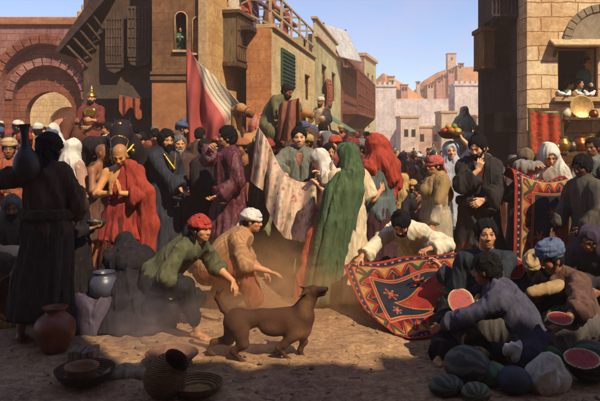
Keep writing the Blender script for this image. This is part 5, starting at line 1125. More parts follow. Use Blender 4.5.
for (p0, p1), (d0, d1), n in zones:
    got = 0; tries = 0
    while got < n and tries < 400:
        tries += 1
        d = cr.uniform(d0, d1); px = cr.uniform(p0, p1); x = PX(px, d)
        if any((x-a)**2 + (d-b)**2 < .38**2 for a, b in spots): continue
        if 150 < px < 262 and d > 13.3 or 262 <= px < 330 and d > 15: continue
        if px < 150 and d > 14 and px > 84: continue
        if 216 < px < 284 and 10.4 < d < 12.4: continue           # the camel
        if 70 < px < 165 and d < 12.8: continue   # the rider
        if 448 < px < 478 and d > 12.5: continue
        if px > 478 and d > 11.3: continue
        if 318 < px < 345 and d > 21.5: continue
        if px < 375 and d > 29 or 392 < px < 448 and d < 11.8: continue
        k = cr.randrange(len(protos)); ci = cr.randrange(len(crowd_cols)); hi = cr.randrange(len(head_cols)); hk = protos[k][1]
        if 335 < px < 470 and cr.random() < .55: ci = cr.choice((5, 6, 7, 8, 10, 12, 13))
        if px < 330 and cr.random() < .7: ci = cr.choice((0, 1, 2, 3, 4, 10, 2))
        cn, cc = crowd_cols[ci]; hn, hc = head_cols[hi]; yaw = cr.choice((180, 150, 210, 120, 240, 90, -90, 30, -30)) + cr.uniform(-15, 15)
        dist = 'far ' if d > 24 else ''
        lab = '%sperson in %s robe %s %s' % (dist, cn, ('and ' + WORDS[hk] % hn) if hk in WORDS else 'bare headed', landmark(px, d))
        if lab in labels: continue
        first = k not in used; used.add(k); labels.add(lab); spots.append((x, d)); got += 1
        r_ = instance(k, first); s = cr.uniform(.86, 1.06); r_.scale = (s, s, s); r_.location = (x, d, float(gz(x, d)) - .01); r_.rotation_euler = (0, 0, RAD(yaw)); r_['label'] = lab; r_['group'] = 'people in the market crowd'
        dk = '#%02x%02x%02x' % tuple(int(int(cc[q:q+2], 16)*.62) for q in (1, 3, 5))
        recolour(r_, cloth(cc, dk), cloth(hc))
print('crowd', len(spots), 'people t', round(time.time() - T0, 1))
# ==================================================================== THINGS AND ANIMALS
def rootat(name, loc, label, cat, yaw=0, group=None): return empty(name, loc, yaw, label, cat, group)
def lath(name, prof, mat, loc, label, cat, R=None, n=36, group=None, jit=.0, parts=()):
    o = MB().lathe(prof, n, (0, 0, 0), R).build(name, mat, None, True, at=[float(q) for q in loc])
    sb = o.modifiers.new('s', 'SUBSURF'); sb.levels = sb.render_levels = 1
    return tag(o, label, cat, group)
def ground_at(px, py):
    d = FPX*CAMH/(py - HY); return V3(PX(px, d), d, 0.)
TERRA = plain('terracotta', '#8c4526', '#57290f', 7, .45, spec=.4, dsc=5); DARKPOT = plain('dark_clay', '#3a2a24', '#211815', 7, .5, spec=.4); BLUEPOT = plain('blue_grey_glaze', '#4a4c5c', '#2b2c38', 7, .4, spec=.5)
COPPER = plain('copper', '#b0602c', '#6d3518', 9, .35, .85, spec=.5); BRASS = plain('brass', '#c09545', '#7d5a22', 14, .35, .85, spec=.5); IRON = plain('old_bronze', '#5d5444', '#38332a', 14, .45, .6, spec=.5)
def wicker(name, c, c2):
    t = NT(name); v = t.coord(); w1 = t.n('ShaderNodeTexWave', bands_direction='Z'); w1.inputs['Scale'].default_value = 26; w1.inputs['Distortion'].default_value = 1.2; w1.inputs['Detail'].default_value = 2; t.l(v, w1.inputs[0])
    n1 = t.noise(t.coord((1, 1, 3)), 22, 4, .7); col = t.mix(t.ramp(w1.outputs[0], [(.15, 0.), (.6, 1.)]), c2, c); col = t.mix(t.ramp(n1.outputs[0], [(.35, .6), (.65, 0.)]), col, lin(c2)*.7)
    t.bump(t.mix(.4, w1.outputs[0], n1.outputs[0]), .9, .012); return t.fin(col, .85, .2)
WICK, WICK2 = wicker('wicker', '#9a7444', '#4e3820'), wicker('brown_wicker', '#6d4e34', '#33241a')

# jar on the shoulder, pots and baskets on the ground
q = P(27, 167, 5.60); lath('long_necked_jar', [(.02, -.13), (.075, -.12), (.115, -.05), (.122, .02), (.105, .09), (.062, .145), (.036, .19), (.033, .28), (.036, .33), (.054, .365), (.058, .375), (.046, .372), (.028, .33), (.02, .2)], DARKPOT, q, 'dark long necked jar carried on the shoulder of the dark clothed woman', 'jar', ry(-4))
q = ground_at(55, 352); lath('terracotta_jar', [(.03, .0), (.095, .004), (.12, .05), (.168, .15), (.176, .22), (.155, .28), (.10, .32), (.078, .335), (.080, .36), (.104, .378), (.108, .388), (.085, .385), (.066, .35), (.03, .3)], TERRA, q, 'big round terracotta jar on the ground at the feet of the jar carrier', 'jar')
q = P(104, 290, 6.05); q[2] = 0; lath('blue_grey_pot', [(.02, .30), (.08, .305), (.13, .35), (.145, .42), (.12, .49), (.085, .515), (.095, .54), (.11, .55), (.085, .545), (.06, .5), (.02, .4)], BLUEPOT, q, 'blue grey pot standing on the cloth covered block', 'pot')
q = P(97, 224, 6.35); lath('begging_bowl', [(.01, -.05), (.05, -.045), (.085, 0), (.095, .04), (.088, .042), (.07, 0), (.01, -.03)], IRON, q, 'dark bowl held out by the child towards the praying man', 'bowl')
q = P(17, 298, 6.05); lath('copper_tray', [(.01, -.012), (.15, -.014), (.20, .0), (.225, .03), (.232, .036), (.22, .04), (.19, .014), (.15, .0), (.01, .002)], COPPER, q, 'round copper tray propped upright at the left edge', 'tray', rz(25) @ rx(-100) @ np.eye(3) * V3(1, 1, -1) if False else rz(28) @ rx(78))
b = ground_at(85, 383); lath('shallow_basket', [(.02, .005), (.15, .008), (.19, .05), (.215, .10), (.225, .11), (.212, .116), (.185, .06), (.14, .03), (.02, .028)], WICK2, b, 'wide shallow brown basket at the bottom left with a smaller bowl in it', 'basket')
lath('small_bowl', [(.02, .032), (.07, .034), (.105, .09), (.122, .15), (.128, .158), (.112, .158), (.09, .10), (.05, .06), (.02, .05)], plain('brown_clay', '#94663f', '#5d3f2a', 8, .6), b + V3(.0, -.07, .0), 'small clay bowl lying in the wide shallow basket', 'bowl')
b = ground_at(152, 398); lath('wicker_jar', [(.02, .0), (.10, .005), (.15, .07), (.172, .16), (.16, .25), (.118, .32), (.105, .34), (.116, .36), (.112, .368), (.095, .34), (.13, .24), (.13, .1), (.02, .05)], WICK, b + V3(0, .08, .02), 'bulging straw coloured wicker basket tipped to show its round mouth', 'basket', ry(36) @ rx(16) * .88)
b = ground_at(197, 392); lath('ring_basket', [(.02, .0), (.13, .004), (.165, .03), (.182, .065), (.194, .075), (.178, .082), (.155, .045), (.12, .02), (.02, .016)], WICK, b, 'low round open basket at the bottom edge beside the tipped wicker basket', 'basket')
b = ground_at(172, 366); lath('wide_clay_dish', [(.02, .0), (.10, .004), (.16, .06), (.21, .10), (.215, .108), (.2, .108), (.14, .06), (.02, .02)], plain('dusty_clay', '#7d5a4a', '#55392f', 8, .7), b, 'wide dusty clay dish behind the tipped wicker basket', 'dish')
def lump(name, parts, mat, label, cat, fold=.02, freq=9, cell=.012, axis=(0,0,1), k=.05, group=None, seed=4):
    S = SDF()
    for p in parts: S.cap(*p[:4], k) if len(p) >= 4 else S.ell(p[0], p[1], None, k)
    V, F = S.mesh(cell); V = relax(V, F, 1, .5); V = folds(V, F, fold, freq, axis, .3, seed); c = V.mean(0); c[2] = V[:,2].min(); o = mkobj(name, V - c, F, mat); o.location = c; return tag(o, label, cat, group)
a = ground_at(84, 334); lump('draped_block', [(a + V3(-.1, .1, .06), a + V3(.2, .1, .06), .14, .14), (a + V3(-.08, .1, .20), a + V3(.2, .1, .20), .12, .12), (a + V3(-.12, .0, .03), a + V3(.05, .0, .03), .07, .06)], cloth('#54485a', '#352d3a'), 'block covered with a crumpled lavender cloth beside the crouching black figure', 'draped block', .04, 8)
a = ground_at(84, 361); MBx = MB()
for i in range(4): MBx.box((-.11+.055*i, -.08, 0.002), (-.062+.055*i, .08, .10 + .01*(i % 2)), jit=.006)
o = MBx.build('stone_blocks', plain('worn_stone', '#8d7862', '#6a5848', 9, .9), None, bev=.008, at=a.tolist()); tag(o, 'row of small worn pale stone blocks between the jar and the wide basket', 'stone blocks')
a = ground_at(124, 380); lump('folded_cloth', [(a + V3(-.1, .02, .02), a + V3(.12, .05, .02), .05, .045), (a + V3(-.05, .1, .03), a + V3(.1, .12, .03), .045, .04)], cloth('#9c8560', '#6f5c42'), 'folded buff cloth lying on the ground left of the tipped wicker basket', 'cloth', .02, 12)
a = ground_at(12, 330); lump('yellow_cloth', [(a + V3(-.2, .1, .03), a + V3(.18, .15, .02), .08, .06), (a + V3(-.1, .3, .05), a + V3(.1, .3, .05), .08, .07)], cloth('#bb9444', '#86662e'), 'heap of yellow cloth on the ground at the left edge', 'cloth', .03, 10)
# the dark load above the two porters, and the fruit basket
q = P(103, 150, 8.95); lump('dark_load', [(q + V3(-.30, 0, -.12), q + V3(-.16, 0, .06), .10, .13), (q + V3(-.16, 0, .06), q + V3(.16, 0, .08), .13, .13), (q + V3(.16, 0, .08), q + V3(.28, 0, -.05), .13, .1)], cloth('#2b2020', '#171112'), 'rounded dark bundle carried over the heads of two porters', 'bundle', .03, 9, .014)
q = P(451, 139, 8.75); fb = lath('fruit_basket', [(.02, 0), (.11, .0), (.16, .05), (.18, .09), (.187, .1), (.175, .1), (.14, .05), (.02, .03)], WICK, q, 'shallow wicker basket of fruit balanced on a headcloth', 'basket')
FR = [plain('fruit_%d' % i, c, c2, 9, .45, spec=.4) for i, (c, c2) in enumerate((('#b8361c', '#8a2412'), ('#c87a2a', '#9a5418'), ('#c9a83c', '#96742a'), ('#7a8a3a', '#55622a')))]
FN = ['red', 'orange', 'yellow', 'green']
for i, (dx, dy, dz, r) in enumerate(((-.10, -.04, .11, .046), (-.02, -.09, .115, .048), (.07, -.06, .11, .047), (.11, .03, .11, .044), (0, .06, .12, .05), (-.09, .05, .11, .045), (-.04, -.02, .165, .045), (.04, .0, .17, .046))):
    S = SDF(); S.ell((0, 0, 0), (r, r, r*.92), None, .01); S.cap((0, 0, r*.8), (0, .002, r*1.05), .006, .004, .006); V, F = S.mesh(.007); o = mkobj('fruit', V, F, FR[i % 4]); o.location = (q + V3(dx, dy, dz)).tolist(); tag(o, '%s fruit heaped in the basket on the woman\'s head' % FN[i % 4], 'fruit', '%s fruits in the head basket' % FN[i % 4])

# ---- carpets
PAL = {k: lin(v) for k, v in dict(red='#b5301e', deep='#6e1a16', navy='#2b2e3e', cream='#a8926c', tan='#a07a50', yellow='#bd8c36', green='#44593a', orange='#b3542a', olive='#6a6430').items()}
def carpet_col(A, Bv, field=True, seed=0):
    """A: distance from the side border, Bv: from top, Cv from bottom in metres, returns colours"""
    pass
def paint_carpet(x, y, Wd, Hd, right_open=False):
    n = len(x); C = np.tile(PAL['red'], (n, 1)); e = np.minimum(np.minimum(x, y), Hd - y)
    if not right_open: e = np.minimum(e, Wd - x)
    along = np.where(e == x, y, x)
    def st(m, c): C[m] = PAL[c]
    st((e > .045) & (e < .105), 'navy'); dots = ((along*13) % 1 < .35) & (np.abs(e - .066) < .012); st(dots, 'cream')
    st((e >= .105) & (e < .125), 'red'); st((e >= .125) & (e < .135), 'cream')
    band = (e >= .135) & (e < .275); t = (e - .135)/.14; ph = (along*5.6) % 1; k = np.floor(along*5.6).astype(int) % 3; tri = np.abs(ph - .5)*2
    st(band, 'tan'); up = band & (t < 1 - tri); 
    for i, c in enumerate(('red', 'green', 'orange')): st(up & (k == i), c)
    st(up & (t < .55 - tri*.9), 'yellow'); st(band & (np.abs(t - (1 - tri)) < .09), 'deep'); dn = band & (t > 1.02 - tri*.75); st(dn & (k == 0), 'navy'); st(dn & (k == 1), 'red'); st(dn & (k == 2), 'deep'); st(band & (t > .55) & (np.abs(ph - .02) < .06), 'red')
    st((e >= .275) & (e < .285), 'cream'); st((e >= .285) & (e < .305), 'red'); st((e >= .305) & (e < .312), 'yellow')
    fld = e >= .312; st(fld, 'navy')
    fx, fy = x - .312, y - .312; FW, FH = Wd - (.312 if right_open else .624), Hd - .624
    cx, cy = FW*(.95 if right_open else .5), FH*(.62 if right_open else .5)
    med = fld & ((np.abs(fx - cx)/(FW*.80) + np.abs(fy - cy)/(FH*.86)) < 1); st(fld & ((np.abs(fx - cx)/(FW*.825) + np.abs(fy - cy)/(FH*.89)) < 1), 'yellow'); st(med, 'red')
    g = ((np.abs(fx - cx)/(FW*.36) + np.abs(fy - cy)/(FH*.34)) < 1); st(fld & ((np.abs(fx - cx)/(FW*.39) + np.abs(fy - cy)/(FH*.38)) < 1), 'yellow'); st(fld & g, 'olive'); st(fld & ((np.abs(fx - cx)/(FW*.2) + np.abs(fy - cy)/(FH*.17)) < 1), 'red')
    for px_, py_, r in ((.13, .36, .07), (.40, .15, .06), (.72, .10, .04), (.12, .84, .045), (.26, .62, .03), (.58, .60, .045), (.8, .45, .04)):
        dx, dy = fx - FW*px_, fy - FH*py_; rr = np.hypot(dx, dy); th = np.arctan2(dy, dx); pet = r*(.62 + .38*np.cos(th*6))
        st(fld & (rr < pet*1.2), 'yellow'); st(fld & (rr < pet*1.05), 'red'); st(fld & (rr < r*.34), 'cream'); st(fld & (rr < r*.2), 'red')
    rnd = fbm(np.stack([x*9, y*9, 0*x], 1), 5, 3); C = C * (.55 + .8*rnd)[:,None]
    fade = fbm(np.stack([x*2.2, y*2.2, 0*x + 3], 1), 9, 2); C = C * (.70 + .30*fade)[:,None]; C = C*.86 + .14*(C @ V3(.3, .5, .2))[:,None]
    return C
RUG = vcol('knotted_wool', .95, .1, .35, 90, .5)
def bez(rows):
    """smooth surface through a grid of points rows[v][u]"""
    A = V3(rows)
    def cr(pts, t):
        n = len(pts); s = t*(n-1); i = np.clip(np.floor(s).astype(int), 0, n-2); f = (s - i)[:,None]
        g = lambda k: pts[np.clip(k, 0, n-1)]
        if pts.ndim == 2: p0, p1, p2, p3 = (g(i+k) for k in (-1, 0, 1, 2))
        else:
            ar = np.arange(len(t)); p0, p1, p2, p3 = (pts[np.clip(i+k, 0, n-1), ar] for k in (-1, 0, 1, 2))
        return .5*((2*p1) + (p2-p0)*f + (2*p0-5*p1+4*p2-p3)*f**2 + (3*p1-p0-3*p2+p3)*f**3)
    def fn(u, v):
        cols = np.stack([cr(A[k], u) for k in range(len(A))], 0); return cr(cols, v)
    return fn
def place(o, label, cat, group=None):
    me = o.data; n = len(me.vertices); a = np.empty(n*3, f32); me.vertices.foreach_get('co', a); a = a.reshape(-1, 3); c = (a.min(0) + a.max(0))/2; c[2] = a[:,2].min(); me.vertices.foreach_set('co', (a - c).ravel()); me.update(); o.location = c.tolist(); return tag(o, label, cat, group)
f = bez([[P(344, 268, 6.62), P(386, 262, 6.60), P(432, 252, 6.45), P(476, 262, 6.2)], [P(353, 290, 6.45), P(390, 285, 6.38), P(436, 276, 6.2), P(478, 285, 6.0)], [P(368, 316, 6.15), P(401, 311, 6.08), P(441, 306, 5.92), P(481, 312, 5.75)], [P(395, 337, 5.85), P(420, 340, 5.77), P(450, 342, 5.72), P(482, 346, 5.62)]])
def fA(u, v):
    p = f(u, v); w = .03*np.sin(u*8 + v*3) + .018*np.sin(u*15 - v*6 + 1); p[:,1] += w; p[:,2] += np.maximum(.8*w, -p[:,2] + .008) + .006; return p
place(sheet('carpet', fA, 300, 220, .012, RUG, None, lambda u, v: paint_carpet(u*1.45, v*1.10, 1.45, 1.10, True)), 'red and navy patterned carpet held up by the kneeling man and the seated seller', 'carpet')
# hanging carpet over a low wall
y0 = 7.3; prof = [(-.32, 1.26), (-.16, 1.345), (0, 1.36), (.10, 1.33), (.15, 1.22), (.16, .9), (.17, .5), (.20, .12)]
pr = V3([(y0 - a, z) for a, z in prof]); sl = np.concatenate([[0], np.cumsum(np.hypot(*np.diff(pr, axis=0).T))]); sl /= sl[-1]
x0, x1 = PX(512, y0), PX(566, y0)
def fB(u, v):
    yy = np.interp(v, sl, pr[:,0]); z = np.interp(v, sl, pr[:,1]); x = x0 + (x1 - x0)*u - .06*v
    yy = yy - .016*np.sin(u*11 + 1)*sstep(.3, .8, v); z = z + (.05 + .05*np.cos(u*math.pi) - .10*np.sin(u*math.pi))*sstep(.55, .1, v); return np.stack([x, yy, z], 1)
def cB(u, v): return paint_carpet(u*.86, np.maximum(v - .2, 0)*1.85, 1.0, 2.1, True) * np.where(v < .2, .9, 1.)[:,None]
place(sheet('carpet', fB, 200, 340, .016, RUG, None, cB), 'long navy and red patterned carpet hanging over the low wall on the right', 'carpet')
o = MB().box((x0+.12, 7.34, -.05), (PX(612, 7.4), 7.60, 1.22), jit=.01).build('low_wall', plain('mud_wall', '#6b5646', '#4b3b31', 5, .95), None, bev=.02); tag(o, 'low mud wall under the hanging carpet on the right', 'wall')
q = P(527, 166, 7.42); lump('swaddled_bundle', [(q + V3(-.06, 0, -.02), q + V3(.14, .03, .0), .075, .06), (q + V3(-.09, -.01, .0), q + V3(-.10, -.01, .0), .062, .06)], cloth('#8f8880', '#5f5a56'), 'bundle wrapped in grey cloth lying on the hanging carpet', 'bundle', .02, 16, .01)
# pale embroidered cloth
f2 = bez([[P(257, 126, 8.30), P(266, 138, 8.22), P(284, 172, 8.05), P(308, 182, 7.95), P(333, 160, 7.80)], [P(253, 152, 8.28), P(265, 166, 8.12), P(281, 200, 7.9), P(306, 210, 7.78), P(331, 184, 7.72)], [P(250, 178, 8.26), P(264, 196, 8.08), P(279, 232, 7.82), P(303, 240, 7.66), P(329, 212, 7.66)]])
def fC(u, v):
    p = f2(u, v); w = .075*np.sin(u*22 + 1.5*v + .8*np.sin(u*7)) + .04*np.sin(u*43 + 3*v + 1); p[:,1] += w*(.5 + .6*v); p[:,0] += .02*np.cos(u*24 + 1.5*v)*v; return p
place(sheet('embroidered_cloth', fC, 220, 110, .008, cloth('#d2b598', '#b08468', 7, .7, 'flower', .25)), 'long cream cloth embroidered with pink flowers, held up between the sellers', 'cloth')

# ---- banner on its pole
bp = V3(PX(187, 11.9), 11.9, 0); bn = rootat('banner', (bp[0], bp[1], float(gz(*bp[:2]))), 'tall red and white striped banner on a pole in front of the brown house', 'banner')
L0 = lambda px, py, d=9.9: P(px, py, d + 2) - V3(bn.location)
MB().tube([(0, 0, 0), L0(187, 40)], .016, 8).build('pole', WOOD, bn, True)
f3 = bez([[L0(187.6, 47), L0(198, 62, 9.85), L0(214, 76, 9.8), L0(243, 107, 9.7)], [L0(187.6, 85), L0(199, 92, 9.75), L0(213, 98, 9.9), L0(237, 112, 9.75)], [L0(187.6, 120), L0(200, 122, 9.9), L0(211, 125, 9.8), L0(224, 128, 9.85)], [L0(187.6, 165), L0(196, 166, 9.85), L0(205, 164, 9.95), L0(214, 158, 9.9)]])
def fD(u, v): p = f3(u, v); p[:,1] += .07*np.sin(u*10 - v*4) + .03*np.sin(u*19 + v*3); return p
def cD(u, v):
    C = np.tile(lin('#a04c48'), (len(u), 1)); s = u*1.15 - v*1.25 + .05*np.sin(v*9); w = s > .28; C[w] = lin('#d3c4b0'); st = w & ((s*7.5) % 1 < .33); C[st] = lin('#8e8c6e'); C[w & (s < .36)] = lin('#c89a90')
    n = fbm(np.stack([u*5, v*5, 0*u], 1), 3, 3); C[~w] = C[~w]*(.7 + .6*n[~w])[:,None]; return C
sheet('flag', fD, 120, 90, .006, vcol('flag_silk', .75, .2, .2, 60, .2), bn, cD)

# ---- animals
FUR = vcol('animal_coat', .8, .2, .4, 60, .35)
def paint_an(V, base, spots):
    C = np.tile(lin(base), (len(V), 1))
    for c, r, col, soft in spots:
        q = np.sqrt((((V - V3(c))/V3(r))**2).sum(1)); w = sstep(1 + soft, 1 - soft, q)[:,None]; C = C*(1-w) + lin(col)*w
    n = fbm(V*6, 2, 3); return C*(.78 + .44*n)[:,None]
dd = 5.3; db = V3(PX(262, dd), dd, 0); dog = rootat('dog', db, 'lean brown dog stepping right with curled tail and head raised', 'dog')
D = lambda px, py, y=0: V3((px-CX)/FPX*dd, y, CAMH - (py-HY)/FPX*dd) - V3(db[0], 0, 0)
S = SDF(); k = .03
S.cap(D(238, 321), D(262, 317), .090, .066, k); S.cap(D(262, 317), D(288, 320), .066, .108, k); S.cap(D(289, 322), D(304, 317), .108, .090, k); S.ell(D(237, 322), (.115, .095, .115), None, k); S.ell(D(300, 326), (.10, .085, .12), None, k)
S.cap(D(301, 313, -.01), D(310, 297, -.02), .088, .062, k)                                            # neck
S.cap(D(309, 293, -.02), D(313, 291, -.03), .060, .055, .02); S.cap(D(314, 290, -.04), D(325, 286.5, -.09), .042, .023, .02); S.cap(D(316, 293.5, -.04), D(324, 291.5, -.08), .024, .015, .01)
S.ell(D(326.5, 285.5, -.095), (.013, .013, .011), None, .006)
for s in (1, -1): S.cap(D(306, 289.5, -.02 + s*.045), D(298.5, 291 - s*3, -.02 + s*.085), .024, .006, .015, (V3(.3, .6, .8), .5))
S.ell(D(294, 326, -.07), (.075, .045, .105), ry(15), .02); S.ell(D(240, 327, -.065), (.080, .045, .10), ry(-20), .02); S.ell(D(275, 326, -.03), (.13, .075, .075), None, .03)
S.chain([D(231, 316), D(223, 309), D(217, 298), D(219, 291), D(223, 288)], [.034, .026, .021, .017, .010], .015)
def leg(p, r): S.chain(p, r, .025)
leg([D(238, 325, -.05), D(244, 341, -.06), D(234, 349, -.06), D(243, 359, -.06), D(247, 361, -.06)], [.082, .045, .022, .017, .020])
leg([D(232, 325, .05), D(228, 342, .06), D(212, 344, .06), D(208, 354, .06), D(213, 357, .06)], [.078, .042, .021, .016, .019])
leg([D(296, 330, -.055), D(284, 342, -.06), D(278, 345, -.06), D(290, 358, -.06), D(295, 361, -.06)], [.060, .032, .021, .016, .021])
leg([D(299, 330, .05), D(304, 343, .05), D(300, 352, .05), D(302, 358, .05), D(307, 360, .05)], [.058, .030, .020, .016, .020])
V, F = S.mesh(.0075); V = relax(V, F, 1, .4); hd = D(318, 295, -.04)
C = paint_an(V, '#4a2f20', [(D(300, 330), (.12, .2, .10), '#5e3f2b', .5), (D(262, 327), (.3, .2, .05), '#573826', .6), (D(322, 289, -.07), (.05, .06, .03), '#3a241b', .5), (D(316.5, 288.3, -.078), (.009, .016, .008), '#0c0808', .3), (D(326.8, 285.5, -.095), (.016, .02, .014), '#0e0a0a', .3), (D(306, 303, -.05), (.05, .1, .09), '#6e4e34', .6), (D(300, 333), (.10, .2, .05), '#75543a', .6), (D(226, 300), (.05, .1, .06), '#4e2e20', .6)])
mkobj('body', V, F, FUR, dog, C)
def quad(kind, loc, yaw, label, base, dark, sc=1., turn=0, down=0, mat=None):
    root = rootat(kind, loc, label, kind, yaw); S = SDF(); k = .06; T = rz(turn)
    if kind == 'camel':
        bz = 1.45; S.ell((0, 0, bz), (.32, .78, .36), None, k); S.ell((0, -.05, bz+.38), (.20, .30, .24), None, .12); S.ell((0, .58, bz-.02), (.25, .30, .34), None, k); S.ell((0, -.62, bz), (.27, .28, .32), None, k)
        nb = V3(0, 1.12, 2.12); S.chain([V3(0, .70, bz-.02), V3(0, .98, bz-.10), V3(0, 1.12, bz+.28), nb], [.23, .15, .115, .10], .07)
        hd = [T @ V3(*q_) + nb for q_ in ((0, .0, .06), (0, .13, .09), (0, .36, .02), (0, .44, -.01))]; S.chain(hd, [.10, .105, .072, .058], .04); S.cap(hd[1] - V3(0, 0, .05), hd[3] - V3(0, 0, .05), .06, .035, .02)
        fl, hl, er = (1.30, .72, .06), (1.3, .72, .06), (.075, -.02, .16)
    else:
        bz = 1.12; S.ell((0, 0, bz), (.27, .74, .30), None, k); S.ell((0, .52, bz+.02), (.25, .28, .33), None, k); S.ell((0, -.55, bz+.03), (.27, .30, .31), None, k)
        nb = V3(0, .98, 1.62); S.chain([V3(0, .58, bz+.1), V3(0, .80, bz+.32), nb], [.22, .16, .11], .07)
        dn = rx(-down); hd = [T @ dn @ V3(*q_) + nb for q_ in ((0, .0, .04), (0, .12, .0), (0, .30, -.20), (0, .36, -.28))]; S.chain(hd, [.115, .115, .075, .065], .04)
        fl, hl, er = (1.0, .52, .06), (1.0, .56, .06), (.065, -.02, .15)
    for s in (1, -1):
        S.chain([(s*.15, .52, fl[0]), (s*.15, .55, fl[1]), (s*.15, .52, .16), (s*.15, .56, .05)], [.12, .058, .042, .060], .04)
        S.chain([(s*.16, -.56, hl[0]+.05), (s*.17, -.40, hl[1]+.18), (s*.16, -.66, hl[1]-.08), (s*.16, -.60, .16), (s*.16, -.55, .05)], [.17, .095, .052, .042, .06], .04)
        e = T @ V3(s*er[0], er[1], .04) + nb; S.cap(e, e + T @ V3(s*.03, -.01, er[2] if kind != 'camel' else .09), .03, .010, .02)
        S.ell(T @ V3(s*.085, .12, .035 if kind != 'camel' else .13) + nb, (.02, .026, .022), T, .01)
    S.chain([(0, -.82, bz+.12), (0, -.95, bz-.1), (0, -.93, bz-.55)], [.05, .035, .05], .04)
    V, F = S.mesh(.020); V = relax(V, F, 1, .4)
    C = paint_an(V, base, [((0, 0, .1), (.4, 1.2, .22), dark, .5), (hd[3], (.10, .11, .09), dark, .5)] + [(T @ V3(s*.10, .12, .035 if kind != 'camel' else .13) + nb, (.028, .03, .028), '#0c0908', .3) for s in (1, -1)])
    root.scale = (sc,)*3; mkobj('body', V, F, FUR, root, C); return root, nb, hd, T, bz
g0 = lambda px, d: (PX(px, d), d, float(gz(PX(px, d), d)))
# camel with the olive rider
cm, nb, hd, T, bz = quad('camel', g0(262, 11.8), 158, 'tan camel with its head turned left under the striped banner', '#a5764a', '#70492c', .90, 66)
S = SDF(); S.ell((0, -.08, bz+.42), (.30, .36, .30), None, .05); S.cap((.3, -.05, bz+.2), (.36, -.05, bz-.25), .16, .14, .06, (V3(1, 0, 0), .4)); S.cap((-.3, -.05, bz+.2), (-.36, -.05, bz-.25), .16, .14, .06, (V3(1, 0, 0), .4)); V, F = S.mesh(.018); V = folds(V, F, .02, 8)
o = mkobj('saddle_blanket', V, F, cloth('#b5352a', '#cbb894', 4), None); o.parent = None; Mx = rz(158); o.location = cm.location; o.rotation_euler = cm.rotation_euler; o.scale = cm.scale; tag(o, 'red and cream saddle blanket over the hump of the tan camel', 'saddle blanket')
S = SDF(); ring(S, hd[2] , T @ rx(90), .085, .085, .012, 0, 16); S.cap(hd[2] + T @ V3(.08, 0, 0), hd[0] + T @ V3(.1, 0, 0), .011, None, .01); S.cap(hd[2] + T @ V3(-.08, 0, 0), hd[0] + T @ V3(-.1, 0, 0), .011, None, .01); V, F = S.mesh(.010); o = mkobj('bridle', V, F, cloth('#7a2a22', '#4c1a16')); o.location = cm.location; o.rotation_euler = cm.rotation_euler; o.scale = cm.scale; tag(o, 'dark red rope bridle on the head of the tan camel', 'bridle')
mk(268, 11.75, 1.74, -120, 'man in an olive tunic on the tan camel stooping over a brown cloth', {'pelvis': (0, 0, .55), 'lean': 30, 'hunch': 14, 'hpitch': 26, 'hyaw': -4, 'pelf': .1, 'rf': (.40, .15, .0), 'lf': (-.40, .15, .0), 'rk': (.6, 1, .2), 'lk': (-.6, 1, .2), 'skin': 'brown', 'rp': (0, 0, -1), 'lp': (0, 0, -1), 'rc': 50, 'lc': 50, 'rh': (.10, .52, .78), 'lh': (-.08, .58, .86)}, z=1.22, lod=1, hair=('hair', '#241811'), beard=('#2a1c14', .02), wear=[G(name='tunic', mat=cloth('#6b6740', '#45432a'), loose=.05, sl=.85, flare=.03, legs=.6, lap=1, fold=.03)])
f4 = bez([[P(279, 104, 11.2), P(288, 101, 11.1), P(299, 98, 11.0)], [P(278, 118, 11.2), P(287, 117, 11.0), P(300, 116, 11.0)], [P(276, 140, 11.3), P(286, 141, 11.05), P(300, 138, 11.05)]])
def fE(u, v): p = f4(u, v); p[:,1] += .05*np.sin(u*16 + v*2); return p
place(sheet('brown_cloth', fE, 60, 50, .012, cloth('#9a5a3c', '#6a3a26')), 'rust brown cloth hanging from the hands of the camel rider', 'cloth')
# helmeted rider
hr, nb, hd, T, bz = quad('horse', g0(92, 13.6), 172, 'brown horse facing us under the helmeted rider before the gate', '#5e3624', '#33201a', 1.04, 12, 8)
S = SDF(); S.ell((0, -.05, bz+.16), (.29, .32, .20), None, .05); S.cap((.28, 0, bz), (.30, 0, bz-.35), .14, .12, .05, (V3(1, 0, 0), .4)); S.cap((-.28, 0, bz), (-.30, 0, bz-.35), .14, .12, .05, (V3(1, 0, 0), .4)); V, F = S.mesh(.02); o = mkobj('saddle_cloth', V, F, cloth('#a3402a', '#6a281c')); o.location = hr.location; o.rotation_euler = hr.rotation_euler; o.scale = hr.scale; tag(o, 'red saddle cloth on the brown horse before the gate', 'saddle cloth')
mk(92, 13.65, 1.78, 176, 'rider in a pointed golden helmet and red tunic on the brown horse', {'pelvis': (0, 0, .5), 'pelf': .1, 'rf': (.40, .12, -.12), 'lf': (-.40, .12, -.12), 'rk': (.6, 1, .1), 'lk': (-.6, 1, .1), 'rh': (.2, .3, .72), 'lh': (-.12, .34, .74), 'skin': 'tan', 'hyaw': 6}, z=1.05, lod=1, hair=None, beard=('#1c1512', .03), wear=[G(name='tunic', mat=cloth('#7c3428', '#532018'), loose=.045, sl=.7, legs=.7, lap=1), dict(fn=sash, mat=cloth('#b98a45', '#7c5a2a'), loose=.05), dict(fn=drape, name='breastplate', mat=BRASS, pts=[[('neck', (.07, .11, -.10)), ('neck', (-.07, .11, -.10))], [('neck', (.05, .12, -.18)), ('neck', (-.05, .12, -.18))]], rs=[[.065, .065], [.06, .06]], fold=0, fl=.6)], headwear=[('helmet', BRASS)])
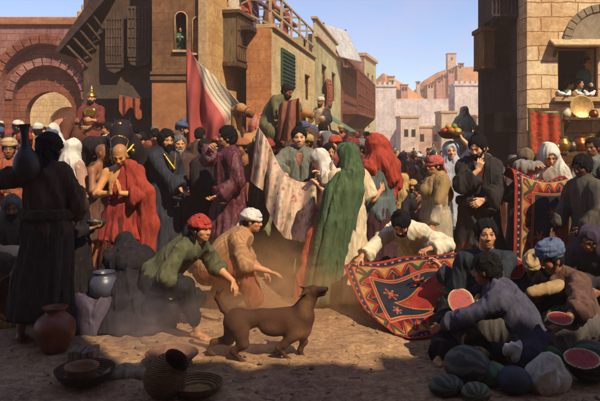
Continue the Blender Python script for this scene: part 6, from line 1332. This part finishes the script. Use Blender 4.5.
# dark horse with a studded harness, head between the praying man and the bearded man
dh, nb, hd, T, bz = quad('horse', g0(150, 9.7), 174, 'black horse with a studded gold harness looking over the praying man', '#211a1c', '#141012', 1.14, 14, 4)
S = SDF(); N_ = nb
for t in (.35, .75):
    q_ = hd[1]*(1-t) + hd[3]*t; ring(S, q_, T @ rx(48), .10 - .03*t, .10 - .03*t, .014, 0, 16)
for s in (1, -1): S.chain([N_ + T @ V3(s*.1, .02, .09), hd[1]*.5 + hd[2]*.5 + T @ V3(s*.09, 0, 0), hd[3] + T @ V3(s*.06, 0, 0)], [.013]*3, .01)
S.chain([N_ + V3(.13, -.02, -.15), N_ + V3(0, .12, -.34), N_ + V3(-.13, -.02, -.15)], [.02]*3, .01)
for i in range(7): S.ell(N_ + V3(.14 - .047*i, .02 + .12*math.sin(math.pi*i/6), -.22 - .14*math.sin(math.pi*i/6)), (.028, .028, .034), None, .01)
S.ell(hd[1] + T @ V3(0, .05, .09), (.03, .02, .04), T, .01); V, F = S.mesh(.010); o = mkobj('harness', V, F, BRASS); o.location = dh.location; o.rotation_euler = dh.rotation_euler; o.scale = dh.scale; tag(o, 'gold studded harness on the head and neck of the black horse', 'harness')
# camel under a domed bronze net, ridden by a green clad figure
rc, nb, hd, T, bz = quad('camel', g0(464, 15.5), 186, 'dusky camel facing us at the corner of the dark oriel house', '#6a5444', '#43352c', 1.0, -14)
S = SDF(); S.ell((0, .15, bz+.15), (.56, .60, .62), None, .05); S.half((0, .1, bz-.42), (0, 0, -1), .01, 1.2); V, F = S.mesh(.026); V = folds(V, F, .02, 7)
t = NT('bronze_net'); vo = t.n('ShaderNodeTexVoronoi', feature='DISTANCE_TO_EDGE'); vo.inputs['Scale'].default_value = 9; t.l(t.coord(), vo.inputs[0]); col = t.mix(t.ramp(vo.outputs[0], [(.04, 1.), (.12, 0.)]), '#6e5b48', '#c0a068'); t.bump(vo.outputs[0], .5, .02); o = mkobj('net_cover', V, F, t.fin(col, .6, .3)); o.location = rc.location; o.rotation_euler = rc.rotation_euler; o.scale = rc.scale; tag(o, 'domed bronze coloured net cover over the dusky camel', 'cover')
mk(464, 15.4, 1.6, 178, 'slender rider in pale sea green robes high on the dusky camel', {'sex': 'f', 'pelvis': (0, 0, .5), 'pelf': .1, 'rf': (.2, .3, .1), 'lf': (-.2, .3, .1), 'rk': (.4, 1, .4), 'lk': (-.4, 1, .4), 'rh': (.2, .25, .8), 'lh': (-.2, .25, .8)}, z=2.0, lod=1, hair=None, wear=[G(name='robe', mat=cloth('#a9bda6', '#7c927c'), loose=.05, legs=1, lap=2)], headwear=[('veil', cloth('#b4c4ae', '#869a84'), {'L': .4})])
# goat
gt, nb, hd, T, bz = quad('goat', (PX(14, 6.85), 6.85, 0), -105, 'pale cream goat nosing past the seated man at the left edge', '#c8a884', '#8a6a4e', .46, -20, -10)

# ---- melons
def melon(px, py, d, r, c1, c2, label, squash=(1, 1.12, .9), yaw=0, group=None, stripes=9):
    S = SDF(); S.ell((0, 0, 0), V3(squash)*r, None, .01); V, F = S.mesh(r/14); th = np.arctan2(V[:,2], V[:,0]); n = fbm(V*18, 3, 3); st_ = sstep(-.2, .5, np.sin(th*stripes + 3*(n - .5)*2)); C = lin(c1)*(1 - st_)[:,None] + lin(c2)*st_[:,None]; C = C*(.8 + .4*n)[:,None]
    o = mkobj('watermelon', V, F, vcol('melon_rind', .6, .25, .3, 30, .15), None, C); q_ = P(px, py, d); o.location = (q_[0], d, max(q_[2], r*squash[2])); o.rotation_euler = (0, 0, RAD(yaw)); return tag(o, label, 'watermelon', group)
melon(467, 372, 4.72, .155, '#33362f', '#5a594f', 'big grey green striped watermelon at the bottom edge below the seated seller', (1.05, 1.1, .92), 50)
melon(493, 378, 4.68, .105, '#38553a', '#50704c', 'pale green smooth melon beside the striped grey watermelon', (1.1, 1.0, .85), 20, None, 6)
melon(514, 386, 4.55, .11, '#2c343a', '#3a3444', 'small blue violet melon at the bottom edge between green melon and sack', (1.1, 1.0, .9), 0, None, 7)
melon(590, 382, 4.78, .155, '#1c2c20', '#3c4a34', 'large dark green striped watermelon at the bottom right corner', (.95, 1.1, 1.0), 80, None, 10)
melon(446, 396, 4.52, .10, '#2f352a', '#565c48', 'dark mottled melon lying at the bottom edge left of the others', (1.3, 1.0, .75), 20)
melon(476, 395, 4.42, .085, '#3a4030', '#666a4c', 'small olive melon in front of the striped grey watermelon', (1.2, 1, .8), 0)
def halfmelon(name, q_, r, R, label, squash=(1, 1, .5), wedge=None):
    """cut watermelon: dished rind below, red flesh face up in its local frame"""
    root = rootat(name, q_, label, 'melon slice'); root.rotation_euler = Matrix(R.tolist()).to_euler()
    S = SDF(); S.ell((0, 0, 0), V3(squash)*r, None, .005); S.half((0, 0, 0), (0, 0, 1), .004, r*1.6)
    if wedge: S.half((0, wedge, 0), (0, -1, 0) if wedge < 0 else (0, 1, 0), .004, r*1.6)
    V, F = S.mesh(r/16); L_ = V / (V3(squash)*r); rr = np.sqrt((L_**2).sum(1)); face = rr < .90
    C = np.tile(lin('#8e211a'), (len(V), 1)); n = fbm(V*40, 3, 2); C *= (.75 + .5*n)[:,None]; pk = sstep(.6, .9, rr)[:,None]; C = C*(1 - .22*pk) + lin('#c86a58')*.22*pk; C *= (.8 + .4*fbm(V*90, 7, 2))[:,None]; C[rr > .90] = lin('#b8bd8c'); C[rr > .965] = lin('#2d4a2c')
    vo = vnoise(V*70, 4); ring_ = (rr > .45) & (rr < .72); C[ring_ & (vo > .80)] = lin('#1a0f0c')
    mkobj('slice', V, F, vcol('melon_flesh', .5, .3, .12, 40, .1), root, C); return root
halfmelon('melon_slice', P(461, 301, 5.22), .11, rx(62) @ rz(8), 'red watermelon slice held by the seated man in dark blue', (1, 1, .55), .10)
halfmelon('melon_slice', P(582, 358, 4.62), .13, rz(-10) @ rx(30), 'halved red watermelon laid on the large striped watermelon', (1, .75, .4))
halfmelon('melon_slice', P(556, 361, 4.78), .125, rz(30) @ ry(72), 'red watermelon wedge standing on edge against the cut half', (1, .8, .45))
halfmelon('melon_slice', P(560, 318, 4.92), .10, rz(0) @ rx(24), 'oval cut watermelon in the hand of the blue turbaned seller', (1, .8, .4))
halfmelon('melon_slice', P(540, 274, 6.0), .12, rx(60) @ ry(8), 'red watermelon slice before the pale ochre turban', (1, 1, .5), .08)
halfmelon('melon_slice', P(514, 268, 6.1), .11, rx(80) @ ry(-20), 'red watermelon slice standing upright behind the dark haired youth', (1, 1, .5), .09)
halfmelon('melon_slice', P(499, 271, 6.2), .10, rx(78) @ ry(24), 'small red watermelon slice beside the shoulder of the man in dark blue', (1, 1, .5), .08)
a = ground_at(553, 397); lump('white_sack', [(a + V3(-.03, .1, .08), a + V3(.05, .12, .08), .115, .115), (a + V3(-.02, .1, .17), a + V3(.03, .12, .18), .08, .07)], cloth('#c4baa0', '#8f8670', 9), 'bulging off white sack between the melons at the bottom right', 'sack', .034, 13, .009, (.5, .2, 1))
q = P(549, 291, 5.35); lump('flat_loaf', [(q + V3(-.15, 0, -.01), q + V3(.10, .03, .03), .045, .055)], plain('loaf_crust', '#b3966c', '#8a6c48', 9, .85), 'long pale loaf held by the blue turbaned melon seller', 'loaf', .008, 12, .008)
q = P(513, 350, 4.85); lump('white_kerchief', [(q + V3(-.04, 0, .0), q + V3(.05, .02, .02), .03, .034), (q, q + V3(.02, 0, -.06), .03, .02)], WHITE, 'crumpled white kerchief by the shins of the seated youth', 'kerchief', .02, 16, .008)
o = MB().box((-.2, -.17, .002), (.2, .17, .16), jit=.008).build('wooden_crate', WOOD, None, bev=.01, at=(PX(486, 5.8), 5.85, 0.)); tag(o, 'low wooden crate under the seated man in dark blue', 'crate')

# ---- stall goods and doves on the stone house
H12 = 12.0; zs = lambda y, d: CAMH + (133 - y)/FPX*d
lath('brass_dish', [(.01, -.01), (.10, -.012), (.18, .0), (.215, .03), (.222, .034), (.20, .034), (.12, .008), (.01, .006)], plain('pale_brass', '#cfa76a', '#96713c', 10, .4, .5), (PX(582, 11.75), 11.78, zs(107, 11.75)), 'large pale brass dish propped upright on the stall shelf', 'dish', rx(80))
POTP = [(.02, 0), (.06, .0), (.085, .05), (.08, .10), (.05, .13), (.045, .15), (.06, .165), (.05, .165), (.03, .12)]
def pot(px, d, y, s, mat, label, group=None, prof=POTP): lath('pot', [(r*s, z*s) for r, z in prof], mat, (PX(px, d), d, zs(y, d) + .003), label, 'pot', None, 24, group)
CRM = plain('cream_glaze', '#d8cdb2', '#ab9c80', 10, .5)
pot(566, 11.7, 118, 1.1, CRM, 'small cream pot on the upper stall shelf left of the dish'); pot(560, 11.78, 118, .7, CRM, 'tiny cream cup at the left end of the upper shelf'); pot(594, 11.7, 118, .9, COPPER, 'little copper pot right of the brass dish')
for i, (px, s, mt, l) in enumerate(((556, 1.2, BRASS, 'squat brass pot at the left end of the lower stall shelf'), (563, 1.7, BRASS, 'tall brass pot second from the left on the lower shelf'), (572, 1.3, IRON, 'old bronze pot in the middle of the lower shelf'), (580, 1.8, COPPER, 'large copper pot on the lower stall shelf'), (589, 2.0, BRASS, 'largest brass pot on the lower stall shelf'), (598, 1.5, BRASS, 'brass pot at the right end of the lower shelf'))): pot(px, 11.65, 152, s, mt, l)
for i, (px, yw) in enumerate(((562, 60), (569, -40), (580, 80), (587, 120), (592, -70))):
    S = SDF(); S.ell((0, 0, .055), (.038, .070, .042), rx(18), .02); S.ell((0, .062, .105), (.024, .027, .024), None, .02); S.cap((0, .088, .104), (0, .108, .100), .007, .003, .006); S.cap((0, -.05, .05), (0, -.13, .03), .026, .018, .02, (V3(0, 0, 1), .4)); S.cap((.014, .01, .03), (.014, .012, .0), .006, None, .006); S.cap((-.014, .01, .03), (-.014, .012, 0), .006, None, .006)
    V, F = S.mesh(.007); C = np.tile(lin('#d8d5cf'), (len(V), 1)); C[V[:,1] > .088] = lin('#8a5a40'); C[np.abs(V[:,2]) < .02] = lin('#a05a48')
    o = mkobj('dove', V, F, vcol('feathers', .8, .2, .15, 60, .2), None, C); o.location = (PX(px, 11.93), 11.94, zs(97, 12) - .002); o.rotation_euler = (0, 0, RAD(yw)); tag(o, 'white dove on the window sill of the stone house, %s' % ('at its far left end', 'second from the left', 'in the middle of the row', 'second from the right', 'at its far right end')[i], 'dove', 'doves on the sill')
def fR(u, v):
    x = PX(527, 11.66) + (PX(562, 11.66) - PX(527, 11.66))*u; z = zs(112, 11.66) - .75*v - .04*np.sin(u*math.pi)*(1 - v) + .08*(1-u)*(1-v); return np.stack([x, 11.64 - .03*np.sin(u*19) - .02*np.sin(u*8)*v - .08*v, z], 1)
def cR(u, v):
    C = paint_carpet(u*1.0, v*1.0, 1.0, 1.0); return np.where((C[:,2] > .02)[:,None], C, C)
place(sheet('red_rug', fR, 110, 120, .014, vcol('rug_wool', .95, .1, .4, 60, .4), None, lambda u, v: (lambda n, m_: np.where(((np.abs(n - .5) < .035) | (np.minimum(np.minimum(u, 1-u), v) < .05))[:,None], lin('#5e5a38'), np.where((m_ > .6)[:,None], lin('#7c2c20'), lin('#a8452c')))*(.65 + .7*m_)[:,None])(vnoise(np.stack([u*7, v*8, 0*u], 1), 8), fbm(np.stack([u*16, v*16, 0*u + 4], 1), 3, 3))), 'red rug with olive patches hanging from the rail on the stone house', 'rug')
# carpets hung on the yellow house, rag on the awning of the timber house
A_, B_ = V3(.53, 22.05), V3(1.9, 30); u_ = (B_ - A_)/np.linalg.norm(B_ - A_); n_ = V3(u_[1], -u_[0])
def fH(u, v): s = 2.2 + 1.9*u; p = A_ + np.outer(s, u_) + np.outer(.06 + .05*np.sin(u*12) + .25*v*(1-v), n_); return np.stack([p[:,0], p[:,1], 3.85 - 1.05*v + .1*np.sin(u*3)], 1)
place(sheet('hung_carpet', fH, 80, 60, .02, RUG, None, lambda u, v: paint_carpet(u*1.6, v*1.1, 1.6, 1.1)), 'red carpet hung under the windows of the yellow house', 'carpet')
def fG(u, v): x = PX(118, 14.3) + .5*u; return np.stack([x, 14.38 + .05*np.sin(u*14), zs(95, 14.4) - (.35 + .12*np.sin(u*9))*v - .1*u], 1)
place(sheet('hanging_rag', fG, 50, 30, .01, cloth('#a8502e', '#6c3220')), 'orange rag hanging from the awning of the timber house', 'rag')

# ---- smoke and kicked-up dust
def puff(name, c, r, dens, col, label):
    """a rounded cloud that thins out to nothing at its edge"""
    S = SDF(); S.ell((0, 0, 0), (1, 1, 1), None, .01); V, F = S.mesh(.12); V[:,2] = np.maximum(V[:,2], (.02 - c[2])/r[2])
    o = mkobj(name, V, F, None); o.location = V3(c).tolist(); o.scale = r; m = bpy.data.materials.new(name); m.use_nodes = True; t = m.node_tree; t.nodes.clear()
    ou = t.nodes.new('ShaderNodeOutputMaterial'); pv = t.nodes.new('ShaderNodeVolumePrincipled'); pv.inputs['Color'].default_value = rgba(col)
    tc = t.nodes.new('ShaderNodeTexCoord'); nz = t.nodes.new('ShaderNodeTexNoise'); nz.inputs['Scale'].default_value = 3.0; nz.inputs['Detail'].default_value = 6; nz.inputs['Distortion'].default_value = 1.2; t.links.new(tc.outputs['Object'], nz.inputs[0])
    gr = t.nodes.new('ShaderNodeTexGradient', ); gr.gradient_type = 'QUADRATIC_SPHERE'; t.links.new(tc.outputs['Object'], gr.inputs[0])
    mr = t.nodes.new('ShaderNodeMapRange'); mr.inputs['From Min'].default_value = .40; mr.inputs['From Max'].default_value = .70; mr.inputs['To Min'].default_value = 0; mr.inputs['To Max'].default_value = dens; t.links.new(nz.outputs[0], mr.inputs[0])
    mu = t.nodes.new('ShaderNodeMath'); mu.operation = 'MULTIPLY'; t.links.new(mr.outputs[0], mu.inputs[0]); t.links.new(gr.outputs[1], mu.inputs[1]); t.links.new(mu.outputs[0], pv.inputs['Density']); t.links.new(pv.outputs[0], ou.inputs['Volume']); o.data.materials.append(m)
    return tag(o, label, 'dust' if 'dust' in name else 'smoke', None, 'stuff')
puff('dust_cloud', (PX(272, 6.4), 6.5, .22), (1.5, 1.05, .85), 4.2, '#e6b888', 'warm dust kicked up between the crouching lads and the green veil')
puff('dust_cloud', (PX(235, 5.5), 5.45, .08), (1.3, .6, .5), 3.4, '#d8b098', 'low dust around the legs of the brown dog')
puff('smoke', (PX(152, 5.75), 5.5, .22), (.75, .45, .60), 3.2, '#b4acb8', 'thin bluish smoke drifting low beside the crouching black figure')

# ---- riders and camels farther down the street
camel0 = bpy.data.objects[cm.name]
sit, _ = person((0, 0, 0), 1.70, 0, 'rider', {'pelvis': (0, 0, .5), 'pelf': .1, 'rf': (.36, .25, .05), 'lf': (-.36, .25, .05), 'rk': (.6, 1, .2), 'lk': (-.6, 1, .2), 'rh': (.16, .3, .75), 'lh': (-.16, .3, .75), 'skin': 'brown', 'lean': 6}, lod=2, hair=None, beard=('#1c1512', .03), wear=[G(name='robe', mat=BLACK, legs=1, lap=2, fold=.03)], headwear=[('turban', WHITE)])
for i, (px, d, yw, cc, hc, zz_, lab, lc) in enumerate(((322, 17.5, 150, '#c8b592', '#d6cfc0', 1.72, 'rider in cream with a white turban high on a camel below the green shutter', 'pale camel under the cream clad rider below the green shutter'), (340, 22.5, 200, '#b0602f', '#c09a4c', 1.75, 'rider in orange with a yellow turban before the red carpet on the yellow house', 'sandy camel under the orange clad rider before the yellow house'), (367, 19.5, 165, '#54384e', '#5c4434', 2.0, 'rider in plum with a brown turban in the street before the pale wall', 'dark camel carrying the plum clad rider in the street'), (356, 27, 190, '#96472f', '#a03624', 1.9, 'far rider in brick red with a red turban below the latticed balcony', 'far camel carrying the brick red rider below the balcony'))):
    c = camel0.copy(); COL.objects.link(c); c.location = g0(px, d); c.rotation_euler = (0, 0, RAD(yw)); c.scale = (.98,)*3; tag(c, lc, 'camel')
    for ch in camel0.children: k_ = ch.copy(); COL.objects.link(k_); k_.parent = c
    if i == 0: rr = sit; ks = list(sit.children)
    else:
        rr = sit.copy(); COL.objects.link(rr)
        for ch in ks: k_ = ch.copy(); COL.objects.link(k_); k_.parent = rr
    q_ = g0(px, d); rr.location = (q_[0], q_[1], q_[2] + 1.30); rr.rotation_euler = (0, 0, RAD(yw)); tag(rr, lab, 'person'); recolour(rr, cloth(cc), cloth(hc))
# ==================================================================== LIGHT, AIR, CAMERA
SUN_EL, SUN_AZ = 47.0, 37.0      # azimuth of the sun, measured from straight behind the viewer towards the right
w = bpy.data.worlds.new('World'); scene.world = w; w.use_nodes = True; nt = w.node_tree
sky = nt.nodes.new('ShaderNodeTexSky'); sky.sky_type = 'NISHITA'; sky.sun_disc = False; sky.sun_elevation = RAD(SUN_EL); sky.sun_rotation = RAD(180 - SUN_AZ); sky.dust_density = .1; sky.air_density = 1.0; sky.altitude = 1800; sky.ozone_density = 5.0
bg = nt.nodes['Background']; tc = nt.nodes.new('ShaderNodeTexCoord'); mp = nt.nodes.new('ShaderNodeMapping'); mp.inputs['Scale'].default_value = (1, 1, 3.2); nz = nt.nodes.new('ShaderNodeTexNoise'); nz.inputs['Scale'].default_value = 2.6; nz.inputs['Detail'].default_value = 8; nz.inputs['Roughness'].default_value = .62; nz.inputs['Distortion'].default_value = .6
rp = nt.nodes.new('ShaderNodeValToRGB'); rp.color_ramp.elements[0].position = .42; rp.color_ramp.elements[0].color = (0, 0, 0, 1); rp.color_ramp.elements[1].position = .78; rp.color_ramp.elements[1].color = (.55, .55, .55, 1)
mx = nt.nodes.new('ShaderNodeMix'); mx.data_type = 'RGBA'; mx.inputs[7].default_value = (3.9, 3.4, 4.9, 1)
nt.links.new(tc.outputs['Generated'], mp.inputs[0]); nt.links.new(mp.outputs[0], nz.inputs[0]); nt.links.new(nz.outputs[0], rp.inputs[0]); nt.links.new(rp.outputs[0], mx.inputs[0]); nt.links.new(sky.outputs[0], mx.inputs[6]); nt.links.new(mx.outputs[2], bg.inputs[0]); bg.inputs[1].default_value = .115
L = bpy.data.lights.new('sun', 'SUN'); L.energy = 4.0; L.angle = RAD(.5); L.color = (1, .84, .60); so = bpy.data.objects.new('sun', L); COL.objects.link(so)
sd = V3(math.sin(RAD(SUN_AZ))*math.cos(RAD(SUN_EL)), -math.cos(RAD(SUN_AZ))*math.cos(RAD(SUN_EL)), math.sin(RAD(SUN_EL)))
so.rotation_euler = Vector(sd).to_track_quat('Z', 'Y').to_euler()
if HAZE:
    hz = MB().box((-90, -16, -2.5), (130, 135, 15.5)).build('haze'); t = bpy.data.materials.new('dusty_air'); t.use_nodes = True; t.node_tree.nodes.clear()
    o_ = t.node_tree.nodes.new('ShaderNodeOutputMaterial'); pv = t.node_tree.nodes.new('ShaderNodeVolumePrincipled'); pv.inputs['Color'].default_value = (.96, .76, .62, 1); pv.inputs['Density'].default_value = HAZE; pv.inputs['Anisotropy'].default_value = .2
    t.node_tree.links.new(pv.outputs[0], o_.inputs['Volume']); hz.data.materials.append(t); tag(hz, kind='stuff', label='warm dusty air hanging over the market street', cat='haze')
cam = bpy.data.cameras.new('camera'); co = bpy.data.objects.new('camera', cam); COL.objects.link(co); scene.camera = co
co.location = (0, 0, CAMH); co.rotation_euler = (RAD(90), 0, 0); cam.sensor_width = 36; cam.lens = 36*FPX/600; cam.shift_y = -(200.5 - HY)/600; cam.clip_end = 3000; cam.clip_start = .1
scene.view_settings.view_transform = 'Standard'; scene.view_settings.look = 'None'; scene.view_settings.exposure = EXPOSURE; scene.view_settings.gamma = 1
scene.view_settings.use_curve_mapping = False
scene.render.engine = 'CYCLES'; scene.cycles.use_denoising = True; scene.cycles.max_bounces = 6; scene.cycles.diffuse_bounces = 4; scene.cycles.volume_bounces = 1; scene.cycles.caustics_reflective = False; scene.cycles.caustics_refractive = False
print('script seconds', round(time.time() - T0, 1), 'objects', len(bpy.data.objects), 'verts', sum(len(m.vertices) for m in bpy.data.meshes))
